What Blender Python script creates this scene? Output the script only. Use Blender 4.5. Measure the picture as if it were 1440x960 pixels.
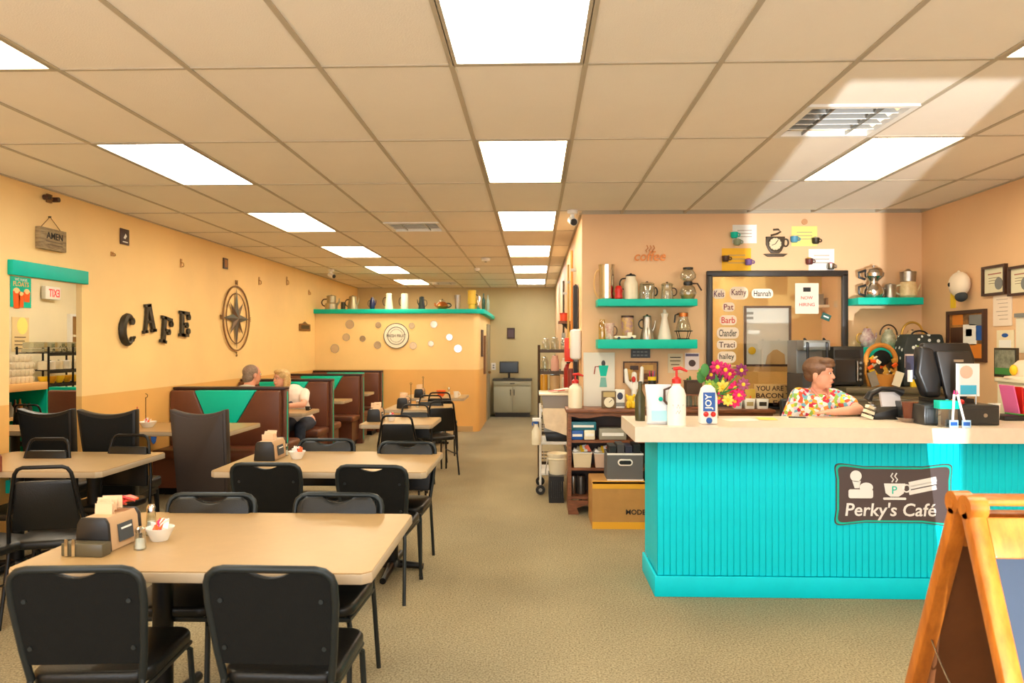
import bpy, bmesh, math, random
from mathutils import Vector, Matrix, Euler
random.seed(7)
for o in list(bpy.data.objects): bpy.data.objects.remove(o)
SC = bpy.context.scene
COL = SC.collection
PI = math.pi
def R(d): return d*PI/180
# ------------------------------------------------------------------ camera, world, light, exposure
F = 1028.0; HC = 1.58; HOR = 484.0; TH = math.atan(32/1028.0)      # focal length in pixels, eye height, horizon row, yaw
cam = bpy.data.cameras.new('camera'); co = bpy.data.objects.new('camera', cam); COL.objects.link(co)
cam.sensor_width = 36; cam.lens = F/1440*36; cam.shift_y = (HOR-480)/1440
co.location = (0, 0, HC); co.rotation_euler = (PI/2, 0, TH); cam.clip_start = .05
cam.dof.use_dof = True; cam.dof.focus_distance = 5.2; cam.dof.aperture_fstop = 3.5
SC.camera = co
w = bpy.data.worlds.new('sky'); SC.world = w; w.use_nodes = True
bg = w.node_tree.nodes['Background']; bg.inputs[0].default_value = (.93, .97, 1, 1); bg.inputs[1].default_value = 4.6
vs = SC.view_settings; vs.view_transform = 'Standard'; vs.look = 'None'; vs.gamma = 1; vs.use_curve_mapping = False
vs.exposure = 0.02
WINDOWS = [(-3.7, -.7, .45, 2.6), (-.5, .45, .05, 2.6), (1.28, 3.5, .45, 2.6)]        # shopfront openings x0,x1,z0,z1 in the wall behind the camera
FRONT = -1.0
for x0, x1, z0, z1 in WINDOWS:
    l = bpy.data.lights.new('window_portal', 'AREA'); l.shape = 'RECTANGLE'; l.size = x1-x0; l.size_y = z1-z0
    l.cycles.is_portal = True
    lo = bpy.data.objects.new('window_portal', l); COL.objects.link(lo)
    lo.location = ((x0+x1)/2, FRONT-.06, (z0+z1)/2); lo.rotation_euler = (PI/2, 0, 0)
# sun thrown up from a parked car's glass, cut by a slot added to shape the beam
l = bpy.data.lights.new('car_glint', 'SPOT'); l.energy = 3000; l.color = (.93, .97, 1); l.shadow_soft_size = .007; l.spot_size = R(25); l.spot_blend = 0
lo = bpy.data.objects.new('car_glint', l); COL.objects.link(lo); lo.location = (.62, -2.5, .5)
lo.rotation_euler = Vector((.305, 1.5, .28)).to_track_quat('-Z', 'Y').to_euler()
# ------------------------------------------------------------------ pixel helpers (frame 1440 x 960)
cs, sn = math.cos(TH), math.sin(TH)
def ray(px, py):
    u = (px-720)/F; v = -(py-HOR)/F
    return Vector((u*cs-sn, u*sn+cs, v))
def onY(px, py, Y): d = ray(px, py); t = Y/d.y; return Vector((d.x*t, Y, HC+d.z*t))
def onX(px, py, X): d = ray(px, py); t = X/d.x; return Vector((X, d.y*t, HC+d.z*t))
def onZ(px, py, Z): d = ray(px, py); t = (Z-HC)/d.z; return Vector((d.x*t, d.y*t, Z))
def pbox(x0, y0, x1, y1, Y):                 # centre x, base z, width, height of a pixel box on the plane y = Y
    a = onY(x0, (y0+y1)/2, Y); b = onY(x1, (y0+y1)/2, Y); xm = (x0+x1)/2
    z1 = onY(xm, y0, Y).z; z0 = onY(xm, y1, Y).z
    return (a.x+b.x)/2, z0, b.x-a.x, z1-z0
def wbox(x0, y0, x1, y1, X):                 # the same on a side wall x = X: centre y, base z, length, height
    a = onX(x0, (y0+y1)/2, X); b = onX(x1, (y0+y1)/2, X); m = onX((x0+x1)/2, y0, X); n = onX((x0+x1)/2, y1, X)
    return (a.y+b.y)/2, n.z, abs(b.y-a.y), m.z-n.z
# ------------------------------------------------------------------ materials
def lin(c):
    c = c/255
    return c/12.92 if c <= .04045 else ((c+.055)/1.055)**2.4
MATS = {}
def mat(name, rgb, rough=.6, metal=0, vary=0, scale=8, emit=0, bump=0, bscale=60, coat=0, rgb2=None, stretch=None, spec=.5, trans=0):
    if name in MATS: return MATS[name]
    m = bpy.data.materials.new(name); m.use_nodes = True; nt = m.node_tree; N = nt.nodes; L = nt.links
    b = N['Principled BSDF']; c = tuple(lin(v) for v in rgb)+(1,)
    b.inputs['Base Color'].default_value = c; b.inputs['Roughness'].default_value = rough; b.inputs['Metallic'].default_value = metal
    b.inputs['Coat Weight'].default_value = coat; b.inputs['Specular IOR Level'].default_value = spec
    if trans: b.inputs['Transmission Weight'].default_value = trans
    if vary or rgb2 or bump:
        tc = N.new('ShaderNodeTexCoord'); mp = N.new('ShaderNodeMapping'); L.new(tc.outputs['Object'], mp.inputs[0])
        if stretch: mp.inputs['Scale'].default_value = stretch
    if vary or rgb2:
        n = N.new('ShaderNodeTexNoise'); n.inputs['Scale'].default_value = scale; n.inputs['Detail'].default_value = 5; n.inputs['Roughness'].default_value = .65
        L.new(mp.outputs[0], n.inputs['Vector'])
        cr = N.new('ShaderNodeValToRGB'); cr.color_ramp.elements[0].position = .32; cr.color_ramp.elements[1].position = .68
        if rgb2: c2 = tuple(lin(v) for v in rgb2)+(1,)
        else: c2 = tuple(v*(1-vary) for v in c[:3])+(1,); c = tuple(min(1, v*(1+vary*.5)) for v in c[:3])+(1,)
        cr.color_ramp.elements[0].color = c2; cr.color_ramp.elements[1].color = c
        L.new(n.outputs[0], cr.inputs[0]); L.new(cr.outputs[0], b.inputs['Base Color'])
    if bump:
        n2 = N.new('ShaderNodeTexNoise'); n2.inputs['Scale'].default_value = bscale; n2.inputs['Detail'].default_value = 3
        L.new(mp.outputs[0], n2.inputs['Vector'])
        bp = N.new('ShaderNodeBump'); bp.inputs['Strength'].default_value = bump; bp.inputs['Distance'].default_value = .01
        L.new(n2.outputs[0], bp.inputs['Height']); L.new(bp.outputs[0], b.inputs['Normal'])
    if emit:
        b.inputs['Emission Color'].default_value = c; b.inputs['Emission Strength'].default_value = emit
    MATS[name] = m; return m
def glass_mat(name, tint=(235, 240, 235), gloss=.12, rough=.02):
    if name in MATS: return MATS[name]
    m = bpy.data.materials.new(name); m.use_nodes = True; nt = m.node_tree; N = nt.nodes; L = nt.links
    N.remove(N['Principled BSDF']); out = N['Material Output']
    t = N.new('ShaderNodeBsdfTransparent'); t.inputs[0].default_value = tuple(lin(v) for v in tint)+(1,)
    g = N.new('ShaderNodeBsdfGlossy'); g.inputs['Roughness'].default_value = rough
    lw = N.new('ShaderNodeLayerWeight'); lw.inputs[0].default_value = .35
    ma = N.new('ShaderNodeMath'); ma.operation = 'MULTIPLY_ADD'; ma.inputs[1].default_value = .75; ma.inputs[2].default_value = gloss; ma.use_clamp = True
    mx = N.new('ShaderNodeMixShader')
    L.new(lw.outputs['Facing'], ma.inputs[0]); L.new(ma.outputs[0], mx.inputs[0]); L.new(t.outputs[0], mx.inputs[1]); L.new(g.outputs[0], mx.inputs[2]); L.new(mx.outputs[0], out.inputs[0])
    MATS[name] = m; return m
def wall_paint(name, up, low, zsplit, rough=.55):
    m = bpy.data.materials.new(name); m.use_nodes = True; nt = m.node_tree; N = nt.nodes; L = nt.links; b = N['Principled BSDF']
    b.inputs['Roughness'].default_value = rough
    g = N.new('ShaderNodeNewGeometry'); s = N.new('ShaderNodeSeparateXYZ'); L.new(g.outputs['Position'], s.inputs[0])
    gt = N.new('ShaderNodeMath'); gt.operation = 'GREATER_THAN'; gt.inputs[1].default_value = zsplit; L.new(s.outputs['Z'], gt.inputs[0])
    mx = N.new('ShaderNodeMix'); mx.data_type = 'RGBA'; L.new(gt.outputs[0], mx.inputs[0])
    mx.inputs[6].default_value = tuple(lin(v) for v in low)+(1,); mx.inputs[7].default_value = tuple(lin(v) for v in up)+(1,)
    n = N.new('ShaderNodeTexNoise'); n.inputs['Scale'].default_value = 1.3; n.inputs['Detail'].default_value = 4; L.new(g.outputs['Position'], n.inputs['Vector'])
    mr = N.new('ShaderNodeMapRange'); mr.inputs[1].default_value = .3; mr.inputs[2].default_value = .7; mr.inputs[3].default_value = .93; mr.inputs[4].default_value = 1.03; L.new(n.outputs[0], mr.inputs[0])
    m2 = N.new('ShaderNodeMix'); m2.data_type = 'RGBA'; m2.blend_type = 'MULTIPLY'; m2.inputs[0].default_value = 1
    L.new(mx.outputs[2], m2.inputs[6]); L.new(mr.outputs[0], m2.inputs[7]); L.new(m2.outputs[2], b.inputs['Base Color'])
    n2 = N.new('ShaderNodeTexNoise'); n2.inputs['Scale'].default_value = 90; L.new(g.outputs['Position'], n2.inputs['Vector'])
    bp = N.new('ShaderNodeBump'); bp.inputs['Strength'].default_value = .12; bp.inputs['Distance'].default_value = .004; L.new(n2.outputs[0], bp.inputs['Height']); L.new(bp.outputs[0], b.inputs['Normal'])
    MATS[name] = m; return m
WALL = wall_paint('wall_paint', (250, 212, 144), (236, 180, 100), 1.12)
BACKW = wall_paint('back_wall_paint', (232, 190, 144), (232, 190, 144), 0)
FARW = wall_paint('far_wall_paint', (205, 186, 138), (205, 186, 138), 0)
SIDEW = wall_paint('side_room_paint', (232, 222, 190), (232, 222, 190), 0)
TEAL = mat('teal_paint', (0, 212, 232), .45, spec=.2, vary=.06, scale=3)
TEALS = mat('teal_paint_warm_lit', (0, 190, 168), .45, spec=.25, vary=.06, scale=3)  # counter teal again, greener for the warm light on the shelves
TEALV = mat('teal_vinyl', (0, 196, 166), .4, spec=.25, bump=.1, bscale=120)
BROWNV = mat('brown_vinyl', (104, 58, 38), .38, vary=.12, scale=5, bump=.12, bscale=120)
BLACKV = mat('black_vinyl', (14, 15, 15), .36, spec=.4, bump=.15, bscale=180)
BLACKF = mat('black_fabric_back', (17, 18, 17), .75, spec=.2, vary=.15, scale=30, bump=.2, bscale=220)
FRAMEM = mat('charcoal_metal', (34, 40, 41), .4, metal=.35)
BLACKM = mat('black_metal', (18, 18, 19), .35, metal=.4)
BLACKP = mat('black_plastic', (24, 24, 25), .38)
DGREY = mat('dark_grey', (64, 64, 66), .5)
GREY = mat('mid_grey', (128, 130, 128), .55)
LAMIN = mat('beige_laminate', (176, 143, 96), .32, vary=.05, scale=14)
EDGE = mat('pale_edge_band', (182, 164, 138), .4)
CHROME = mat('chrome', (205, 200, 192), .16, metal=1)
STEEL = mat('brushed_steel', (175, 172, 164), .32, metal=1, vary=.1, scale=20)
WHITE = mat('white_paint', (236, 234, 228), .45)
PAPER = mat('white_paper', (240, 238, 232), .7)
CREAM = mat('cream_ceramic', (236, 226, 198), .25)
CERAM = mat('white_ceramic', (240, 238, 230), .18)
RED = mat('red_plastic', (205, 38, 30), .35)
ORANGE = mat('orange_plastic', (238, 96, 28), .4)
YELLOW = mat('yellow', (240, 200, 40), .45)
BLUE = mat('blue', (28, 88, 170), .4)
GREEN = mat('green', (60, 130, 60), .5)
PINK = mat('magenta', (214, 30, 110), .5)
WOOD = mat('brown_wood', (150, 92, 54), .45, vary=.3, scale=6, stretch=(1, 1, 8), rgb2=(96, 52, 28))
WOODL = mat('honey_wood', (206, 122, 40), .35, rgb2=(168, 92, 26), scale=5, stretch=(6, 6, 1))
WOODD = mat('dark_wood', (70, 42, 28), .45, vary=.2, scale=7)
CARD = mat('cardboard', (186, 138, 74), .75, vary=.08, scale=9)
INK = mat('black_ink', (30, 28, 28), .7)
GLASS = glass_mat('clear_glass')
GLASSW = glass_mat('window_glass', (250, 250, 246), .04)
BRONZE = mat('bronze_metal', (132, 92, 44), .5, metal=.3)
COPPER = mat('copper', (200, 120, 60), .35, metal=.8)
VERD = mat('verdigris', (84, 100, 92), .5, metal=.3, rgb2=(110, 84, 70), scale=12)
IRON = mat('dark_iron', (66, 58, 44), .5, metal=.5, vary=.2, scale=30)
# ------------------------------------------------------------------ mesh helper
class G:
    def __init__(s): s.bm = bmesh.new(); s.mi = 0
    def _f(s, vs):
        try:
            f = s.bm.faces.new(vs); f.material_index = s.mi; return f
        except ValueError: return None
    def box(s, x0, x1, y0, y1, z0, z1, M=None):
        p = [Vector(c) for c in ((x0,y0,z0),(x1,y0,z0),(x1,y1,z0),(x0,y1,z0),(x0,y0,z1),(x1,y0,z1),(x1,y1,z1),(x0,y1,z1))]
        if M: p = [M @ q for q in p]
        v = [s.bm.verts.new(q) for q in p]
        for a in ((0,3,2,1),(4,5,6,7),(0,1,5,4),(1,2,6,5),(2,3,7,6),(3,0,4,7)): s._f([v[i] for i in a])
        return s
    def cbox(s, c, d, rot=(0,0,0)):
        M = Matrix.Translation(c) @ Euler(rot).to_matrix().to_4x4(); a, b, e = d[0]/2, d[1]/2, d[2]/2
        return s.box(-a, a, -b, b, -e, e, M)
    def loft(s, rings, caps=True, closed=False):
        V = [[s.bm.verts.new(p) for p in r] for r in rings]; n = len(V[0])
        m = len(V); rng = range(m if closed else m-1)
        for i in rng:
            a, b = V[i], V[(i+1) % m]
            for j in range(n): s._f([a[j], a[(j+1) % n], b[(j+1) % n], b[j]])
        if caps and not closed: s._f(V[0][::-1]); s._f(V[-1])
        return s
    def tube(s, pts, r, seg=8, closed=False, flat=None):
        P = [Vector(p) for p in pts]; m = len(P); rings = []; up = None
        rr = r if isinstance(r, (list, tuple)) else [r]*m
        for i in range(m):
            if closed: t = P[(i+1) % m]-P[i-1]
            else: t = P[min(i+1, m-1)]-P[max(i-1, 0)]
            t.normalize()
            if up is None:
                up = Vector((0,0,1)) if abs(t.z) < .9 else Vector((1,0,0))
            a = t.cross(up)
            if a.length < 1e-4: a = t.orthogonal()
            a.normalize(); b = a.cross(t).normalized(); up = b
            rings.append([P[i]+a*math.cos(2*PI*k/seg)*rr[i]+b*math.sin(2*PI*k/seg)*rr[i]*(flat or 1) for k in range(seg)])
        return s.loft(rings, True, closed)
    def cyl(s, p0, p1, r0, r1=None, seg=14): return s.tube([p0, p1], [r0, r0 if r1 is None else r1], seg)
    def lathe(s, prof, c=(0,0,0), seg=20, sx=1, sy=1):
        rings = []; c = Vector(c)
        for r, z in prof:
            r = max(r, 1e-4); rings.append([c+Vector((r*sx*math.cos(2*PI*k/seg), r*sy*math.sin(2*PI*k/seg), z)) for k in range(seg)])
        return s.loft(rings)
    def ell(s, c, r, seg=14, M=None):
        if not hasattr(r, '__len__'): r = (r, r, r)
        n = max(6, seg//2); rings = []
        for i in range(n+1):
            a = PI*i/n; q = max(math.sin(a), 1e-3); z = -math.cos(a)
            rings.append([Vector((q*math.cos(2*PI*k/seg)*r[0], q*math.sin(2*PI*k/seg)*r[1], z*r[2])) for k in range(seg)])
        c = Vector(c); rings = [[c+(M @ p if M else p) for p in rg] for rg in rings]
        return s.loft(rings)
    def cap(s, p0, p1, r0, r1, seg=12): s.cyl(p0, p1, r0, r1, seg); s.ell(p0, r0*1.001, seg); s.ell(p1, r1*1.001, seg); return s
    def prism(s, poly, d0, d1, plane='xz'):
        f = {'xz': lambda a, b, d: (a, d, b), 'yz': lambda a, b, d: (d, a, b), 'xy': lambda a, b, d: (a, b, d)}[plane]
        return s.loft([[Vector(f(a, b, d0)) for a, b in poly], [Vector(f(a, b, d1)) for a, b in poly]])
    def disc(s, c, r, d, axis='y', seg=24, r2=None):
        c = Vector(c); a = {'y': Vector((0,1,0)), 'x': Vector((1,0,0)), 'z': Vector((0,0,1))}[axis]
        return s.tube([c-a*d/2, c+a*d/2], [r, r2 or r], seg)
    def ring(s, c, r, t, axis='y', n=32, seg=6, rz=None):
        c = Vector(c); P = []
        for k in range(n):
            a = 2*PI*k/n; u, v = r*math.cos(a), (rz or r)*math.sin(a)
            P.append(c+{'y': Vector((u,0,v)), 'x': Vector((0,u,v)), 'z': Vector((u,v,0))}[axis])
        return s.tube(P, t, seg, True)
    def build(s, name, m, parent=None, loc=None, bevel=0, bseg=2, angle=38, rot=None):
        bm = s.bm; bmesh.ops.recalc_face_normals(bm, faces=bm.faces)
        if bevel:
            es = [e for e in bm.edges if len(e.link_faces) == 2 and e.calc_face_angle(0) > R(45)]
            bmesh.ops.bevel(bm, geom=es, offset=bevel, segments=bseg, affect='EDGES', clamp_overlap=True, profile=.5)
        for f in bm.faces: f.smooth = True
        for e in bm.edges:
            if len(e.link_faces) != 2 or e.calc_face_angle(0) > R(angle): e.smooth = False
        me = bpy.data.meshes.new(name); bm.to_mesh(me); bm.free()
        for q in (m if isinstance(m, (list, tuple)) else [m]): me.materials.append(q)
        return link(name, me, parent, loc, rot)
def link(name, me, parent=None, loc=None, rot=None):
    o = bpy.data.objects.new(name, me); COL.objects.link(o)
    if parent: o.parent = parent
    if loc is not None: o.location = loc
    if rot is not None: o.rotation_euler = rot
    return o
def tag(o, label, cat, group=None):
    o['label'] = label; o['category'] = cat
    if group: o['group'] = group
    return o
def thing(name, label, cat, loc=(0,0,0), rz=0, group=None, rot=None):
    o = bpy.data.objects.new(name, None); COL.objects.link(o); o.location = loc; o.rotation_euler = rot or (0, 0, rz); o.empty_display_size = .1
    return tag(o, label, cat, group)
def struct(o): o['kind'] = 'structure'; return o
def dup(root, loc=None, rz=None, label=None, group=None):
    r = root.copy(); COL.objects.link(r)
    if loc is not None: r.location = loc
    if rz is not None: r.rotation_euler = (0, 0, rz)
    if label: r['label'] = label
    if group: r['group'] = group
    for ch in KIDS(root):
        c = ch.copy(); COL.objects.link(c); c.parent = r
        for g in KIDS(ch):
            d = g.copy(); COL.objects.link(d); d.parent = c
    return r
def KIDS(o): return [c for c in COL.objects if c.parent == o]
FACE_Y = (PI/2, 0, 0); FACE_PX = (PI/2, 0, PI/2); FACE_NX = (PI/2, 0, -PI/2)
def text(s, width, loc, rot, m, parent=None, name='lettering', depth=.002, height=None, mirror=False, bold=0, shear=0, size=None):
    cu = bpy.data.curves.new('t', 'FONT'); cu.body = s; cu.align_x = 'CENTER'; cu.align_y = 'CENTER'; cu.extrude = .02; cu.resolution_u = 3; cu.offset = bold; cu.shear = shear
    to = bpy.data.objects.new('t', cu); COL.objects.link(to)
    dg = bpy.context.evaluated_depsgraph_get(); me = bpy.data.meshes.new_from_object(to.evaluated_get(dg))
    bpy.data.objects.remove(to); bpy.data.curves.remove(cu)
    xs = [v.co.x for v in me.vertices]; ys = [v.co.y for v in me.vertices]
    wx, wy = max(xs)-min(xs), max(ys)-min(ys); cx, cy = (max(xs)+min(xs))/2, (max(ys)+min(ys))/2
    sx = (width/wx) if width else size; sy = (height/wy) if height else sx
    for v in me.vertices:
        v.co.x = (v.co.x-cx)*sx*(-1 if mirror else 1); v.co.y = (v.co.y-cy)*sy; v.co.z = v.co.z/.02*depth/2+depth/2
    me.materials.clear(); me.materials.append(m); me.name = name
    o = link(name, me, parent, loc, rot); return o
def rrect(w, h, r, n=5, cx=0, cz=0):
    P = []
    for sx, sz, a0 in ((1, 1, 0), (-1, 1, 90), (-1, -1, 180), (1, -1, 270)):
        for k in range(n+1):
            a = R(a0+90*k/n); P.append((cx+sx*(w/2-r)+r*math.cos(a), cz+sz*(h/2-r)+r*math.sin(a)))
    return P
def arc(c, r, a0, a1, n, plane='xz', r2=None):
    out = []
    for k in range(n+1):
        a = R(a0+(a1-a0)*k/n); u, v = r*math.cos(a), (r2 or r)*math.sin(a)
        out.append(Vector(c)+{'xz': Vector((u, 0, v)), 'yz': Vector((0, u, v)), 'xy': Vector((u, v, 0))}[plane])
    return out
# ------------------------------------------------------------------ the room
WL, WR, WB, YP, YF, CEIL, CORR = -4.0, 3.72, 7.15, 13.2, 16.4, 2.85, .46
DOOR = (5.445, 6.336, 2.11)                       # opening to the side room in the left wall: y0, y1, top
SIDEX = -6.6
CARPET = mat('carpet', (188, 172, 136), .95, rgb2=(106, 92, 62), scale=95, bump=.5, bscale=330)
nt = CARPET.node_tree; N = nt.nodes; L = nt.links      # large worn patches over the speckle
n = N.new('ShaderNodeTexNoise'); n.inputs['Scale'].default_value = .9; n.inputs['Detail'].default_value = 6; tc = [q for q in N if q.type == 'TEX_COORD'][0]; L.new(tc.outputs['Object'], n.inputs['Vector'])
mr = N.new('ShaderNodeMapRange'); mr.inputs[1].default_value = .35; mr.inputs[2].default_value = .65; mr.inputs[3].default_value = .84; mr.inputs[4].default_value = 1.06; L.new(n.outputs[0], mr.inputs[0])
mm = N.new('ShaderNodeMix'); mm.data_type = 'RGBA'; mm.blend_type = 'MULTIPLY'; mm.inputs[0].default_value = 1
bc = N['Principled BSDF'].inputs['Base Color']; src = bc.links[0].from_socket; L.new(src, mm.inputs[6]); L.new(mr.outputs[0], mm.inputs[7]); L.new(mm.outputs[2], bc)
struct(G().box(SIDEX-.15, WR+.2, FRONT-.2, YF+.2, -.1, 0).build('floor', CARPET))
g = G()
g.box(WL-.05, WL, FRONT, DOOR[0], 0, CEIL+.12).box(WL-.05, WL, DOOR[1], YF, 0, CEIL+.12).box(WL-.05, WL, DOOR[0], DOOR[1], DOOR[2], CEIL+.12)
struct(g.build('wall_left', WALL))
struct(G().box(WR, WR+.14, FRONT, WB+2.6, 0, CEIL+.12).build('wall_right', BACKW))
hx0, hz1 = onY(997, 388, WB).x, onY(1090, 386, WB).z          # the hatch window in the wall behind the counter
hx1, hz0 = onY(1186, 450, WB).x, onY(1090, 572, WB).z
g = G()
g.box(CORR, hx0, WB, WB+.12, 0, CEIL+.12).box(hx1, WR, WB, WB+.12, 0, CEIL+.12).box(hx0, hx1, WB, WB+.12, 0, hz0).box(hx0, hx1, WB, WB+.12, hz1, CEIL+.12)
struct(g.build('wall_counter', BACKW))
struct(G().box(CORR, CORR+.12, WB+.12, YF, 0, CEIL+.12).build('wall_corridor', BACKW))
struct(G().box(WL-.14, CORR+.12, YF, YF+.14, 0, CEIL+.12).build('wall_far', FARW))
g = G(); xs = [WL-.14]
for x0, x1, z0, z1 in WINDOWS[:2]+[(.825, 1.045, .05, 1.08)]+WINDOWS[2:]:  # extra low slot between the windows, added to shape the glint beam
    g.box(xs[-1], x0, FRONT-.12, FRONT, 0, CEIL+.12).box(x0, x1, FRONT-.12, FRONT, 0, z0).box(x0, x1, FRONT-.12, FRONT, z1, CEIL+.12); xs.append(x1)
g.box(xs[-1], WR+.14, FRONT-.12, FRONT, 0, CEIL+.12)
struct(g.build('wall_front', BACKW))
# side room seen through the opening
g = G(); g.box(SIDEX-.12, SIDEX, 3.2, 11.6, 0, CEIL+.1)
struct(g.build('wall_side_room', SIDEW))
struct(G().box(SIDEX, WL-.05, 3.1, 3.2, 0, CEIL+.1).build('wall_side_room_near', SIDEW))
SRF = 11.5
struct(G().box(SIDEX, WL-.05, SRF, SRF+.1, 0, CEIL+.1).build('wall_side_room_far', SIDEW))
# kitchen behind the hatch
KX0, KX1, KY = CORR+.12, WR, 9.6
struct(G().box(KX0, KX1, KY, KY+.1, 0, CEIL+.1).build('wall_kitchen', mat('kitchen_paint', (226, 190, 116), .6)))
# low restroom block at the far end
PX1 = -1.0; PH = onY(560, 437, YP).z
g = G(); g.box(WL, PX1-.12, YP, YP+.12, 0, PH-.05)
g.lathe([(.12, 0), (.12, PH-.05)], (PX1-.12, YP+.12, 0), 24)
g.box(PX1-.12, PX1, YP+.12, YF, 0, PH-.05)
struct(g.build('wall_partition', WALL))
g = G(); g.box(WL, PX1-.10, YP-.10, YP+.16, PH-.05, PH+.03).lathe([(.22, PH-.05), (.22, PH+.03)], (PX1-.12, YP+.12, 0), 28).box(PX1-.14, PX1+.1, YP+.12, YF, PH-.05, PH+.03)
struct(g.build('trim_1', TEALS, bevel=.008))
g = G(); g.box(WL+.0, PX1-.12, YP-.015, YP, 0, .1)
struct(g.build('baseboard_partition', mat('beige_base', (196, 160, 110), .5)))
BB = mat('black_base', (34, 30, 26), .5)
struct(G().box(WL, WL+.012, FRONT, DOOR[0], 0, .1).box(WL, WL+.012, DOOR[1], YP, 0, .1).build('baseboard_left', BB))
struct(G().box(CORR-.012, CORR, WB, YF, 0, .1).build('baseboard_corridor', BB))
# ------------------------------------------------------------------ ceiling: slab, tiles, grid
GX0, GY0, PXX, PYY = -.38, 3.33, .61, 1.22
ceil = struct(G().box(SIDEX, WR+.1, FRONT-.1, YF+.1, CEIL+.14, CEIL+.22).build('ceiling', mat('slab', (190, 180, 160), .8)))
TILE = mat('ceiling_tile', (240, 232, 218), .85, vary=.02, scale=2.2, bump=.25, bscale=150)
GRID = mat('ceiling_grid', (184, 172, 150), .55)
XS = [GX0+PXX*k for k in range(-7, 8)]; YS = [GY0+PYY*k for k in range(-4, 12)]
LROWS = [-1, 1, 3, 5, 7, 9]                     # light rows: index from GY0-PYY
lights = set()
for r in LROWS:
    for c in (-4, 0): lights.add((c, r-0))
for r in (-3,): [lights.add((c, r)) for c in (-4, 0, 4)]
for r in (-1, 1): lights.add((4, r))
vents = {(3, 0): 'near', (-2, 3): 'mid', (-3, 9): 'far'}
full = None
for i in range(len(XS)-1):
    for j in range(len(YS)-1):
        c, r = i-7, j-4
        xlim = WR if YS[j] < WB-.2 else CORR
        x0, x1, y0, y1 = max(XS[i], WL), min(XS[i+1], xlim), max(YS[j], FRONT), min(YS[j+1], YF)
        if xlim == WR and y1 > WB and x0 > CORR: y1 = WB
        if x1-x0 < .04 or y1-y0 < .04 or (c, r) in lights: continue
        if (c, r) in vents: y0, y1 = y0, y1-.61                        # half the cell holds a square vent
        w_, d_ = x1-x0, y1-y0; key = abs(w_-PXX) < .001 and abs(d_-PYY) < .001
        if key and full: me = full.data; o = link('ceiling_tile', me, ceil, ((x0+x1)/2, (y0+y1)/2, CEIL+.006))
        else:
            o = G().box(-w_/2+.006, w_/2-.006, -d_/2+.006, d_/2-.006, 0, .015).build('ceiling_tile', TILE, ceil, ((x0+x1)/2, (y0+y1)/2, CEIL+.006))
            if key: full = o
for x in XS:
    if WL < x < WR:
        y1 = YF if x < CORR else WB
        G().box(x-.012, x+.012, FRONT, y1, CEIL, CEIL+.03).build('grid_runner', GRID, ceil)
for y in YS:
    if FRONT < y < YF: G().box(WL, WR if y < WB else CORR, y-.009, y+.009, CEIL+.001, CEIL+.02).build('cross_tee', GRID, ceil)
for k, (x0, x1, y0, y1) in enumerate(((WL, WL+.022, FRONT, YF), (WR-.022, WR, FRONT, WB), (CORR, WR, WB-.022, WB), (CORR-.022, CORR, WB, YF), (WL, CORR, YF-.022, YF))):
    G().box(x0, x1, y0, y1, CEIL-.003, CEIL+.03).build('wall_angle', GRID, ceil)
# light panels
def lens(name, rgb, e): return mat(name, rgb, .4, emit=e)
LW = lens('lens_warm', (255, 238, 204), 15.0); LC = lens('lens_cool', (240, 250, 250), 15.0)
rowname = {-3: 'behind', -1: 'first', 1: 'second', 3: 'third', 5: 'fourth', 7: 'fifth', 9: 'sixth and farthest'}
colname = {-4: 'along the left wall side', 0: 'above the middle aisle', 4: 'above the service counter'}
for (c, r) in sorted(lights, key=lambda q: (q[0], q[1])):
    x0, y0 = GX0+c*PXX, GY0+r*PYY
    if r == -3: y0 = y0
    lab = 'fluorescent ceiling panel %s, %s from the front' % (colname[c], rowname[r]) if r > -3 else 'fluorescent ceiling panel %s, just behind the viewer' % colname[c]
    t = thing('ceiling_light', lab, 'ceiling light', (x0+PXX/2, y0+PYY/2, CEIL), 0, 'ceiling light panels')
    a, b = PXX/2-.008, PYY/2-.006
    g = G(); e = .02
    g.box(-a, a, -b, -b+e, 0, .03).box(-a, a, b-e, b, 0, .03).box(-a, -a+e, -b+e, b-e, 0, .03).box(a-e, a, -b+e, b-e, 0, .03)
    g.build('frame', GRID, t)
    G().box(-a+e, a-e, -b+e, b-e, .008, .016).build('diffuser', LC if (c, r) in ((-4, 1), (0, 7), (0, 9), (0, -1)) else LW, t)
# vents
def vent(c, r, lab):
    x0, y1 = GX0+c*PXX, GY0+(r+1)*PYY
    t = thing('ceiling_vent', lab, 'vent', (x0+PXX/2, y1-.305, CEIL), 0, 'ceiling vents')
    G().box(-.29, .29, -.29, .29, .10, .11).build('duct_backing', mat('vent_dark', (90, 82, 64), .6), t)
    g = G()
    g.box(-.297, .297, -.297, -.26, -.004, .03).box(-.297, .297, .26, .297, -.004, .03).box(-.297, -.26, -.26, .26, -.004, .03).box(.26, .297, -.26, .26, -.004, .03)
    g.build('frame', WHITE, t)
    for k in range(5):
        y = -.2+.1*k
        G().cbox((0, y, .035), (.52, .075, .004), (R(38), 0, 0)).build('louver', WHITE, t)
    for s in (-1, 1): G().cbox((s*.13, 0, .012), (.006, .52, .02)).build('crossbar', STEEL, t)
vent(3, 0, 'open louvred ceiling vent beside the light over the counter')
vent(-2, 3, 'square ceiling vent in the middle of the dining room ceiling')
vent(-3, 9, 'dark square ceiling vent above the far partition')
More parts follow.
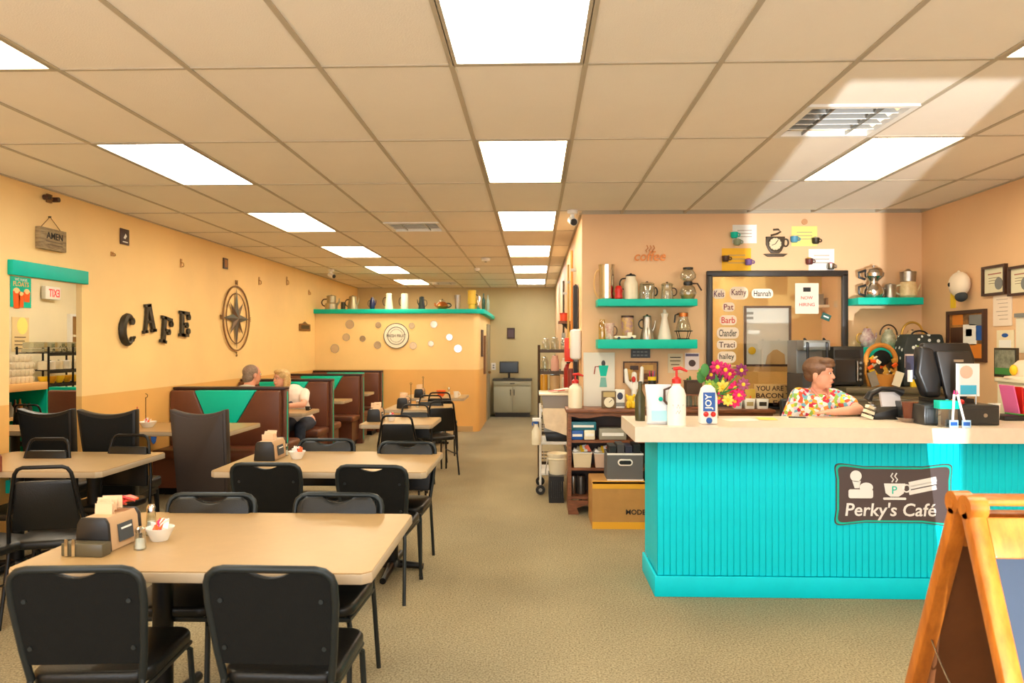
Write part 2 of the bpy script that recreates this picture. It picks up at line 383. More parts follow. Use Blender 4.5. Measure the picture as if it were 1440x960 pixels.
for px, py, rr, lab in ((683, 363, .07, 'white round smoke detector on the ceiling before the far wall'), (671, 377, .05, 'small sprinkler cover on the ceiling behind the smoke detector')):
    p = onZ(px, py, CEIL)
    t = thing('smoke_detector', lab, 'detector', (p.x, p.y, CEIL))
    G().lathe([(rr, 0), (rr, -.015), (rr*.85, -.04), (rr*.5, -.05), (.001, -.05)], seg=20).build('housing', WHITE, t)
    G().lathe([(rr*.25, -.05), (rr*.25, -.058), (.001, -.058)], seg=12).build('sensor', GREY, t)
def dome(px, py, X, Y, lab, ang):
    p = onY(px, py, Y); t = thing('security_camera', lab, 'camera', (p.x, Y, CEIL))
    G().lathe([(.05, 0), (.05, -.03), (.02, -.04), (.02, -.07)], seg=16).build('mount', WHITE, t)
    d = Vector((math.sin(R(ang)), -math.cos(R(ang)), -.35)).normalized(); c = Vector((0, 0, -.1))
    b = G().tube([c-d*.05, c+d*.06], .038, 14).build('body', WHITE, t)
    G().tube([c+d*.058, c+d*.075], [.034, .03], 14).build('lens', BLACKP, b)
dome(805, 303, 0, 6.95, 'white security camera with black lens at the corner of the counter wall', 10)
dome(466, 396, 0, 12.3, 'dark security camera near the left wall above the far booths', 60)
# teal header board over the side room opening, and the pass-through jamb
a = onX(10, 372, WL); b = onX(118, 390, WL)
o = G().box(WL-.0, WL+.045, a.y, b.y, DOOR[2]-.0, DOOR[2]+.115).build('trim_2', TEALS, bevel=.005); struct(o)
# ------------------------------------------------------------------ tables
TT = .76
def table(label, x0, x1, y0, y1, posts, group='dining tables'):
    cx, cy = (x0+x1)/2, (y0+y1)/2; w_, d_ = x1-x0, y1-y0
    t = thing('dining_table', label, 'table', (cx, cy, 0), 0, group)
    c = .03
    poly = [(-w_/2+c, -d_/2), (w_/2-c, -d_/2), (w_/2, -d_/2+c), (w_/2, d_/2-c), (w_/2-c, d_/2), (-w_/2+c, d_/2), (-w_/2, d_/2-c), (-w_/2, -d_/2+c)]
    G().prism(poly, TT-.004, TT, 'xy').build('tabletop', LAMIN, t)
    sc = lambda k: [(a*k[0], b*k[1]) for a, b in poly]
    G().prism(sc((1+.004/w_, 1+.004/d_)), TT-.042, TT-.004, 'xy').build('edge_band', EDGE, t, bevel=.004)
    for px in posts:
        G().lathe([(.042, .06), (.042, TT-.06)], (px-cx, 0, 0), 18).build('pedestal', BLACKM, t)
        G().box(px-cx-.16, px-cx+.16, -.2, .2, TT-.06, TT-.042).build('top_plate', BLACKM, t)
        g = G(); g.lathe([(.07, .03), (.06, .06), (.045, .075)], (px-cx, 0, 0), 18)
        for s in (-1, 1):
            g.tube([(px-cx, 0, .045), (px-cx, s*min(.33, d_/2-.08), .022)], [.03, .022], 10)
        g.tube([(px-cx-.22, 0, .024), (px-cx, 0, .045), (px-cx+.22, 0, .024)], [.02, .03, .02], 10)
        g.build('base_feet', BLACKM, t)
    return t
table('rectangular beige laminate table nearest the viewer, set with condiments', -1.93, -.59, 2.60, 3.52, (-1.58, -.92))
table('rectangular beige table in the second row, beside the aisle', -2.1, -.70, 4.66, 5.56, (-1.75, -1.0))
table('rectangular beige table in the second row, against the left wall', -3.99, -2.80, 4.62, 5.48, (-3.65, -3.1))
table('beige table pushed to the left wall before the first brown booth', -3.99, -2.86, 6.76, 7.56, (-3.2,))
table('square beige table nearest in the aisle row beside the booths', -1.80, -1.05, 7.42, 8.2, (-1.42,))
table('square beige table in the middle of the aisle row beside the booths', -1.90, -1.10, 9.1, 10.05, (-1.5,))
table('square beige table farthest in the aisle row, before the partition', -2.05, -1.08, 11.08, 11.95, (-1.58,))
BX0, BX1 = -3.99, -2.74
table('booth table where the couple sits', BX0, -2.74, 8.62, 9.24, (-3.3,), 'booth tables')
table('booth table of the second booth from the front', BX0, -2.76, 10.45, 11.0, (-3.3,), 'booth tables')
table('booth table of the farthest booth', BX0, -2.78, 12.05, 12.6, (-3.3,), 'booth tables')
# ------------------------------------------------------------------ chairs
def chairA():                                   # stacking banquet chair, faces +y
    t = thing('stacking_chair', '-', 'chair')
    r = .0115
    def lean(z): return -.19-(z-.44)*.2          # back leans away
    pts = []
    for x, z in [(-.185, .44), (-.20, .55), (-.215, .72), (-.214, .79)]+[(-.214+.06-.06*math.cos(R(a)), .79+.05*math.sin(R(a))) for a in (30, 60, 90)]: pts.append((x, lean(z), z))
    full = pts+[(-x, y, z) for x, y, z in pts[::-1]]
    G().tube(full, r*1.15, 10).build('back_frame', FRAMEM, t)
    top = []
    for k in range(21):
        u = -1+2*k/20; top.append((u*.165, .834-.027*max(0, math.cos(min(1, abs(u)/.5)*PI/2))**.8))
    poly = [(.188, .5), (.206, .7), (.206, .785), (.192, .815)]+top[::-1]+[(-.192, .815), (-.206, .785), (-.206, .7), (-.188, .5)]
    def panel(d0, d1, k=1.0):
        g = G(); rings = []
        for d in (d0, d1): rings.append([Vector((x*k, lean(z)+d, z)) for x, z in poly])
        g.loft(rings); return g
    panel(-.006, .004).build('back_panel', BLACKF, t)
    panel(.004, .034, .965).build('backrest', BLACKV, t, bevel=.012, bseg=2)
    g = G(); g.prism(rrect(.41, .42, .07, 4, 0, .015), .415, .465, 'xy'); g.build('seat', BLACKV, t, bevel=.018, bseg=3)
    g = G(); g.tube([(-.19, -.18, .405), (.19, -.18, .405), (.19, .2, .405), (-.19, .2, .405)], .011, 8, True); g.build('seat_frame', FRAMEM, t)
    for s in (-1, 1):
        G().tube([(s*.185, lean(.45), .45), (s*.19, -.2, .38), (s*.2, -.26, .0)], .0115, 8).build('leg', FRAMEM, t)
        G().tube([(s*.175, .17, .405), (s*.19, .2, .38), (s*.2, .24, .0)], .0115, 8).build('leg', FRAMEM, t)
        G().cyl((s*.2, .24, 0), (s*.2, .238, .02), .014).build('glide', BLACKP, t)
        for z in (.56, .73): G().disc((s*.17, lean(z)-.008, z), .008, .006, 'y', 10).build('screw', FRAMEM, t)
    return t
def chairB():                                   # tapered back with open rail
    t = thing('open_rail_chair', '-', 'chair'); r = .011
    def lean(z): return -.19-(z-.44)*.17
    pts = [(-.2, lean(.42), .42), (-.19, lean(.6), .6), (-.15, lean(.82), .82), (-.142, lean(.86), .86), (-.125, lean(.885), .885), (-.1, lean(.895), .895)]
    G().tube(pts+[(-x, y, z) for x, y, z in pts[::-1]], r, 10).build('back_frame', BLACKM, t)
    poly = [(-.18, .53), (.18, .53), (.145, .80), (.135, .815), (-.135, .815), (-.145, .80)]
    g = G(); g.loft([[Vector((x, lean(z)-.008, z)) for x, z in poly], [Vector((x, lean(z)+.026, z)) for x, z in poly]]); g.build('backrest', BLACKV, t, bevel=.01)
    g = G(); g.prism(rrect(.42, .42, .09, 4, 0, .015), .415, .465, 'xy'); g.build('seat', BLACKV, t, bevel=.018, bseg=3)
    for s in (-1, 1):
        G().tube([(s*.2, lean(.42), .43), (s*.2, -.2, .36), (s*.215, -.27, 0)], r, 8).build('leg', BLACKM, t)
        G().tube([(s*.185, .17, .41), (s*.195, .2, .37), (s*.205, .23, 0)], r, 8).build('leg', BLACKM, t)
        G().tube([(s*.195, -.21, .25), (s*.195, .21, .25)], .007, 6).build('stretcher', BLACKM, t)
    return t
def chairC(w0, w1, ht, vin, legm):              # tall upholstered chair with a dipped top
    t = thing('high_back_chair', '-', 'chair')
    def lean(z): return -.2-(z-.44)*.13
    z0 = .34; n = 10
    top = [(w1/2*(-1+2*k/n), ht-.045*(1-(-1+2*k/n)**2)) for k in range(n+1)]
    def outline(k, m=0): return [(-w0/2*k, z0+m), (w0/2*k, z0+m)]+[(x*k, z-m) for x, z in top[::-1]]
    G().loft([[Vector((x, lean(z)-.035, z)) for x, z in outline(1)], [Vector((x, lean(z)+.045, z)) for x, z in outline(1)]]).build('backrest', vin, t, bevel=.014, bseg=2)
    G().loft([[Vector((x, lean(z)-.042, z)) for x, z in outline(.9, .03)], [Vector((x, lean(z)-.03, z)) for x, z in outline(.9, .03)]]).build('back_panel', BLACKF if vin is BLACKV else vin, t, bevel=.004)
    G().box(-w0/2, w0/2, -.17, .25, .38, .47).build('seat', vin, t, bevel=.025, bseg=3)
    G().box(-w0/2+.02, w0/2-.02, -.19, .22, .33, .38).build('apron', legm, t)
    for s in (-1, 1):
        G().tube([(s*(w0/2-.03), -.2, .37), (s*(w0/2-.02), -.27, 0)], [.022, .015], 8).build('leg', legm, t)
        G().tube([(s*(w0/2-.03), .2, .36), (s*(w0/2-.02), .22, 0)], [.022, .015], 8).build('leg', legm, t)
    return t
used = {}
def put(proto, x, y, rz, label, group):
    if proto.name not in used:
        used[proto.name] = 1; o = proto; o.location = (x, y, 0); o.rotation_euler = (0, 0, R(rz)); o['label'] = label; o['group'] = group
    else: o = dup(proto, (x, y, 0), R(rz), label, group)
    return o
A, B = chairA(), chairB()
def chair_at(proto, px, ytop, topz, topoff, rz, label, group):
    """place a chair so that its back top middle shows at a pixel; topoff: how far the back top lies behind the chair centre"""
    p = onZ(px, ytop, topz); a = R(rz); off = Vector((-math.sin(a)*-topoff, math.cos(a)*-topoff, 0))     # rotated (0,-topoff)
    return put(proto, p.x-off.x, p.y-off.y, rz, label, group)
gA = 'black stacking chairs'; zA, oA = .852, .27
chair_at(A, 104, 795, zA, oA, 4, 'black stacking chair nearest the viewer at bottom left, backrest toward us', gA)
chair_at(A, 378, 795, zA, oA, -1, 'black stacking chair at the bottom, right one of the two nearest, backrest toward us', gA)
chair_at(A, 299, 692, zA, oA, 180, 'black stacking chair facing us across the nearest table, left of two', gA)
chair_at(A, 477, 692, zA, oA, 178, 'black stacking chair facing us across the nearest table, right of two', gA)
chair_at(A, 373, 650, zA, oA, 0, 'black stacking chair with its back to us at the second-row table, left of two', gA)
chair_at(A, 522, 653, zA, oA, -3, 'black stacking chair with its back to us at the second-row table, beside the aisle', gA)
chair_at(A, 460, 616, zA, oA, 180, 'black stacking chair facing us across the second-row table, next to the booths', gA)
chair_at(A, 573, 620, zA, oA, 178, 'black stacking chair facing us across the second-row table, aisle side', gA)
gB = 'black open rail chairs'; zB, oB = .905, .265
chair_at(B, 60, 654, zB, oB, 14, 'black open-rail chair with tapered back at the left wall table', gB)
chair_at(B, -95, 664, zB, oB, -12, 'black open-rail chair cut by the left picture edge at the wall table', gB)
chair_at(B, 184, 610, zB, oB, 176, 'black open-rail chair facing us behind the left wall table, right one', gB)
chair_at(B, 69, 615, zB, oB, 182, 'black open-rail chair facing us behind the left wall table, left one', gB)
chair_at(B, 558, 583, zB, oB, 0, 'black open-rail chair with its back to us at the nearest square table', gB)
chair_at(B, 584, 568, zB, oB, 180, 'black open-rail chair facing us across the nearest square table', gB)
chair_at(B, 606, 555, zB, oB, 180, 'black open-rail chair facing us across the middle square table', gB)
chair_at(B, 618, 551, zB, oB, 0, 'black open-rail chair with its back to us at the farthest square table', gB)
put(B, -1.22, 8.98, 24, 'black open-rail chair angled at the aisle side of the middle square table', gB)
C1 = chairC(.36, .455, 1.08, BLACKV, BLACKM)
gC = 'high-back dining chairs'
chair_at(C1, 60, 574, 1.08, .32, -3, 'black high-back chair with dipped top before the doorway, left one', gC)
chair_at(C1, 148, 575, 1.08, .32, 3, 'black high-back chair with dipped top before the wall table, right of the doorway', gC)
C2 = chairC(.40, .435, 1.09, mat('espresso_vinyl', (50, 40, 36), .5, bump=.1, bscale=150), WOODD)
chair_at(C2, 277, 575, 1.09, .32, 0, 'dark brown upholstered high-back chair in front of the first booth', gC)
# ------------------------------------------------------------------ booths
def booth(y, near, far, label, teal_far=False):
    t = thing('booth_bench', label, 'booth', ((BX0+BX1)/2, y, 0), 0, 'brown and teal vinyl booths')
    W = (BX1-BX0)/2; H = 1.11
    G().box(-W, W-.03, -.05, .05, 0, H-.03).build('core_panel', BROWNV, t)
    G().box(-W, W, -.075, .075, H-.03, H).build('top_trim', mat('dark_trim', (52, 26, 20), .4), t, bevel=.006)
    G().box(W-.03, W, -.06, .06, 0, H-.03).build('end_trim', BROWNV, t, bevel=.005)
    G().box(W, W+.004, -.012, .012, .06, H-.05).build('teal_piping', TEALV, t)
    for s, on in ((-1, near), (1, far)):
        if not on: continue
        ya, yb = sorted((s*.05, s*.15))
        tx0, tx1, bx0, bx1 = -W+.27, W-.30, -W+.52, W-.66; zb = .47
        g = G(); g.prism([(-W, zb), (bx0, zb), (tx0, H-.035), (-W, H-.035)], ya, yb); g.build('back_cushion', BROWNV, t, bevel=.02, bseg=3)
        g = G(); g.prism([(bx1, zb), (W-.035, zb), (W-.035, H-.035), (tx1, H-.035)], ya, yb); g.build('back_cushion', BROWNV, t, bevel=.02, bseg=3)
        g = G(); g.prism([(bx0+.004, zb), (bx1-.004, zb), (tx1-.004, H-.035), (tx0+.004, H-.035)], ya, yb-.004 if s > 0 else yb); g.build('teal_inset', TEALV, t, bevel=.012, bseg=2)
        ya, yb = sorted((s*.06, s*.56))
        G().box(-W, W-.03, ya, yb, .38, .48).build('seat_cushion', BROWNV, t, bevel=.035, bseg=3)
        ya, yb = sorted((s*.06, s*.50))
        G().box(-W, W-.06, ya, yb, .08, .38).build('bench_base', BROWNV, t)
        ya, yb = sorted((s*.06, s*.44))
        G().box(-W, W-.1, ya, yb, 0, .08).build('toe_kick', BLACKM, t)
    return t
booth(8.02, True, True, 'brown vinyl booth bench with teal wedge nearest the viewer')
booth(9.86, True, True, 'brown vinyl booth bench with teal wedge that the woman leans against')
booth(11.62, True, True, 'brown vinyl booth bench with teal wedge, third from the front')
booth(13.1, True, False, 'brown vinyl booth bench with teal wedge against the far partition')
# ------------------------------------------------------------------ service counter
CX0, CY0, CY1, CT = .77, 4.62, 5.14, 1.075
t = counter = thing('service_counter', 'long turquoise beadboard service counter with pale top', 'counter', (CX0, CY0, 0))
W = WR-CX0-.012; D = CY1-CY0
G().box(.02, W, .02, D, 0, CT-.09).build('carcass', TEAL, t)
n = 74; bw = W/n
bd = None
for k in range(n):
    if bd is None: bd = G().box(0.0003, bw-.0003, .0, .02, .13, CT-.09).build('board', TEAL, t, (0, 0, 0), bevel=.0028, bseg=1)
    else: link('board', bd.data, t, (k*bw, 0, 0))
bd = None; n = 13; bw = D/n
for k in range(n):
    if bd is None: bd = G().box(0, .02, .0003, bw-.0003, .13, CT-.09).build('board', TEAL, t, (0, 0, 0), bevel=.0028, bseg=1)
    else: link('board', bd.data, t, (0, k*bw, 0))
G().box(-.02, W, -.02, 0, 0, .13).box(-.02, 0, 0, D, 0, .13).build('base_trim', TEAL, t, bevel=.006)
t2 = tag(G().box(-.16, W, -.15, D+.04, 0, .092).build('countertop', mat('pale_stone_top', (226, 210, 190), .35, vary=.05, scale=18), loc=(CX0, CY0, CT-.09)), 'pale beige countertop slab overhanging the turquoise counter', 'countertop')
CT = CT+.002
# cafe sign on the counter front
sx, sz, sw, sh = pbox(1170, 648, 1342, 742, CY0)
t = thing('cafe_sign', 'dark brown cafe sign with white cup and lettering on the turquoise counter', 'sign', (sx, CY0, sz+sh/2))
def wavy(w_, h_):
    P = []
    for k in range(120):
        a = 2*PI*(k+.5)/120; c_, s_ = math.cos(a), math.sin(a)
        u = math.copysign(abs(c_)**.2, c_); v = math.copysign(abs(s_)**.2, s_)
        x = u*w_/2*(1-.075*(1-v*v)); z = v*h_/2*(1-.2*(1-u*u)); P.append((x, z))
    return P
SIGN = mat('sign_brown', (78, 66, 66), .5); LETW = mat('sign_white', (232, 232, 230), .5)
G().prism(wavy(sw, sh), -.006, -.0005).build('backing', SIGN, t)
G().prism(wavy(sw-.014, sh-.014), -.0075, -.006).build('border_line', TEALS, t)
G().prism(wavy(sw-.04, sh-.04), -.009, -.0075).build('face', SIGN, t)
text("Perky's Café", sw*.74, (-.02, -.009, -sh*.25), FACE_Y, LETW, t, shear=.12, bold=.012, depth=.003)
u = sw
g = G(); g.disc((-.31*u, -.0105, .115), .035, .003); g.prism([(-.34*u, .085), (-.27*u, .085), (-.285*u, .04), (-.32*u, .04)], -.012, -.009); g.prism(rrect(.15, .055, .012, 3, -.27*u, .005), -.012, -.009); g.ell((-.225*u, -.0105, .045), (.042, .0015, .03), 16); g.build('ice_cream_and_burger_print', LETW, t)
g = G(); g.prism([(-.06, .07), (.07, .07), (.06, .01), (.03, -.012), (-.02, -.012), (-.05, .01)], -.012, -.009); g.ring((.078, -.0105, .04), .022, .005, 'y', 16); g.prism(rrect(.14, .014, .006, 3, .005, -.024), -.012, -.009)
for dx in (-.012, .012): g.tube([(dx, -.0105, .078), (dx+.01, -.0105, .095), (dx-.006, -.0105, .115), (dx+.006, -.0105, .135)], .004, 6)
g.build('coffee_cup_print', LETW, t)
text('P', .03, (.004, -.012, .03), FACE_Y, TEALS, t, depth=.001)
g = G()
for k, (dz, hh) in enumerate(((0, .026), (.03, .018), (.052, .03))):
    M = Matrix.Translation((.235*u, -.0105, .03+dz)) @ Euler((0, R(-12), 0)).to_matrix().to_4x4(); g.box(-.085, .085, -.0015, .0015, -hh/2, hh/2, M)
g.build('sandwich_print', LETW, t)
# ------------------------------------------------------------------ sandwich board at right front
AX, AY, AH = 1.305, 2.3, 1.10; AWd = .5; sp = .40
t = thing('sandwich_board', 'honey wood A-frame sandwich board with blue-grey slates at the right edge', 'sign board', (AX, AY, 0))
SLATE = mat('slate_sky_tint', (50, 64, 82), .3, vary=.12, scale=4)  # blue of the reflected sky put into the slate colour
for s, nm in ((-1, 'front'), (1, 'rear')):
    ang = math.atan(sp); L_ = AH/math.cos(ang)
    M = Matrix.Translation((0, s*.02, AH)) @ Euler((s*ang, 0, 0)).to_matrix().to_4x4()      # local -z runs down the leg
    leaf = G()
    # each leaf is one part with its stiles, rails and slate as sub-parts
    fr = G().box(0, .055, -.022, .022, -L_+.03, -.03, M).box(AWd-.055, AWd, -.022, .022, -L_+.03, -.03, M).build('leaf_frame', WOODL, t, bevel=.008, bseg=2)
    G().box(.055, AWd-.055, -.018, .018, -.17, -.05, M).build('top_rail', WOODL, fr, bevel=.006)
    G().box(.055, AWd-.055, -.018, .018, -L_+.2, -L_+.28, M).build('bottom_rail', WOODL, fr, bevel=.006)
    ya_, yb_ = sorted((0, s*.008)); G().box(.055, AWd-.055, ya_, yb_, -L_+.28, -.17, M).build('slate', SLATE, fr)
    ya_, yb_ = sorted((0, -s*.008)); G().box(.055, AWd-.055, ya_, yb_, -L_+.28, -.17, M).build('backing_panel', mat('board_backing', (110, 62, 26), .6, vary=.2, scale=5), fr)
    for x in (0, AWd-.055):                      # scrolled tops of the stiles
        g = G(); g.tube([(x+.0275-.0275, s*.035, AH-.015), (x+.0275+.0275, s*.035, AH-.015)], .036, 18); g.tube([(x-.002, s*.035, AH-.02), (x+.057, s*.035, AH-.02)], .014, 12); g.build('scroll', WOODL, fr)
g = G(); g.box(.055, AWd-.055, -.05, .05, AH-.01, AH+.012); g.build('ridge_cap', WOODL, t, bevel=.01, bseg=2)
for x in (.1, AWd-.1): G().cyl((x-.03, 0, AH-.01), (x+.03, 0, AH-.01), .008).build('hinge', BRONZE, t)
g = G(); P = []
for k in range(13):
    q = k/12; P.append((.03, -.235+.47*q, .62-.16*math.sin(PI*q)))
g.tube(P, .003, 6); g.build('stay_chain', STEEL, t)
# ------------------------------------------------------------------ people
def blob(name, shapes, voxel, m, parent=None, it=4, keep=None):
    """one continuous surface grown around capsules and ellipsoids"""
    g = G()
    for s in shapes:
        if s[0] == 'c': g.cap(s[1], s[2], s[3], s[4], 14)
        else:
            M = Euler((0, s[4] if len(s) > 4 else 0, s[3] if len(s) > 3 else 0)).to_matrix(); g.ell(s[1], s[2], 18, M)
    bmesh.ops.recalc_face_normals(g.bm, faces=g.bm.faces)
    me = bpy.data.meshes.new('tmp'); g.bm.to_mesh(me); g.bm.free()
    o = bpy.data.objects.new('tmp', me); COL.objects.link(o)
    md = o.modifiers.new('r', 'REMESH'); md.mode = 'VOXEL'; md.voxel_size = voxel
    sm = o.modifiers.new('s', 'SMOOTH'); sm.factor = .5; sm.iterations = it
    dg = bpy.context.evaluated_depsgraph_get(); m2 = bpy.data.meshes.new_from_object(o.evaluated_get(dg)); bpy.data.objects.remove(o)
    m2.name = name
    for p in m2.polygons: p.use_smooth = True
    m2.materials.clear()
    for q in (m if isinstance(m, (list, tuple)) else [m]): m2.materials.append(q)
    return link(name, m2, parent)
SKIN = mat('skin_light', (222, 164, 136), .5, vary=.05, scale=20); SKIN2 = mat('skin_ruddy', (214, 146, 116), .5, vary=.06, scale=20)
LIP = mat('lips', (176, 84, 78), .5); EYEW = mat('eye_white', (236, 232, 226), .3); EYED = mat('eye_dark', (40, 26, 18), .25)
def head_shapes(c, d, s=1.0):
    """skull, jaw, nose, ears of a head centred at c (mid height) looking along the flat direction d"""
    d = Vector(d).normalized(); u = Vector((0, 0, 1)); r = d.cross(u).normalized(); yaw = math.atan2(d.y, d.x); c = Vector(c)
    P = lambda a, b, e: c+d*a*s+r*b*s+u*e*s
    return [('e', P(-.008, 0, .03), (.097*s, .075*s, .085*s), yaw), ('e', P(.022, 0, -.035), (.068*s, .06*s, .075*s), yaw), ('e', P(.055, 0, -.085), (.032*s, .032*s, .022*s), yaw),
            ('c', P(.082, 0, .012), P(.1, 0, -.022), .009*s, .0135*s), ('e', P(.088, 0, -.055), (.012*s, .024*s, .012*s), yaw), ('e', P(.078, 0, .03), (.014*s, .05*s, .012*s), yaw),
            ('e', P(-.005, .077, -.008), (.02*s, .009*s, .032*s), yaw), ('e', P(-.005, -.077, -.008), (.02*s, .009*s, .032*s), yaw)], P, yaw
def face(P, yaw, s, parent, iris=EYED):
    for b in (-.03, .03):
        e = G().ell(P(.083, b, .008), (.006*s, .0105*s, .0065*s), 10, Euler((0, 0, yaw)).to_matrix()).build('eye', EYEW, parent)
        G().ell(P(.0885, b, .008), (.0035*s, .0085*s, .0072*s), 8, Euler((0, 0, yaw)).to_matrix()).build('iris', iris, e)
    G().ell(P(.0975, 0, -.056), (.004*s, .021*s, .0055*s), 10, Euler((0, 0, yaw)).to_matrix()).build('mouth', LIP, parent)
def hand_shapes(w_, d, side, s=1.0, curl=.35):
    """palm and five bent fingers from wrist w_ pointing along d, palm down; side = +1 thumb to the left of d"""
    d = Vector(d).normalized(); u = Vector((0, 0, 1)); r = d.cross(u).normalized()*-side; w_ = Vector(w_)
    out = [('c', w_, w_+d*.045*s, .022*s, .026*s), ('c', w_+d*.05*s+r*.022*s, w_+d*.075*s+r*.024*s, .015*s, .0125*s), ('c', w_+d*.05*s-r*.02*s, w_+d*.075*s-r*.026*s, .015*s, .0115*s)]
    for k, (off, ln) in enumerate(((.03, .06), (.01, .068), (-.01, .063), (-.029, .05))):
        a = w_+d*.078*s+r*off*s; b = a+d*ln*.5*s-u*ln*.1*s; e = b+(d*(1-curl)-u*curl).normalized()*ln*.55*s
        out += [('c', a, b, .0098*s, .009*s), ('c', b, e, .009*s, .0078*s)]
    a = w_+d*.02*s+r*.028*s; b = a+(d*.7+r*.7)*.038*s; out += [('c', a, b, .0125*s, .0105*s), ('c', b, b+(d*.95+r*.25)*.03*s, .0105*s, .009*s)]
    return out
# -- boy behind the counter
bx = onY(1151, 528, 5.33).x; by = 5.36; V = Vector
boy = thing('person', 'boy in a colourful print shirt leaning on the counter, looking right', 'person', (bx, by, 0))
hd = V((.78, -.62, 0)); hc = V((-.005, -.06, 1.368))
HS, P, yaw = head_shapes(hc, hd, .97)
sk = list(HS)
sk += [('c', (0, .0, 1.2), (-.005, -.045, 1.31), .047, .045), ('e', (0, 0, 1.13), (.15, .085, .1)), ('c', (0, 0, .98), (0, 0, 1.15), .115, .125), ('e', (0, .01, .84), (.135, .1, .1)),
       ('c', (-.07, .01, .82), (-.075, .0, .45), .075, .055), ('c', (.07, .01, .82), (.075, .0, .45), .075, .055), ('c', (-.075, 0, .45), (-.08, .02, .07), .052, .035), ('c', (.075, 0, .45), (.08, .02, .07), .052, .035),
       ('c', (-.08, .02, .045), (-.09, -.12, .03), .035, .03), ('c', (.08, .02, .045), (.09, -.12, .03), .035, .03)]
eL, wL_ = V((.215, -.19, CT+.047)), V((.02, -.25, CT+.036))            # arm at the right of the picture, forearm along the counter
sk += [('c', (.14, .0, 1.205), eL, .048, .036), ('c', eL, wL_, .036, .025)]+hand_shapes(wL_, (-1, -.05, 0), -1, .85, .1)
eR, wR_ = V((-.2, .02, .985)), V((-.17, -.03, .79))
sk += [('c', (-.14, .0, 1.2), eR, .048, .036), ('c', eR, wR_, .036, .025)]+hand_shapes(wR_, (0, -.3, -.95), 1, .85, .1)
blob('body', sk, .0055, SKIN, boy, 3)
face(P, yaw, .97, boy, mat('iris_brown', (60, 40, 26), .25))
HAIRB = mat('brown_hair', (104, 70, 44), .55, vary=.35, scale=40, stretch=(1, 1, 3), bump=.4, bscale=90)
hs = [('e', P(-.02, 0, .045), (.1, .084, .083), yaw), ('e', P(-.06, 0, .0), (.05, .068, .06), yaw), ('e', P(.045, 0, .088), (.06, .07, .034), yaw), ('e', P(.075, -.02, .07), (.03, .045, .02), yaw, .3), ('e', P(.077, .02, .068), (.028, .04, .02), yaw, .3),
      ('e', P(-.01, .07, .025), (.035, .014, .045), yaw), ('e', P(-.01, -.07, .025), (.035, .014, .045), yaw)]
blob('hair', hs, .006, HAIRB, boy, 2)
m = bpy.data.materials.new('print_shirt'); m.use_nodes = True; N = m.node_tree.nodes; L = m.node_tree.links
vo = N.new('ShaderNodeTexVoronoi'); vo.inputs['Scale'].default_value = 42; tc = N.new('ShaderNodeTexCoord'); L.new(tc.outputs['Object'], vo.inputs['Vector'])
sp_ = N.new('ShaderNodeSeparateColor'); L.new(vo.outputs['Color'], sp_.inputs[0]); cr = N.new('ShaderNodeValToRGB'); cr.color_ramp.interpolation = 'CONSTANT'
cols = [(245, 235, 225), (240, 205, 60), (230, 90, 60), (245, 235, 225), (200, 40, 70), (240, 150, 60), (150, 190, 80), (235, 200, 215), (120, 180, 200)]
for k, c in enumerate(cols):
    e = cr.color_ramp.elements[0] if k == 0 else cr.color_ramp.elements.new(k/len(cols)); e.position = k/len(cols); e.color = tuple(lin(v) for v in c)+(1,)
L.new(sp_.outputs[0], cr.inputs[0]); L.new(cr.outputs[0], N['Principled BSDF'].inputs['Base Color']); N['Principled BSDF'].inputs['Roughness'].default_value = .75
sh = [('e', (0, 0, 1.125), (.165, .1, .105)), ('c', (0, 0, .93), (0, 0, 1.13), .132, .14), ('c', (.12, 0, 1.2), V((.14, 0, 1.205)).lerp(eL, .6), .064, .06), ('c', (-.125, 0, 1.205), V((-.145, 0, 1.2)).lerp(eR, .75), .066, .066), ('c', (-.1, 0, 1.215), (.1, 0, 1.215), .05, .05)]
blob('shirt', sh, .008, m, boy, 3)
G().tube([(-.055, -.05, 1.265), (-.04, -.095, 1.225), (.0, -.118, 1.17)], .009, 6).tube([(.055, -.05, 1.265), (.045, -.095, 1.225), (.0, -.118, 1.17)], .009, 6).build('collar', mat('shirt_collar', (226, 150, 130), .7), boy)
blob('trousers', [('e', (0, .01, .84), (.148, .112, .11)), ('c', (-.07, .01, .82), (-.076, .0, .45), .087, .067), ('c', (.07, .01, .82), (.076, .0, .45), .087, .067), ('c', (-.076, 0, .45), (-.08, .02, .12), .063, .05), ('c', (.076, 0, .45), (.08, .02, .12), .063, .05)], .01, mat('navy_cloth', (40, 46, 66), .8), boy, 3)
for s in (-1, 1): blob('shoe', [('c', (s*.08, .03, .04), (s*.092, -.13, .032), .042, .036)], .008, BLACKP, boy, 2)
# -- woman in the booth
wx = onY(421, 570, 9.45).x
lady = thing('person', 'fair-haired woman in a white printed T-shirt seated in the booth', 'person', (wx, 9.47, .48))
hc = V((-.20, -.13, .655)); hd = V((-.62, -.78, 0)); HS, P, yaw = head_shapes(hc, hd, 1.02)
sk = list(HS)+[('c', (-.10, -.03, .46), hc+V((.02, .02, -.07)), .052, .05), ('c', (0, .06, .12), (-.08, -.01, .42), .15, .15), ('e', (-.09, -.015, .46), (.19, .1, .08), 0), ('e', (0, .06, .1), (.185, .15, .11))]
eL, wL_ = V((.13, -.27, .335)), V((-.09, -.42, .322))
sk += [('c', (.085, -.02, .47), eL, .05, .04), ('c', eL, wL_, .04, .028)]+hand_shapes(wL_, (-1, -.1, 0), -1, .95, .1)
eR, wR_ = V((-.33, -.27, .335)), V((-.16, -.40, .322))
sk += [('c', (-.26, -.02, .46), eR, .05, .04), ('c', eR, wR_, .04, .028)]+hand_shapes(wR_, (.9, -.2, 0), 1, .95, .1)
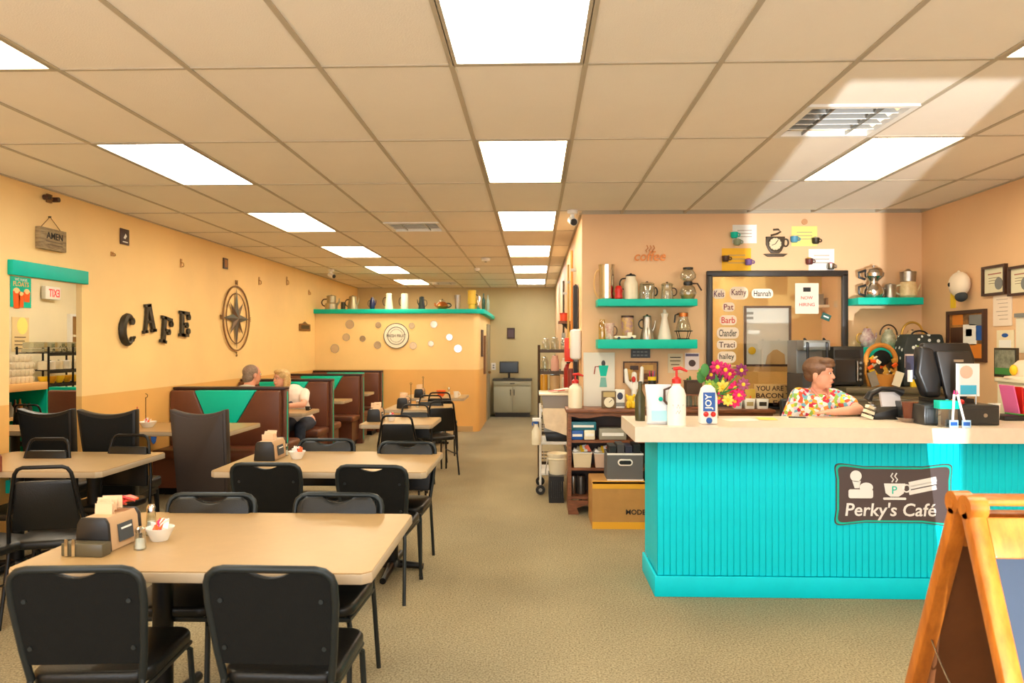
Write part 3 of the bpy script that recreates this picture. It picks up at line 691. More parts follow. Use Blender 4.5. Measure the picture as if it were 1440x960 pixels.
for s in (-1, 1):
    kx = s*.1+.03
    sk += [('c', (s*.095, .03, .075), (kx, -.38, .065), .085, .062), ('c', (kx, -.38, .065), (kx, -.42, -.4), .058, .038), ('c', (kx, -.41, -.435), (kx, -.55, -.448), .036, .03)]
blob('body', sk, .0075, SKIN, lady, 3)
face(P, yaw, 1.02, lady, mat('iris_blue', (60, 80, 100), .25))
HAIRW = mat('blonde_hair', (222, 190, 130), .5, rgb2=(176, 140, 84), scale=40, stretch=(1, 1, 3))
blob('hair', [('e', P(-.02, 0, .045), (.105, .092, .085), yaw), ('e', P(-.05, 0, -.03), (.075, .09, .11), yaw), ('e', P(.03, 0, .09), (.065, .075, .034), yaw), ('c', P(-.02, .08, .03), P(.0, .082, -.1), .026, .02), ('c', P(-.02, -.08, .03), P(.0, -.082, -.1), .026, .02)], .008, HAIRW, lady, 2)
TEE = mat('white_tee', (238, 224, 214), .8, vary=.06, scale=14)
blob('t_shirt', [('c', (0, .06, .08), (-.08, -.01, .42), .166, .163), ('e', (-.09, -.015, .455), (.205, .115, .083), 0), ('c', (.07, -.02, .465), V((.085, -.02, .47)).lerp(eL, .62), .066, .06), ('c', (-.24, -.02, .455), V((-.26, -.02, .46)).lerp(eR, .62), .066, .06), ('e', (0, .05, .07), (.195, .165, .1))], .01, TEE, lady, 4)
G().disc((-.06, -.178, .34), .03, .006, 'y', 16).build('shirt_print', mat('print_navy', (60, 70, 90), .7), lady)
JEAN = mat('blue_jeans', (46, 56, 76), .85, vary=.2, scale=25)
js = [('e', (0, .05, .065), (.2, .165, .085))]
for s in (-1, 1):
    kx = s*.1+.03; js += [('c', (s*.095, .03, .072), (kx, -.385, .065), .097, .075), ('c', (kx, -.385, .06), (kx, -.425, -.37), .07, .055)]
blob('jeans', js, .01, JEAN, lady, 3)
for s in (-1, 1): blob('shoe', [('c', (s*.1+.03, -.4, -.435), (s*.1+.03, -.56, -.446), .043, .036)], .01, WHITE, lady, 2)
# -- man in the booth, back to us
mx_ = onY(349, 530, 8.4).x
man = thing('person', 'grey-haired man in a grey shirt seen from behind in the booth', 'person', (mx_, 8.36, .48))
hc = V((.03, .08, .742)); hd = V((.62, .78, 0)); HS, P, yaw = head_shapes(hc, hd, 1.06)
sk = list(HS)+[('c', (0, 0, .52), hc+V((-.01, -.02, -.07)), .065, .062), ('c', (0, -.03, .12), (0, 0, .46), .16, .17), ('e', (0, 0, .51), (.215, .11, .085)), ('e', (0, -.02, .1), (.18, .14, .11))]
for s in (-1, 1):
    e_, w_ = V((s*.27, .2, .335)), V((s*.12, .40, .325))
    sk += [('c', (s*.19, 0, .52), e_, .055, .044), ('c', e_, w_, .044, .03)]+hand_shapes(w_, (-s*.7, .7, 0), s, 1, .2)
    sk += [('c', (s*.1, 0, .085), (s*.12, .42, .075), .09, .068), ('c', (s*.12, .42, .075), (s*.12, .44, -.4), .062, .042), ('c', (s*.12, .43, -.435), (s*.12, .58, -.448), .038, .03)]
blob('body', sk, .0075, SKIN2, man, 3)
face(P, yaw, 1.06, man)
HAIRG = mat('grey_brown_hair', (112, 92, 76), .7, rgb2=(150, 122, 104), scale=60)
blob('hair', [('e', P(-.016, 0, .034), (.1, .085, .088), yaw), ('e', P(-.05, 0, -.03), (.062, .078, .072), yaw)], .008, HAIRG, man, 2)
GT = mat('grey_tee', (186, 184, 170), .85, vary=.08, scale=16)
blob('t_shirt', [('c', (0, -.03, .1), (0, 0, .46), .175, .182), ('e', (0, 0, .505), (.228, .125, .09))]+[('c', (s*.17, 0, .52), V((s*.19, 0, .52)).lerp(V((s*.27, .2, .335)), .7), .07, .064) for s in (-1, 1)], .01, GT, man, 4)
blob('jeans', [('e', (0, -.02, .07), (.195, .155, .09))]+[('c', (s*.1, 0, .08), (s*.12, .425, .075), .1, .08) for s in (-1, 1)]+[('c', (s*.12, .425, .07), (s*.12, .445, -.37), .074, .058) for s in (-1, 1)], .012, JEAN, man, 3)
for s in (-1, 1): blob('shoe', [('c', (s*.12, .42, -.435), (s*.12, .59, -.446), .045, .038)], .01, BLACKP, man, 2)
# ------------------------------------------------------------------ vessels (coffee pots and the like)
def vessel(name, label, cat, loc, r, h, prof, m, lid=None, handle=None, spout=None, hm=None, group=None, seg=20, knob=True, hz=(.25, .8), hw=.55, lidm=None):
    """prof: (radius, height) as fractions of r and h; handle/spout: -1 left, +1 right"""
    t = thing(name, label, cat, loc, 0, group)
    P_ = [(a*r, b*h) for a, b in prof]
    G().lathe([(.001, 0)]+P_, seg=seg).build('body', m, t)
    rt = P_[-1][0]
    if lid:
        G().lathe([(rt*1.06, h), (rt*1.06, h+.006), (rt*.8, h+lid*.6), (.001, h+lid*.6)], seg=seg).build('lid', lidm or m, t)
        if knob: G().lathe([(.006, h+lid*.55), (.011, h+lid*.8), (.009, h+lid), (.001, h+lid)], seg=10).build('knob', hm or BLACKP, t)
    def rad(z):
        zs = [(b*h, a*r) for a, b in prof]
        for (z0, r0), (z1, r1) in zip(zs, zs[1:]):
            if z0 <= z <= z1: return r0+(r1-r0)*(z-z0)/max(1e-6, z1-z0)
        return zs[-1][1]
    if handle:
        z0, z1 = hz[0]*h, hz[1]*h; s = handle; pts = [(s*rad(z0)*.96, 0, z0)]
        for k in range(1, 8): a = PI*k/8; pts.append((s*(max(rad(z0), rad(z1))+hw*r*math.sin(a)), 0, z0+(z1-z0)*(1-math.cos(a))/2))
        pts.append((s*rad(z1)*.96, 0, z1)); G().tube(pts, max(.006, r*.1), 8).build('handle', hm or BLACKP, t)
    if spout:
        s = spout; z0, z1 = .35*h, .85*h
        G().tube([(s*rad(z0)*.9, 0, z0), (s*(rad(z0)+r*.25), 0, z0+(z1-z0)*.45), (s*(rad(z1)+r*.55), 0, z1)], [r*.2, r*.15, r*.1], 10).build('spout', m, t)
    return t
CYL = [(.92, 0), (1, .02), (1, .96), (.94, 1)]; BELL = [(1, 0), (1, .1), (.72, .75), (.7, 1)]; POT = [(.6, 0), (.85, .12), (1, .42), (.85, .75), (.55, .95), (.5, 1)]
CONE = [(1, 0), (.98, .08), (.5, .9), (.55, 1)]; MOKA = [(1, 0), (.98, .05), (.72, .48), (.74, .52), (.98, .97), (.95, 1)]; JAR = [(.95, 0), (1, .05), (1, .75), (.7, .9), (.7, 1)]
BOT = [(.95, 0), (1, .04), (1, .62), (.4, .8), (.36, 1)]; CUP = [(.7, 0), (.75, .03), (1, 1)]; BOWL = [(.5, 0), (.55, .06), (.9, .55), (1, 1)]
# ------------------------------------------------------------------ things standing on the dining tables
def caddy(loc, rz, lab, L_=.30, full=False):
    t = thing('napkin_caddy', lab, 'napkin holder', loc, rz, 'napkin caddies')
    tr = [(-.075, 0), (.075, 0), (.065, .11), (.05, .135), (-.05, .135), (-.065, .11)]
    G().prism(tr, -L_/2, -L_/2+.02).build('front_plate', BLACKP, t, bevel=.006)
    G().prism(tr, L_/2-.02, L_/2).build('back_plate', BLACKP, t, bevel=.006)
    G().prism([(a*.93, b*.96+.003) for a, b in tr], -L_/2+.02, L_/2-.02).build('body', mat('caddy_tan', (196, 160, 120), .5), t)
    G().cbox((.069, 0, .062), (.003, L_*.42, .07), (0, R(-8), 0)).build('label_card', mat('caddy_card', (66, 72, 76), .6), t)
    [G().cbox((.0715-.0035*q, 0, .078-.016*q), (.002, L_*(.3-.05*q), .007), (0, R(-8), 0)).build('print_line', PAPER, t) for q in range(3)]
    g = G(); random.seed(len(lab))
    for k in range(5): g.cbox((random.uniform(-.02, .02), -.03+k*.012, .15+.006*k), (.075, .004, .05), (R(random.uniform(-25, 25)), 0, R(random.uniform(-15, 15))))
    g.build('napkin', mat('napkin_tan', (232, 198, 160), .8), t)
    if full:
        G().box(-.085, .085, -L_/2-.06, -L_/2-.005, 0, .05).build('packet_tray', mat('smoke_tray', (88, 80, 60), .3), t, bevel=.004)
        for k, x in enumerate((-.06, -.03)): G().cbox((x, -L_/2-.063, .035), (.013, .006, .065)).build('chrome_strip', CHROME, t)
    return t
def shaker(loc, lab, m=GLASS, h=.09):
    t = thing('salt_shaker', lab, 'shaker', loc, 0, 'salt and pepper shakers')
    G().lathe([(.001, 0), (.024, 0), (.024, .01), (.017, h*.75), (.017, h*.78)], seg=10).build('glass_body', m, t)
    G().lathe([(.001, .004), (.019, .004), (.016, h*.45), (.001, h*.45)], seg=10).build('salt', PAPER, t)
    G().lathe([(.019, h*.76), (.019, h*.92), (.012, h), (.001, h)], seg=12).build('cap', CHROME, t); return t
def sugar(loc, lab, r=.055):
    t = thing('sugar_bowl', lab, 'bowl', loc, 0, 'sugar packet bowls')
    G().lathe([(.001, 0), (r*.55, 0), (r*.62, .008), (r, .055), (r*.95, .055), (r*.55, .012), (.001, .012)], seg=20).build('bowl', CERAM, t)
    random.seed(int(abs(loc[0]*100)))
    for k in range(9):
        a = random.uniform(0, 6.28); q = random.uniform(0, r*.5)
        G().cbox((q*math.cos(a), q*math.sin(a), .055+.002*k), (.022, .004, .045), (R(random.uniform(-45, 45)), R(random.uniform(-30, 30)), a)).build('sugar_packet', (PAPER, PAPER, ORANGE, PAPER, PINK)[k % 5], t)
    return t
def squeeze(loc, lab, m, cap, h=.17, r=.03):
    t = thing('sauce_bottle', lab, 'bottle', loc)
    G().lathe([(.001, 0), (r, 0), (r, h*.62), (r*.8, h*.72), (r*.55, h*.76), (r*.55, h*.8)], seg=16).build('bottle', m, t)
    G().lathe([(r*.62, h*.78), (r*.62, h*.9), (r*.3, h), (.001, h)], seg=14).build('cap', cap, t); return t
def onT(px, py): p = onZ(px, py, TT); return (p.x, p.y, TT+.0005)
p = onT(134, 776); caddy((p[0], p[1]+.1, p[2]), R(-4), 'black and tan napkin caddy on the nearest table', .22, True)
p0 = p
t = thing('ketchup_packets', 'red and orange condiment packets piled on the nearest napkin caddy', 'packets', (p[0]+.02, p[1]+.17, TT+.135))
for k in range(6): G().cbox((-.03+.012*k, (.02, -.02)[k % 2], .025+.004*k), (.05, .03, .008), (R(20*(k % 3)-20), R(25-9*k), R(40*k))).build('packet', (ORANGE, RED)[k % 2], t)
a = onT(197, 772); shaker(a, 'clear glass salt shaker in front of the sugar bowl on the nearest table')
b = onT(207, 757); shaker((b[0]-.015, b[1]+.06, b[2]), 'taller salt shaker behind the sugar bowl on the nearest table', h=.13)
c = onT(218, 762); sugar((c[0]+.005, c[1]+.03, c[2]), 'white bowl of sugar packets on the nearest table', .058)
p = onT(372, 648); caddy((p[0], p[1]+.13, p[2]), 0, 'black napkin caddy with paper napkins on the second-row aisle table', .28)
c = onT(411, 648); sugar((c[0], c[1]+.1, c[2]), 'white bowl of sugar packets on the second-row aisle table', .062)
c = onT(393, 645); shaker((c[0]-.01, c[1]+.16, c[2]), 'salt shaker beside the caddy on the second-row aisle table')
p = onT(526, 593); caddy((p[0], p[1]+.1, p[2]), 0, 'black napkin caddy on the nearest square table', .24)
c = onT(548, 593); sugar((c[0], c[1]+.1, c[2]), 'white sugar bowl on the nearest square table', .05)
p = onT(566, 574); caddy((p[0], p[1]+.1, p[2]), 0, 'black napkin caddy on the middle square table', .24)
c = onT(584, 573); shaker((c[0]+.02, c[1]+.05, c[2]), 'salt shaker on the middle square table')
p = onT(589, 559); caddy((p[0], p[1]+.1, p[2]), 0, 'black napkin caddy on the farthest square table', .24)
c = onT(619, 558); vessel('soup_bowl', 'orange bowl on the farthest square table', 'bowl', (c[0], c[1]+.1, TT), .075, .10, BOWL, ORANGE)
c = onT(643, 560); vessel('coffee_mug', 'white mug at the right end of the farthest square table', 'mug', (c[0]-.03, c[1]+.12, TT), .042, .1, CUP, CERAM, handle=1, hm=CERAM)
c = onT(630, 558); shaker((c[0]-.01, c[1]+.2, c[2]), 'glass shaker between bowl and mug on the farthest table', h=.14)
for px, py, lab in ((583, 574, 'thin wire menu stand on the middle square table'), (600, 560, 'thin wire menu stand on the farthest square table')):
    c = onT(px-3, py-3); t = thing('menu_stand', lab, 'stand', (c[0]-.04, c[1]+.12, TT))
    G().lathe([(.001, 0), (.03, 0), (.03, .006), (.001, .008)], seg=14).build('base', BLACKM, t); G().cyl((0, 0, .006), (0, 0, .28), .004).build('rod', BLACKM, t)
    G().ring((0, 0, .292), .012, .003, 'y', 14).build('clip_ring', BLACKM, t)
# wall table before the first booth
c = onT(188, 599); squeeze((c[0], c[1]+.03, TT), 'red-capped sauce bottle on the wall table before the first booth', mat('sauce_label', (214, 196, 170), .4), RED, .21, .036)
c = onT(205, 601); sugar((c[0], c[1]+.04, c[2]), 'sugar bowl on the wall table before the first booth', .085)
c = onT(196, 598); t = thing('menu_stand', 'wire stand with ring top beside the red-capped sauce bottle', 'stand', (c[0], c[1]+.12, TT))
G().lathe([(.001, 0), (.04, 0), (.04, .008), (.001, .01)], seg=14).build('base', BRONZE, t); G().cyl((0, 0, .008), (0, 0, .27), .005).build('rod', BRONZE, t); G().ring((0, 0, .292), .02, .004, 'y', 16).build('clip_ring', BRONZE, t)
c = onT(-2, 664); squeeze((c[0]-.03, c[1]+.02, TT), 'dark-capped sauce bottle at the left picture edge on the wall table', mat('brown_sauce', (120, 60, 40), .3), WOODD, .15, .032)
c = onT(452, 580); p = onZ(408, 580, TT)
vessel('coffee_mug', 'dark coffee mug beside the woman on the booth table', 'mug', (onZ(418, 581, TT).x, 9.0, TT), .03, .05, CUP, BLACKP, handle=1)
# blue pennant hanging under the wall table's front edge
p = onY(216, 612, 6.75); t = tag(G().prism([(-.028, 0), (.028, 0), (.02, -.05), (0, -.072), (-.02, -.05)], -.006, 0).build('pennant', BLUE, loc=(p.x, 6.755, TT-.045)), 'small blue pennant hanging from the wall table edge', 'pennant')
# ------------------------------------------------------------------ left wall decor
EPS = .002
def wallthing(name, label, cat, px0, py0, px1, py1, X=None, group=None):
    X = WL if X is None else X
    y, z, l_, h_ = wbox(px0, py0, px1, py1, X); t = thing(name, label, cat, (X+(EPS if X < 0 else -EPS), y, z+h_/2), 0, group); return t, l_, h_
# weathered AMEN board
t, l_, h_ = wallthing('hanging_sign', 'weathered wooden sign with AMEN lettering hanging above the teal header', 'sign', 49, 322, 86, 352)
G().box(0, .045, -l_/2, l_/2, -h_/2, h_/2).build('board', mat('weathered_wood', (178, 154, 112), .8, rgb2=(122, 100, 70), scale=9, stretch=(1, 1, 6)), t, bevel=.004)
text('AMEN', l_*.62, (.045, .01, h_*.16), FACE_PX, INK, t, bold=.01)
mat('faded_ink', (110, 92, 66), .8)
for q in range(2): G().box(.045, .047, -l_*.3+.02*q, l_*.34, -h_*(.14+.14*q), -h_*(.1+.14*q)).build('faded_line', MATS['faded_ink'], t)
G().tube([(.02, -l_*.38, h_/2), (.012, 0, h_/2+.1), (.02, l_*.38, h_/2)], .003, 6).build('cord', BRONZE, t)
G().cyl((0, 0, h_/2+.1), (.02, 0, h_/2+.1), .006).build('nail', IRON, t)
HOOK = mat('hook_brass', (190, 140, 76), .5, metal=.3)
# little signs, hooks and frames
t, l_, h_ = wallthing('wall_fixture', 'small twin emergency lamp bracket high on the left wall', 'lamp bracket', 58, 273, 76, 285)
G().box(0, .02, -l_*.18, l_*.18, -h_/2, h_/2).build('plate', BRONZE, t, bevel=.003)
for s in (-1, 1): G().disc((.03, s*l_*.36, 0), h_*.3, .05, 'x', 14).build('lamp', WOODD, t); 
G().cyl((.012, -l_*.36, 0), (.012, l_*.36, 0), .008).build('bar', BRONZE, t)
t, l_, h_ = wallthing('small_sign', 'small dark brown sign with a white mark high on the left wall', 'sign', 168, 322, 180, 344)
G().box(0, .012, -l_/2, l_/2, -h_/2, h_/2).build('plate', mat('sign_dark_brown', (70, 44, 40), .5), t, bevel=.002)
G().prism([(-l_*.2, -h_*.1), (0, -h_*.14), (l_*.2, h_*.05), (l_*.05, h_*.22)], .012, .014, 'yz').build('mark', PAPER, t); G().box(.012, .014, -l_*.3, l_*.3, -h_*.36, -h_*.3).build('text_line', PAPER, t)
t, l_, h_ = wallthing('small_sign', 'small narrow framed picture above the compass on the left wall', 'picture', 313, 363, 319, 378)
G().box(0, .015, -l_/2, l_/2, -h_/2, h_/2).build('frame', WOODD, t); G().box(.015, .017, -l_*.3, l_*.3, -h_*.36, h_*.36).build('picture', mat('amber_print', (170, 110, 50), .6), t)
for px, py, hh, lab in ((254, 370, 12, 'small bronze hook between the brown sign and the compass'), (364, 395, 11, 'small bronze hook right of the compass'), (403, 395, 12, 'small bronze hook farther along the left wall'), (434, 411, 7, 'tiny hook near the far corner of the left wall'), (157, 357, 6, 'tiny bare hook below the brown sign')):
    t, l_, h_ = wallthing('wall_hook', lab, 'hook', px-2, py-hh/2, px+2, py+hh/2)
    G().box(0, .006, -.02, .02, -h_/2, h_/2).build('plate', HOOK, t); G().tube([(.006, 0, h_*.1), (.03, 0, 0), (.035, 0, -h_*.3), (.026, 0, -h_*.42), (.016, 0, -h_*.34)], .006, 6).build('prong', HOOK, t)
t, l_, h_ = wallthing('wall_plaque', 'small bronze plaque with arched top on the left wall near the booths', 'plaque', 420, 452, 435, 465)
G().prism([(-l_/2, -h_/2), (l_/2, -h_/2), (l_/2, h_*.22), (l_*.2, h_*.28), (0, h_/2), (-l_*.2, h_*.28), (-l_/2, h_*.22)], 0, .02, 'yz').build('plate', BRONZE, t, bevel=.003); G().box(.02, .023, -l_*.38, l_*.38, -h_*.3, h_*.1).build('relief', IRON, t)
t, l_, h_ = wallthing('power_outlet', 'white power outlet low on the left wall under the tables', 'outlet', 98, 669, 108, 682)
G().box(0, .008, -.04, .04, -.06, .06).build('plate', WHITE, t, bevel=.003)
for z in (-.025, .025): G().box(.008, .011, -.017, .017, z-.014, z+.014).build('socket', RED, t)
t, l_, h_ = wallthing('teal_box', 'small teal box fixed low on the left wall under the table', 'box', 7, 673, 26, 691)
G().box(0, .06, -l_/2, l_/2, -h_/2, h_/2).build('box', TEALS, t, bevel=.004); G().box(.06, .064, -l_*.4, l_*.4, h_*.1, h_*.16).build('lid_line', DGREY, t)
# CAFE letters, cut metal with ball serifs
def letter(ch, px0, py0, px1, py1, tilt, lab):
    t, l_, h_ = wallthing('wall_letter', lab, 'letter', px0, py0, px1, py1, group='metal letters on the left wall'); t.rotation_euler = (R(-tilt), 0, 0)
    g = G(); a, b = l_/2, h_/2; d0, d1 = .004, .03; s = l_*.26
    def bar(u0, v0, u1, v1, w_):
        q = Vector((u1-u0, v1-v0)).normalized(); n_ = Vector((-q.y, q.x))*w_/2
        g.prism([(u0+n_.x, v0+n_.y), (u0-n_.x, v0-n_.y), (u1-n_.x, v1-n_.y), (u1+n_.x, v1+n_.y)], d0, d1, 'yz')
    def ball(u, v, r): g.disc((.017, u, v), r, .026, 'x', 14)
    if ch == 'C':
        P = []
        for k in range(15): ang = R(48+264*k/14); P.append(Vector((.017, a*.9*math.cos(ang), b*.93*math.sin(ang))))
        g.tube(P, [s*.28+s*.42*math.sin(PI*k/14) for k in range(15)], 8); ball(a*.55, b*.62, s*.6); ball(a*.62, -b*.62, s*.45); bar(a*.62, -b*.62, a*1.0, -b*.45, s*.35)
    elif ch == 'A':
        bar(-a*.72, -b, -a*.1, b, s*.62); bar(a*.72, -b, a*.12, b, s*.95); bar(-a*.45, -b*.25, a*.45, -b*.25, s*.4); bar(-a*.55, b*.93, a*.4, b*.93, s*.5); bar(-a*1.05, -b*.93, -a*.35, -b*.93, s*.5); bar(a*.3, -b*.93, a*1.1, -b*.93, s*.5)
    else:
        bar(-a*.5, -b, -a*.5, b, s*1.0); bar(-a, b*.9, a*.75, b*.9, s*.5); ball(a*.72, b*.58, s*.5); bar(a*.72, b*.85, a*.72, b*.5, s*.4); bar(-a*.5, 0, a*.35, 0, s*.45); ball(a*.35, -b*.08, s*.5); bar(-a, -b*.9, 0, -b*.9, s*.5)
        if ch == 'E': bar(-a*.5, -b*.9, a*.7, -b*.9, s*.5); ball(a*.68, -b*.55, s*.52)
    g.build('letter', IRON, t)
letter('C', 168, 443, 187, 484, 3, 'dark metal wall letter C, first of the word')
letter('A', 198, 428, 215, 467, -6, 'dark metal wall letter A, second and highest of the word')
letter('F', 224, 446, 240, 483, 8, 'dark metal wall letter F, third of the word')
letter('E', 250, 438, 265, 473, 2, 'dark metal wall letter E, last of the word')
# compass rose
t, l_, h_ = wallthing('compass_rose', 'large bronze compass rose wall ornament with verdigris star', 'wall ornament', 308, 391, 351, 504)
ro, ri = h_*.40, h_*.31
G().ring((.02, 0, 0), ro, .011, 'x', 48).build('outer_ring', BRONZE, t); G().ring((.02, 0, 0), ri, .008, 'x', 40).build('inner_ring', BRONZE, t)
def starpt(g, a, ln, w_):
    c, s = math.cos(a), math.sin(a); tip = Vector((.02, ln*c, ln*s)); mid = Vector((.055, 0, 0)); l2 = Vector((.02, -w_*s, w_*c)).lerp(Vector((.02, ln*.18*c, ln*.18*s)), 0)+Vector((0, ln*.2*c, ln*.2*s)); r2 = Vector((.02, w_*s, -w_*c))+Vector((0, ln*.2*c, ln*.2*s))
    back = Vector((.012, 0, 0)); v = [g.bm.verts.new(q) for q in (tip, l2, r2, mid, back)]
    for f in ((0, 1, 3), (0, 3, 2), (0, 2, 4), (0, 4, 1), (1, 4, 3), (2, 3, 4)): g._f([v[i] for i in f])
for k in range(4): g = G(); starpt(g, PI/2*k, ro*.98, ro*.13); g.build('main_point', VERD, t)
for k in range(4): g = G(); starpt(g, PI/4+PI/2*k, ro*.72, ro*.12); g.build('minor_point', mat('compass_brown', (108, 84, 62), .5, metal=.4), t)
for ch, u, v in (('N', 0, ro+.05), ('S', 0, -ro-.05), ('W', -ro-.035, 0), ('E', ro+.035, 0)): text(ch, None, (.012, u, v), FACE_PX, BRONZE, t, 'compass_letter', depth=.012, size=.085, bold=.01)
# ------------------------------------------------------------------ partition ornaments
sx_, sz_, sw_, sh_ = pbox(540, 454, 575, 490, YP)
t = thing('round_sign', 'round white sign with ring lettering on the partition', 'sign', (sx_, YP-EPS, sz_+sh_/2)); r_ = sh_/2
G().disc((0, -.01, 0), r_, .02, 'y', 40).build('disc', mat('sign_cream', (240, 230, 208), .6), t)
for q, w_ in ((.97, .006), (.68, .006), (.5, .003)): G().ring((0, -.021, 0), r_*q, w_, 'y', 40).build('ring_line', INK, t)
G().box(-r_*.8, r_*.8, -.024, -.02, -r_*.17, r_*.17).build('band', MATS['sign_cream'], t)
text('FRESH FRUIT', r_*1.5, (0, -.024, 0), FACE_Y, INK, t, bold=.01, height=r_*.24)
MIR = mat('mirror_disc', (200, 190, 172), .12, metal=1)
for px, py, rr, where in ((492, 456, 6, 'upper left'), (487, 474, 5, 'left, second from the wall'), (510, 476, 4, 'left of the round sign, lower'), (471, 490, 6, 'nearest the left wall'), (532, 457, 4, 'just upper left of the round sign'), (531, 485, 5, 'just lower left of the round sign'), (579, 458, 4, 'just upper right of the round sign'), (581, 486, 5, 'just lower right of the round sign'), (610, 456, 5, 'upper right, below the dark pot'), (606, 483, 4, 'right of the round sign, lower'), (632, 474, 4.5, 'second from the right end'), (644, 490, 5.5, 'nearest the right end')):
    p = onY(px, py, YP); t = thing('round_mirror', 'small round mirror on the partition, %s' % where, 'mirror', (p.x, YP-EPS, p.z), 0, 'round mirrors on the partition'); r_ = rr*YP/F
    G().disc((0, -.004, 0), r_, .008, 'y', 20).build('glass', MIR, t); G().ring((0, -.006, 0), r_, .003, 'y', 24, 5).build('rim', GREY, t)
ZP = PH+.031; YT = YP+.03
def ontop(px0, px1, py0, name, label, cat, prof, m, **k):
    cx, z0, w_, h_ = pbox(px0, py0, px1, 436, YT); return vessel(name, label, cat, (cx, YT, ZP), w_/2*k.pop('rs', .62)*1.28, (h_)*k.pop('hs', .86), prof, m, **k)
gP = 'coffee pots on the partition ledge'
PEW = mat('pewter', (168, 158, 128), .35, metal=.8)
ontop(455, 477, 415, 'drip_pot', 'pewter drip coffee pot at the left end of the partition ledge', 'coffee pot', [(1, 0), (1, .42), (.9, .48), (.72, .5), (.72, 1)], PEW, lid=.03, handle=-1, spout=1, hm=WOODD, group=gP)
ontop(477, 488, 424, 'small_pan', 'small dark pan between two pewter pots on the partition ledge', 'pan', CYL, IRON, group=gP, rs=.45)
ontop(487, 505, 416, 'moka_pot', 'pewter stovetop pot with black knob on the partition ledge', 'coffee pot', BELL, PEW, lid=.03, handle=-1, spout=1, group=gP)
ontop(517, 530, 418, 'enamel_pot', 'dark blue enamel coffee pot on the partition ledge', 'coffee pot', POT, mat('navy_enamel', (34, 38, 78), .25), lid=.025, handle=-1, spout=1, group=gP, hm=BLACKP, rs=.5)
ontop(538, 556, 412, 'percolator', 'cream percolator with black handle on the partition ledge', 'coffee pot', BELL, CREAM, lid=.035, handle=-1, spout=None, group=gP, rs=.5)
ontop(561, 577, 412, 'percolator', 'white banded percolator with dark handle on the partition ledge', 'coffee pot', CYL, mat('white_enamel', (226, 212, 192), .3), lid=.03, handle=-1, group=gP, rs=.5)
ontop(586, 600, 417, 'enamel_pot', 'dark green coffee pot on the partition ledge', 'coffee pot', BELL, mat('dark_green_enamel', (40, 50, 48), .25), lid=.025, handle=1, spout=-1, group=gP, hm=BLACKP, rs=.55)
ontop(610, 634, 417, 'tea_kettle', 'glass and copper tea kettle on the partition ledge', 'kettle', POT, COPPER, lid=.05, handle=1, spout=-1, group=gP, lidm=GLASS, rs=.55, hs=.55)
ontop(638, 649, 413, 'steel_canister', 'pale steel canister on the partition ledge', 'canister', [(.7, 0), (.8, .2), (1, 1)], STEEL, group=gP)
ontop(655, 672, 406, 'yellow_jug', 'yellow jug on a black base on the partition ledge', 'jug', [(.8, 0), (.8, .25), (1, .27), (.95, .9), (1, 1)], mat('yellow_jug', (236, 196, 60), .35), lid=.02, handle=1, group=gP, rs=.55)
ontop(667, 679, 415, 'chrome_creamer', 'small chrome pot beside the yellow jug on the partition ledge', 'pot', POT, CHROME, lid=.02, group=gP, rs=.5)
YT = YP+.55
ontop(677, 683, 408, 'green_bottle', 'slim green bottle at the right end of the partition ledge', 'bottle', BOT, mat('green_glass', (44, 96, 70), .15), group=gP)
ontop(683, 689, 411, 'striped_bottle', 'pale slim bottle at the right end of the partition ledge', 'bottle', BOT, mat('pale_green_glass', (170, 190, 170), .15), group=gP)
# side of the restroom block: door, dark hangings
t = struct(G().box(PX1, PX1+.03, 15.1, 15.9, 0, 2.0).build('door_1', mat('door_grey', (150, 140, 112), .5)))
G().ell((.0, 0, 0), .03, 10).build('door_handle', BRONZE, t, (PX1+.06, 15.2, 1.0))
for y, z0, z1, lab, m_ in ((13.7, 1.35, 1.85, 'dark framed notice on the side of the restroom block', WOODD), (14.4, 1.0, 1.75, 'tall brown board hung on the side of the restroom block', mat('tan_board', (122, 84, 52), .6))):
    t = thing('notice_board', lab, 'board', (PX1+EPS, y, z0)); G().box(0, .03, -.16, .16, 0, z1-z0).build('frame', m_, t); G().box(.03, .034, -.12, .12, .04, z1-z0-.04).build('panel', mat('board_panel', (150, 120, 84), .6), t)
# ------------------------------------------------------------------ far wall: cabinet, till, small picture
cx, z0, w_, h_ = pbox(694, 533, 747, 588, 15.85)
t = thing('base_cabinet', 'grey-green two-door cabinet against the far wall', 'cabinet', (cx, 16.1, 0)); CG = mat('cabinet_sage', (176, 172, 146), .5); hh = z0+h_
G().box(-w_/2, w_/2, -.25, .28, .1, hh-.03).build('body', CG, t); G().box(-w_/2+.03, w_/2-.03, -.2, .28, 0, .1).build('plinth', DGREY, t)
G().box(-w_/2-.02, w_/2+.02, -.28, .29, hh-.03, hh).build('worktop', mat('dark_worktop', (54, 50, 44), .4), t)
for s in (-1, 1):
    d = G().box(min(s*.008, s*(w_/2-.01)), max(s*.008, s*(w_/2-.01)), -.27, -.25, .13, hh-.16).build('door', CG, t, bevel=.003); G().cyl((s*.04, -.285, hh-.35), (s*.04, -.285, hh-.22), .008).build('handle', BLACKM, d)
d = G().box(-w_/2+.01, w_/2-.01, -.27, -.25, hh-.14, hh-.04).build('drawer', CG, t, bevel=.003); G().cyl((-.05, -.285, hh-.09), (.05, -.285, hh-.09), .008).build('handle', BLACKM, d)
cx, z0, w_, h_ = pbox(702, 508, 729, 533, 15.95)
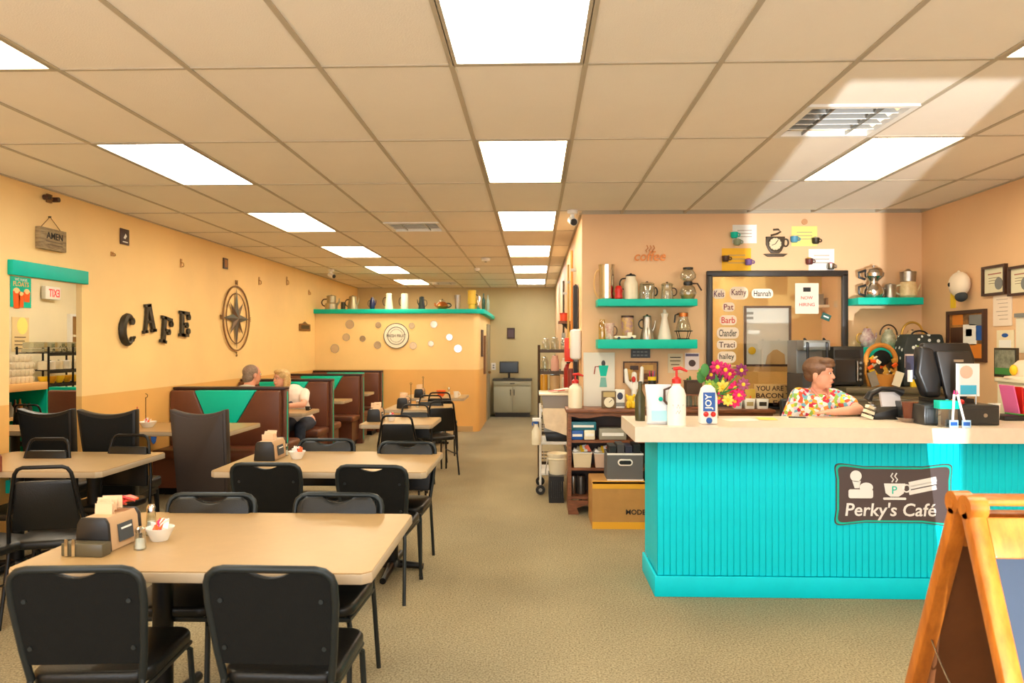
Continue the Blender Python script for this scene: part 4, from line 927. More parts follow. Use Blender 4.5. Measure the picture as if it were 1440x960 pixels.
t = thing('monitor', 'black monitor standing on the far cabinet', 'monitor', (cx, 16.1, hh)); G().box(-w_/2, w_/2, -.03, .03, .12, .12+w_*.62).build('casing', BLACKP, t, bevel=.01); G().box(-w_/2+.02, w_/2-.02, -.034, -.03, .145, .1+w_*.6).build('screen', mat('screen_dark', (36, 42, 46), .15), t); G().cyl((0, .0, .01), (0, .01, .14), .025).build('neck', BLACKP, t); G().box(-.13, .13, -.1, .1, 0, .015).build('foot', BLACKP, t)
cx, z0, w_, h_ = pbox(713, 461, 724, 476, YF)
t = thing('small_picture', 'small dark framed picture on the far wall', 'picture', (cx, YF-EPS, z0)); G().box(-w_/2, w_/2, -.02, 0, 0, h_).build('frame', WOODD, t); G().box(-w_*.36, w_*.36, -.023, -.02, h_*.14, h_*.86).build('picture', mat('plum_print', (96, 78, 84), .6), t)
t = thing('power_outlet', 'white outlet on the far wall left of the monitor', 'outlet', (onY(694, 515, YF).x, YF-EPS, onY(694, 515, YF).z)); G().box(-.05, .05, -.01, 0, -.08, .08).build('plate', WHITE, t, bevel=.003); G().box(-.02, .02, -.014, -.01, .01, .04).box(-.02, .02, -.014, -.01, -.04, -.01).build('socket', GREY, t)
# ------------------------------------------------------------------ side room through the doorway
LB = lens('fill_lens', (255, 240, 214), 17.0)
def fill_panel(x, y, lab):  # unseen panels added to brighten the side room and kitchen
    t = thing('ceiling_light', lab, 'ceiling light', (x, y, CEIL), 0, 'ceiling light panels'); G().box(-.32, .32, -.62, .62, .02, .06).build('frame', GRID, t); G().box(-.29, .29, -.59, .59, .008, .02).build('diffuser', LB, t)
fill_panel(-5.2, 7.6, 'nearer ceiling light panel inside the side room')
fill_panel(-5.2, 9.6, 'farther ceiling light panel inside the side room')
fill_panel(2.1, 8.5, 'ceiling light panel inside the kitchen behind the hatch')
SX = -6.0
def sp(px, py, X=SX): return onX(px, py, X)
# poster and notices on the side room wall
def flatwall(name, lab, cat, px0, py0, px1, py1, m, X=SIDEX, th=.006):
    t, l_, h_ = wallthing(name, lab, cat, px0, py0, px1, py1, X); G().box(0, th, -l_/2, l_/2, -h_/2, h_/2).build('sheet', m, t); return t, l_, h_
t, l_, h_ = flatwall('drink_poster', 'teal poster with orange float drinks in the side room', 'poster', 14, 388, 43, 432, TEALS)
text('WE HAVE', l_*.6, (.006, .0, h_*.38), FACE_PX, PAPER, t); text('FLOATS', l_*.75, (.006, .0, h_*.24), FACE_PX, mat('poster_peach', (240, 190, 120), .6), t, bold=.02)
for u, v, a, b in ((-.22, -.2, .17, .34), (.0, -.24, .13, .26), (.28, -.12, .16, .2)):
    G().prism([((u-a*.8)*l_, (v-b)*h_), ((u+a*.8)*l_, (v-b)*h_), ((u+a)*l_, (v+b*.6)*h_), ((u-a)*l_, (v+b*.6)*h_)], .006, .009, 'yz').build('drink_print', ORANGE, t); G().ell((.0075, u*l_, (v+b*.6)*h_), (.002, a*l_, a*l_*.7), 14).build('foam_print', mat('foam', (248, 210, 150), .6), t)
t, l_, h_ = flatwall('wall_notice', 'cream notice with a pale lemon drawing in the side room', 'notice', 16, 446, 40, 494, mat('notice_cream', (228, 204, 150), .7))
G().ell((.007, l_*.1, h_*.25), (.002, l_*.32, l_*.36), 16).build('lemon_print', mat('lemon', (238, 232, 130), .6), t)
for k in range(4): G().box(.006, .008, -l_*.35, l_*.3-.02*k, h_*(-.1-.11*k), h_*(-.07-.11*k)).build('text_line', MATS['faded_ink'], t)
t, l_, h_ = wallthing('exit_sign', 'white exit sign with red letters seen reversed in the side room', 'sign', 56, 403, 77, 421, SIDEX)
G().box(.02, .08, -l_/2, l_/2, -h_/2, h_/2).build('casing', WHITE, t, bevel=.006); text('EXIT', l_*.72, (.08, .02, 0), FACE_PX, mat('exit_red', (226, 60, 70), .5, emit=.6), t, mirror=True, bold=.02, height=h_*.6); G().box(0, .02, -.04, .04, -.04, .04).build('mount', WHITE, t)
t, l_, h_ = wallthing('wall_cabinet', 'white-edged brown pass-through cupboard on the side room wall', 'cupboard', 94, 442, 116, 484, SIDEX)
G().box(0, .05, -l_/2, l_/2, h_/2-.03, h_/2).box(0, .05, -l_/2, -l_/2+.05, -h_/2, h_/2-.03).build('frame', WHITE, t); G().box(0, .02, -l_/2+.05, l_/2, -h_/2, h_/2-.03).build('panel', mat('cupboard_brown', (150, 112, 56), .6), t); G().box(.02, .05, -l_*.3, l_*.5, -h_*.25, -h_*.18).build('shelf', CREAM, t)
# worktop with cups
pa, pb_ = sp(13, 543), sp(68, 540); zt = pb_.z+.03
t = thing('side_counter', 'tan serving counter with shelf in the side room', 'counter', (SX, (pa.y+pb_.y)/2, 0)); l_ = pb_.y-pa.y+.5; lo_ = -l_/2-.1; hi_ = (pb_.y-pa.y)/2
G().box(-.58, 0, lo_, hi_, zt-.09, zt).build('worktop', mat('tan_top', (226, 176, 112), .45), t, bevel=.005)
G().box(-.58, -.02, lo_, hi_, zt-.42, zt-.39).build('shelf', MATS['tan_top'], t); G().box(-.58, -.56, lo_, hi_, 0, zt-.09).build('back', DGREY, t); G().box(-.56, -.0, hi_-.03, hi_, 0, zt-.09).build('end_panel', TEALS, t); G().box(-.56, -.02, lo_, lo_+.03, 0, zt-.09).build('end_panel', TEALS, t)
y0_ = (pa.y+pb_.y)/2
cup = None; k = 0
MUGW = mat('mug_white', (236, 226, 204), .3)
for lv in range(4):
    for i in range(7):
        if lv == 3 and i < 1: continue
        loc = (SX-.09-(.02 if lv == 3 else 0), pa.y+.02+i*.075, zt+lv*.085); lab = 'white mug %s from the left, %s of the side room stack' % (('first', 'second', 'third', 'fourth', 'fifth', 'sixth', 'seventh')[i], ('bottom row', 'second row', 'third row', 'top row')[lv])
        if cup is None:
            cup = thing('stacked_mug', lab, 'mug', loc, 0, 'mugs stacked '+str(lv)); G().lathe([(.001, 0), (.026, 0), (.034, .012), (.036, .083), (.033, .083), (.03, .012), (.001, .01)], seg=12).build('cup', MUGW, cup); G().tube([(.034, 0, .02), (.055, 0, .03), (.055, 0, .06), (.035, 0, .07)], .005, 6).build('handle', MUGW, cup)
            cup['group'] = 'mugs stacked in the side room, row 1'
        else: dup(cup, loc, None, lab, 'mugs stacked in the side room, row %d' % (lv+1))
random.seed(3)
for k in range(7):
    yy = pa.y+.02+k*.08; h_ = random.uniform(.14, .24); mm_ = (mat('amber_glass', (150, 92, 30), .2), YELLOW, GREY, WOODD, MATS['amber_glass'], IRON, DGREY)[k]
    vessel('syrup_bottle', '%s bottle on the shelf under the mugs, %s from the left' % (('amber', 'yellow', 'grey', 'brown', 'amber', 'iron grey', 'dark grey')[k], ('first', 'second', 'third', 'fourth', 'fifth', 'sixth', 'seventh')[k]), 'bottle', (SX-.12, yy, zt-.39), .032, h_, BOT, mm_, group='bottles under the mugs')
# wire rack
pa, pb_ = sp(66, 500), sp(118, 500); ra, rb = pa.y+.03, pb_.y+.25
t = thing('wire_rack', 'black wire rack with dishes in the side room', 'rack', (SX-.2, (ra+rb)/2, 0)); hl = (rb-ra)/2
zr = [sp(90, y).z for y in (496, 520, 539, 556)]
for x in (-.2, .2):
    for s in (-1, 0, 1): G().cyl((x, s*hl, 0), (x, s*hl, zr[0]+.08), .013, seg=8).build('post', BLACKM, t)
for z in zr:
    g = G()
    for x in (-.2, -.1, 0, .1, .2): g.cyl((x, -hl, z), (x, hl, z), .006, seg=6)
    for k in range(9): g.cyl((-.2, -hl+2*hl*k/8, z), (.2, -hl+2*hl*k/8, z), .005, seg=6)
    g.build('wire_shelf', BLACKM, t)
    G().box(.195, .21, -hl, hl, z-.035, z).build('front_rail', BLACKM, t)
yc = (ra+rb)/2
for k in range(5):
    t = thing('glass_rack', 'clear ribbed tray on top of the wire rack, %s from the left' % ('first', 'second', 'third', 'fourth', 'fifth')[k], 'tray', (SX-.2, ra+.08+k*.2, zr[0]+.008), 0, 'clear trays on the rack')
    G().box(-.15, .15, -.08, .08, 0, .05).build('tray', glass_mat('tray_glass', (222, 226, 214), .25, .1), t, bevel=.01); G().box(-.14, .14, -.07, .07, .056, .13).build('upper_tray', MATS['tray_glass'], t, bevel=.01)
for k in range(12):
    lv = 1 if k < 5 else 2; z = zr[lv]+.008; yy = ra+.06+(k if lv == 1 else k-5)*.155
    if lv == 1: vessel('soup_cup', 'pale crock on the upper middle shelf of the wire rack, %s from the left' % ('first', 'second', 'third', 'fourth', 'fifth')[k], 'crock', (SX-.12, yy, z), .055, .1, CYL, (CREAM, CERAM)[k % 2], lid=.02, group='crocks on the wire rack')
    else: vessel('yellow_cup', 'yellow bowl on the lower middle shelf of the wire rack, %s from the left' % ('first', 'second', 'third', 'fourth', 'fifth', 'sixth', 'seventh')[k-5], 'bowl', (SX-.11, yy, z), .06, .09, BOWL, (mat('amber_yellow', (230, 170, 40), .35), YELLOW)[k % 2], group='yellow bowls on the wire rack')
for k in range(5): vessel('spice_jar', 'small jar on the bottom visible shelf of the wire rack, %s from the left' % ('first', 'second', 'third', 'fourth', 'fifth')[k], 'jar', (SX-.11, ra+.06+k*.15, zr[3]+.008), .035, .075, JAR, (CERAM, IRON, CREAM, WOODD, CERAM)[k], lid=.015, group='jars on the wire rack')
# booth, table and chair of the side room
p0_, p1_ = onY(73, 560, 7.9), onY(113, 560, 7.9)
t = thing('booth_bench', 'brown booth bench with teal edge seen through the doorway', 'booth', (p0_.x+.45, 7.9, 0), 0, 'brown and teal vinyl booths')
G().box(-.45, .42, -.05, .05, 0, 1.11).build('core_panel', TEALV, t); G().box(-.42, -.08, -.12, -.05, .47, 1.08).build('back_cushion', BROWNV, t, bevel=.02, bseg=3); G().box(-.03, .36, -.12, -.05, .47, 1.08).build('back_cushion', BROWNV, t, bevel=.02, bseg=3); G().box(-.45, .42, -.5, -.05, .36, .47).build('seat_cushion', BROWNV, t, bevel=.03, bseg=3); G().box(-.42, .4, -.44, -.05, 0, .36).build('bench_base', BROWNV, t)
table('tan table seen through the doorway', -5.75, -4.45, 6.75, 7.3, (-5.1,))
chair_at(B, 38, 568, zB, oB, 0, 'black open-rail chair seen through the doorway', gB)
# ------------------------------------------------------------------ hatch window behind the counter
win = struct(G().box(hx0-.028, hx0+.026, WB-.05, WB-.0005, hz0, hz1).box(hx1-.026, hx1+.028, WB-.05, WB-.0005, hz0, hz1).box(hx0-.028, hx1+.028, WB-.05, WB-.0005, hz1-.02, hz1+.034).box(hx0-.028, hx1+.028, WB-.05, WB-.0005, hz0-.02, hz0+.05).build('window_1', mat('window_frame_dark', (44, 40, 38), .4), bevel=.006))
G().box(hx0+.001, hx1-.001, WB+.01, WB+.016, hz0+.001, hz1-.001).build('pane', GLASSW, win)
YG = WB+.008
def sheet(name, lab, cat, x0, y0, x1, y1, Y, m, th=.003, group=None, rot=0):
    cx, z0, w_, h_ = pbox(x0, y0, x1, y1, Y); t = thing(name, lab, cat, (cx, Y-.001, z0+h_/2), 0, group)
    t.rotation_euler = (0, R(rot), 0)
    G().box(-w_/2, w_/2, -th, 0, -h_/2, h_/2).build('sheet', m, t); return t, w_, h_
names = [('Kels', 1002, 406, 1020, 420), ('Kathy', 1026, 403, 1052, 421), ('Hannah', 1057, 406, 1087, 419), ('Pat', 1016, 425, 1033, 438), ('Barb', 1012, 443, 1036, 457), ('Chandler', 1008, 460, 1039, 476), ('Traci', 1008, 478, 1036, 491), ('hailey', 1009, 494, 1035, 510)]
tcol = [mat('ink_purple', (96, 56, 90), .6), mat('ink_plum', (110, 60, 70), .6), INK, mat('ink_maroon', (120, 40, 50), .6), RED, INK, mat('ink_brown', (90, 56, 50), .6), INK]
desc = ['at top left of the glass', 'second in the top row', 'third in the top row', 'single short word under the top row', 'with red and blue letters', 'third from the bottom of the column', 'second from the bottom of the column', 'at the bottom of the column']
for k, (s, a, b, c, d) in enumerate(names):
    cx, z0, w_, h_ = pbox(a, b, c, d, YG); t = thing('name_sticker', 'white name sticker on the hatch window, %s' % desc[k], 'sticker', (cx, YG-.001, z0+h_/2), 0, 'name stickers')
    G().prism(rrect(w_, h_, h_*.4), -.002, 0).build('backing', mat('sticker_white', (240, 226, 206), .6), t); text(s, w_*.8, (0, -.002, 0), FACE_Y, tcol[k], t, depth=.001, bold=.012, height=h_*.62)
t, w_, h_ = sheet('hiring_notice', 'pale notice reading now hiring taped on the hatch window', 'notice', 1118, 398, 1151, 441, YG, mat('notice_peach', (242, 214, 196), .7))
G().box(-w_*.16, w_*.16, -.005, -.003, h_*.22, h_*.36).build('logo_block', INK, t); text('NOW', w_*.5, (0, -.003, h_*.02), FACE_Y, mat('notice_red', (235, 90, 80), .6), t, bold=.01); text('HIRING', w_*.66, (0, -.003, -h_*.2), FACE_Y, MATS['notice_red'], t, bold=.01)
t, w_, h_ = sheet('green_tag', 'small dark green tag tilted on the hatch window', 'tag', 1155, 441, 1168, 450, YG, mat('tag_green', (24, 84, 76), .5), rot=22); G().box(-w_*.3, w_*.3, -.005, -.003, -h_*.1, h_*.12).build('print', PAPER, t)
# framed white board inside the kitchen, pipe soffit and shelf
cx, z0, w_, h_ = pbox(1046, 430, 1112, 515, 7.6)
t = thing('framed_board', 'white board in a thin dark frame behind the hatch glass', 'board', (cx, 7.6, z0)); G().box(-w_/2, w_/2, 0, .02, 0, h_).build('backing', mat('board_white', (226, 230, 232), .5), t)
e = .022; G().box(-w_/2, -w_/2+e, -.02, 0, 0, h_).box(w_/2-e, w_/2, -.02, 0, 0, h_).box(-w_/2+e, w_/2-e, -.02, 0, 0, e).box(-w_/2+e, w_/2-e, -.02, 0, h_-e, h_).build('frame', WOODD, t)
G().prism([(-.02, e), (w_*.38, e), (w_*.36, h_*.2), (w_*.2, h_*.28), (.06, h_*.27), (0, h_*.18)], -.012, -.001).build('paper_shape', mat('kraft', (206, 172, 122), .7), t); G().ell((-w_*.33, -.008, h_*.26), (.04, .006, .04), 14).build('yellow_magnet', YELLOW, t)
for k in range(2): G().box(-w_*.44, -w_*.3, -.006, -.001, h_*(.86-.08*k), h_*(.9-.08*k)).build('note', GREY, t)
bz = z0
t = thing('kitchen_shelf_unit', 'low tan bench under the framed board behind the hatch', 'bench', (cx, 7.7, 0)); G().box(-.5, .5, -.2, .35, bz-.05, bz).build('top', mat('bench_tan', (200, 160, 100), .5), t); 
for x in (-.46, .42): G().box(x, x+.04, -.18, .33, 0, bz-.05).build('leg', WOOD, t)
pa, pb_ = onY(1060, 425, 9.3), onY(1120, 405, 8.2)
t = tag(G().box(-.06, .06, -.9, .9, -.06, .06).build('ceiling_duct', mat('duct_yellow', (236, 196, 110), .5), loc=(pb_.x-.1, 8.6, 2.62), rot=(0, 0, R(-25)), bevel=.01), 'yellow painted duct under the kitchen ceiling behind the hatch', 'duct'); t.location.z = CEIL+.13-.06
cx, z0, w_, h_ = pbox(1150, 410, 1178, 432, 9.4)
t = thing('kitchen_shelf', 'small loaded wall shelf at the right inside the kitchen', 'shelf', (cx, KY-.0, z0)); G().box(-.2, .2, -.25, 0, 0, .03).build('board', WHITE, t); G().box(-.18, -.05, -.2, -.05, .03, .17).build('box', GREY, t); G().box(-.02, .16, -.2, -.05, .03, .12).build('basket', WOOD, t)
# ------------------------------------------------------------------ papers, clips, clock above the hatch
for k, (a, b, c, d, m_, lab) in enumerate(((1030, 316, 1064, 342, PAPER, 'white note paper above the hatch, upper left'), (1015, 349, 1056, 381, mat('orange_paper', (244, 186, 40), .7), 'orange note paper above the hatch, lower left'), (1113, 318, 1149, 346, mat('lime_paper', (232, 226, 130), .7), 'lime note paper above the hatch, upper right'), (1137, 350, 1173, 380, PAPER, 'white note paper above the hatch, lower right'))):
    t, w_, h_ = sheet('note_paper', lab, 'paper', a, b, c, d, WB, m_, group='note papers above the hatch')
    for q in range(3): G().box(-w_*.3, w_*.3, -.0045, -.003, h_*(.2-.17*q)-.004, h_*(.2-.17*q)+.002).build('text_line', mat('pale_ink', (170, 150, 130), .7), t)
cm = [TEALS, RED, WOODD, mat('violet', (110, 80, 140), .5), mat('sky', (80, 150, 180), .5), IRON, WOODD, GREY]
for k, (px, py, lab) in enumerate(((1031, 331, 'teal'), (1035, 341, 'grey-green'), (1019, 364, 'brown'), (1051, 369, 'violet'), (1115, 337, 'blue'), (1145, 339, 'dark'), (1136, 368, 'dark red'), (1166, 375, 'silver'))):
    p = onY(px, py, WB); t = thing('mug_magnet', '%s mug-shaped magnet holding a note paper above the hatch' % lab, 'magnet', (p.x, WB-.004, p.z-.03), 0, 'mug magnets')
    m_ = (TEALS, mat('sage', (140, 150, 120), .5), WOODD, MATS['violet'], MATS['sky'], IRON, mat('oxblood', (96, 40, 36), .5), STEEL)[k]
    G().lathe([(.001, 0), (.026, 0), (.034, .012), (.036, .055), (.03, .056), (.026, .02), (.001, .018)], (0, -.036, 0), 14).build('cup', m_, t); G().ring((.042, -.036, .03), .014, .005, 'y', 12).build('handle', m_, t); G().ell((0, -.036, .055), (.024, .024, .012), 10).build('topping', (PAPER, CREAM, YELLOW, PINK)[k % 4], t)
p = onY(1131, 312, WB); tag(G().disc((0, 0, 0), .028, .012, 'y', 18).build('round_magnet', mat('tan_button', (206, 150, 100), .6), loc=(p.x, WB-.008, p.z)), 'tan round button above the lime paper', 'magnet')
# coffee cup clock
cx, z0, w_, h_ = pbox(1073, 322, 1108, 361, WB)
t = thing('cup_clock', 'dark metal wall clock shaped like a steaming coffee cup', 'clock', (cx, WB-.001, z0)); r_ = w_*.27; c = (-.01, -.02, h_*.45); CL = mat('clock_metal', (84, 70, 54), .5, metal=.3, vary=.3, scale=60)
G().prism([(-w_*.4, h_*.72), (w_*.36, h_*.72), (w_*.34, h_*.42), (w_*.22, h_*.2), (w_*.14, h_*.13), (-w_*.2, h_*.13), (-w_*.3, h_*.25), (-w_*.4, h_*.45)], -.02, 0).build('cup', CL, t, bevel=.003)
G().prism([(-w_*.5, h_*.1), (w_*.46, h_*.1), (w_*.3, 0), (-w_*.34, 0)], -.03, 0).build('saucer', CL, t, bevel=.003)
G().ring((w_*.4, -.01, h_*.5), w_*.1, .008, 'y', 20, 6, h_*.13).build('handle', CL, t)
G().tube([(-w_*.2, -.012, h_*.76), (w_*.05, -.012, h_*.82), (w_*.2, -.012, h_*.9), (w_*.1, -.012, h_*.98), (-w_*.1, -.012, h_*.97)], .009, 8).build('steam', CL, t)
d = G().disc(c, r_, .008, 'y', 28).build('dial', mat('dial', (224, 206, 166), .5), t); G().ring((c[0], -.026, c[2]), r_, .006, 'y', 28).build('bezel', CL, d)
for a, ln in ((55, .75), (200, .55)): G().cyl((c[0], -.027, c[2]), (c[0]+r_*ln*math.cos(R(a)), -.027, c[2]+r_*ln*math.sin(R(a))), .003, seg=6).build('hand', INK, d)
for k in range(12): a = R(30*k); G().cbox((c[0]+r_*.86*math.cos(a), -.0255, c[2]+r_*.86*math.sin(a)), (.006, .003, .006)).build('hour_mark', INK, d)
# coffee word art
cx, z0, w_, h_ = pbox(891, 345, 937, 367, WB)
t = thing('word_art', 'copper wire word art reading coffee above the teal shelves', 'wall ornament', (cx, WB-.004, z0)); text('coffee', w_*.95, (0, -.004, h_*.32), FACE_Y, COPPER, t, depth=.008, bold=.006, shear=.25, height=h_*.62)
for k in range(3): x = -w_*.1+k*w_*.1; G().tube([(x, -.006, h_*.55), (x-.01, -.006, h_*.68), (x+.012, -.006, h_*.82), (x, -.006, h_)], .004, 6).build('steam', COPPER, t)
# ------------------------------------------------------------------ teal shelves with coffee makers
def shelf(x0, y0, x1, y1, lab):
    Y0 = WB-.27; cx, z0, w_, h_ = pbox(x0, y0, x1, y1, Y0); t = thing('floating_shelf', lab, 'shelf', (cx, WB, z0), 0, 'teal floating shelves')
    G().box(-w_/2, w_/2, -.27, 0, 0, h_).build('board', TEALS, t, bevel=.004); return z0+h_
zS1 = shelf(841, 420, 981, 430, 'upper teal floating shelf left of the hatch'); zS2 = shelf(841, 477, 981, 490, 'lower teal floating shelf left of the hatch'); zS3 = shelf(1207, 418, 1299, 428, 'teal floating shelf right of the hatch')
YS_ = WB-.14
def on(px0, px1, py0, py1, z, name, label, cat, prof, m, **k):
    cx, z0, w_, h_ = pbox(px0, py0, px1, py1, k.get('Y', YS_)); Y_ = k.pop('Y', YS_)
    return vessel(name, label, cat, (cx+k.pop('dx', 0), Y_, z+.0005), w_/2*k.pop('rs', 1), h_*k.pop('hs', 1), prof, m, **k)
g1 = 'coffee makers on the upper teal shelf'; g2 = 'coffee makers on the lower teal shelf'; g3 = 'coffee makers on the right teal shelf'
t = on(841, 865, 369, 418, zS1, 'chrome_percolator', 'tall chrome percolator with tan handle on the upper shelf', 'coffee pot', [(.95, 0), (1, .03), (.92, .2), (.95, .25), (1, .9), (1.08, 1)], CHROME, handle=-1, hm=mat('tan_handle', (222, 176, 110), .4), group=g1, rs=.92, hz=(.08, .85), hw=.6)
on(864, 876, 399, 418, zS1, 'red_creamer', 'small red bottle beside the white carafe on the upper shelf', 'bottle', [(.8, 0), (1, .1), (.8, .45), (1, .6), (.7, .95), (.5, 1)], RED, group=g1, Y=WB-.2)
on(877, 897, 381, 418, zS1, 'thermal_carafe', 'white thermal carafe with black handle on the upper shelf', 'carafe', [(1, 0), (1, .06), (1, .7), (.72, .88), (.7, 1)], CREAM, lid=.03, handle=-1, group=g1, hs=.88, hz=(.45, .92), lidm=BLACKP)
on(897, 923, 393, 418, zS1, 'glass_pot', 'wide clear glass coffee pot with lid on the upper shelf', 'coffee pot', [(1, 0), (1, .1), (1, .85), (.9, 1)], GLASS, lid=.03, handle=1, hm=BLACKP, group=g1, hs=.85, hw=.3, rs=.85)
on(926, 950, 394, 418, zS1, 'glass_pot', 'clear glass percolator with brown handle on the upper shelf', 'coffee pot', [(1, 0), (1, .1), (.85, .8), (.9, 1)], GLASS, lid=.03, handle=1, hm=WOODD, group=g1, hs=.85, rs=.75)
cx, z0, w_, h_ = pbox(955, 373, 980, 418, YS_); t = thing('vacuum_coffee_maker', 'two-bulb glass vacuum coffee maker with black collar on the upper shelf', 'coffee maker', (cx, YS_, zS1), 0, g1); r_ = w_*.48
G().lathe([(.001, 0), (r_*.7, 0), (r_, h_*.2), (r_*.8, h_*.38), (r_*.45, h_*.46)], seg=20).build('lower_bulb', GLASS, t); G().lathe([(r_*.5, h_*.44), (r_*.55, h_*.5), (r_*.5, h_*.56)], seg=18).build('collar', BLACKP, t); G().lathe([(r_*.45, h_*.56), (r_*.9, h_*.66), (r_*.95, h_*.78), (r_*.55, h_*.95)], seg=20).build('upper_bulb', GLASS, t); G().lathe([(r_*.6, h_*.94), (r_*.6, h_), (.001, h_)], seg=18).build('lid', BLACKP, t); G().tube([(r_*.5, 0, h_*.5), (r_*1.1, 0, h_*.5), (r_*1.6, 0, h_*.28)], .008, 8).build('handle', WOODD, t); G().lathe([(.001, .004), (r_*.66, .004), (r_*.88, h_*.16), (.001, h_*.16)], seg=18).build('coffee', mat('weak_tea', (196, 160, 90), .2), t)
on(841, 853, 448, 476, zS2, 'tea_tin', 'pale yellow glass jar at the left end of the lower shelf', 'jar', JAR, glass_mat('yellow_glass', (240, 224, 150), .15), group=g2, rs=.9)
on(848, 866, 452, 476, zS2, 'painted_mug', 'painted white mug with pink base on the lower shelf', 'mug', CUP, mat('painted_cer', (226, 216, 196), .3, rgb2=(190, 130, 120), scale=40), handle=1, hm=mat('mug_brown', (110, 80, 60), .4), group=g2, Y=WB-.2, hs=.95, rs=.8)
cx, z0, w_, h_ = pbox(864, 465, 894, 476, WB-.2); t = thing('toy_truck', 'small cream toy truck on the lower shelf', 'toy', (cx, WB-.2, zS2), 0, g2)
G().box(-w_/2, w_*.1, -.025, .025, .012, .035).build('bed', CREAM, t, bevel=.003); G().box(w_*.1, w_*.32, -.025, .025, .012, .068).build('cab', CREAM, t, bevel=.005); G().box(w_*.32, w_/2, -.022, .022, .012, .04).build('hood', CREAM, t, bevel=.005)
for x in (-w_*.3, w_*.3):
    for y in (-.026, .026): G().disc((x, y, .013), .013, .01, 'y', 14).build('wheel', BLACKP, t)
cx, z0, w_, h_ = pbox(874, 441, 891, 466, WB-.09); t = thing('coffee_tin', 'colourful coffee tin behind the toy truck on the lower shelf', 'tin', (cx, WB-.09, zS2), 0, g2); hh_ = h_+.05
G().lathe([(.001, 0), (w_/2, 0), (w_/2, hh_), (.001, hh_)], seg=20).build('tin', mat('tin_print', (150, 110, 150), .4, rgb2=(226, 190, 80), scale=26), t); G().lathe([(w_*.52, hh_-.012), (w_*.52, hh_+.008), (.001, hh_+.008)], seg=20).build('lid', WOODD, t)
on(898, 922, 441, 476, zS2, 'moka_pot', 'pewter stovetop coffee pot with black handle on the lower shelf', 'coffee pot', [(1, 0), (1, .08), (.8, .4), (.68, .5), (.62, .55), (.66, .9), (.6, 1)], STEEL, lid=.03, handle=-1, spout=1, group=g2, hs=.88, rs=.8, hz=(.5, .9))
on(925, 944, 434, 476, zS2, 'ceramic_decanter', 'tall white ceramic decanter with pink band on the lower shelf', 'decanter', [(1, 0), (1, .06), (.4, .72), (.45, .76), (.55, .86), (.3, .9), (.2, 1)], mat('bisque', (234, 222, 204), .4), group=g2)
cx, z0, w_, h_ = pbox(948, 438, 974, 476, YS_); t = thing('glass_carafe', 'glass carafe on a black wire stand at the right end of the lower shelf', 'carafe', (cx, YS_, zS2), 0, g2); r_ = w_*.42
G().lathe([(.001, h_*.3), (r_, h_*.31), (r_*.9, h_*.5), (r_*.5, h_*.88), (r_*.6, h_)], seg=20).build('glass', GLASS, t); G().lathe([(r_*.52, h_*.84), (r_*.56, h_*.98), (r_*.62, h_*.98), (r_*.6, h_*.84)], seg=20).build('neck_band', COPPER, t); G().ring((0, 0, h_*.31), r_*1.12, .005, 'z', 24).build('stand_ring', BLACKM, t); G().ring((0, 0, .006), r_*.75, .005, 'z', 24).build('stand_base', BLACKM, t)
for k in range(4): a = PI/4+PI/2*k; G().cyl((r_*1.1*math.cos(a), r_*1.1*math.sin(a), h_*.31), (r_*.75*math.cos(a), r_*.75*math.sin(a), .006), .004, seg=6).build('stand_leg', BLACKM, t)
G().tube([(-r_*.6, 0, h_*.95), (-r_*1.05, 0, h_*.9), (-r_*1.15, 0, h_*.62)], .008, 8).build('handle', BLACKP, t)
# right shelf
cx, z0, w_, h_ = pbox(1208, 371, 1243, 417, YS_); t = thing('double_coffee_urn', 'chrome double-bulb coffee urn with curved handles on the right teal shelf', 'coffee urn', (cx+.02, YS_, zS3), 0, g3); r_ = w_*.4
G().lathe([(.001, 0), (r_*.8, 0), (r_, h_*.16), (r_*.95, h_*.28), (r_*.45, h_*.46)], seg=24).build('lower_bowl', CHROME, t); G().lathe([(r_*.42, h_*.44), (r_*.42, h_*.52), (r_*.95, h_*.66), (r_, h_*.76), (r_*.75, h_*.88)], seg=24).build('upper_bowl', CHROME, t); G().lathe([(r_*.8, h_*.87), (r_*.6, h_*.93), (r_*.12, h_*.95), (r_*.16, h_), (.001, h_)], seg=20).build('lid', CHROME, t)
for za, zb in ((.08, .4), (.58, .85)): G().tube([(-r_*.85, 0, h_*za), (-r_*1.45, 0, h_*(za+.06)), (-r_*1.5, 0, h_*(zb-.06)), (-r_*.8, 0, h_*zb)], .012, 8).build('handle', BLACKP, t)
on(1243, 1261, 396, 417, zS3, 'steel_pot', 'small steel lidded pot in the middle of the right teal shelf', 'pot', CYL, STEEL, lid=.02, handle=-1, hm=STEEL, group=g3, hs=.85, rs=.85)
t = on(1262, 1292, 394, 417, zS3, 'floral_teapot', 'cream floral teapot with a steel dripper on the right teal shelf', 'teapot', [(.75, 0), (1, .15), (.95, .8), (.8, 1)], mat('floral_cream', (230, 208, 160), .3, rgb2=(210, 180, 128), scale=30), handle=-1, spout=1, hm=CREAM, group=g3, rs=.8); hb = t.children[0] if t.children else None
cx, z0, w_, h_ = pbox(1264, 376, 1288, 417, YS_); G().lathe([(.001, h_*.57), (w_*.42, h_*.57), (w_*.45, h_*.9), (w_*.2, h_*.93), (.012, h_), (.001, h_)], seg=20).build('dripper', STEEL, t)
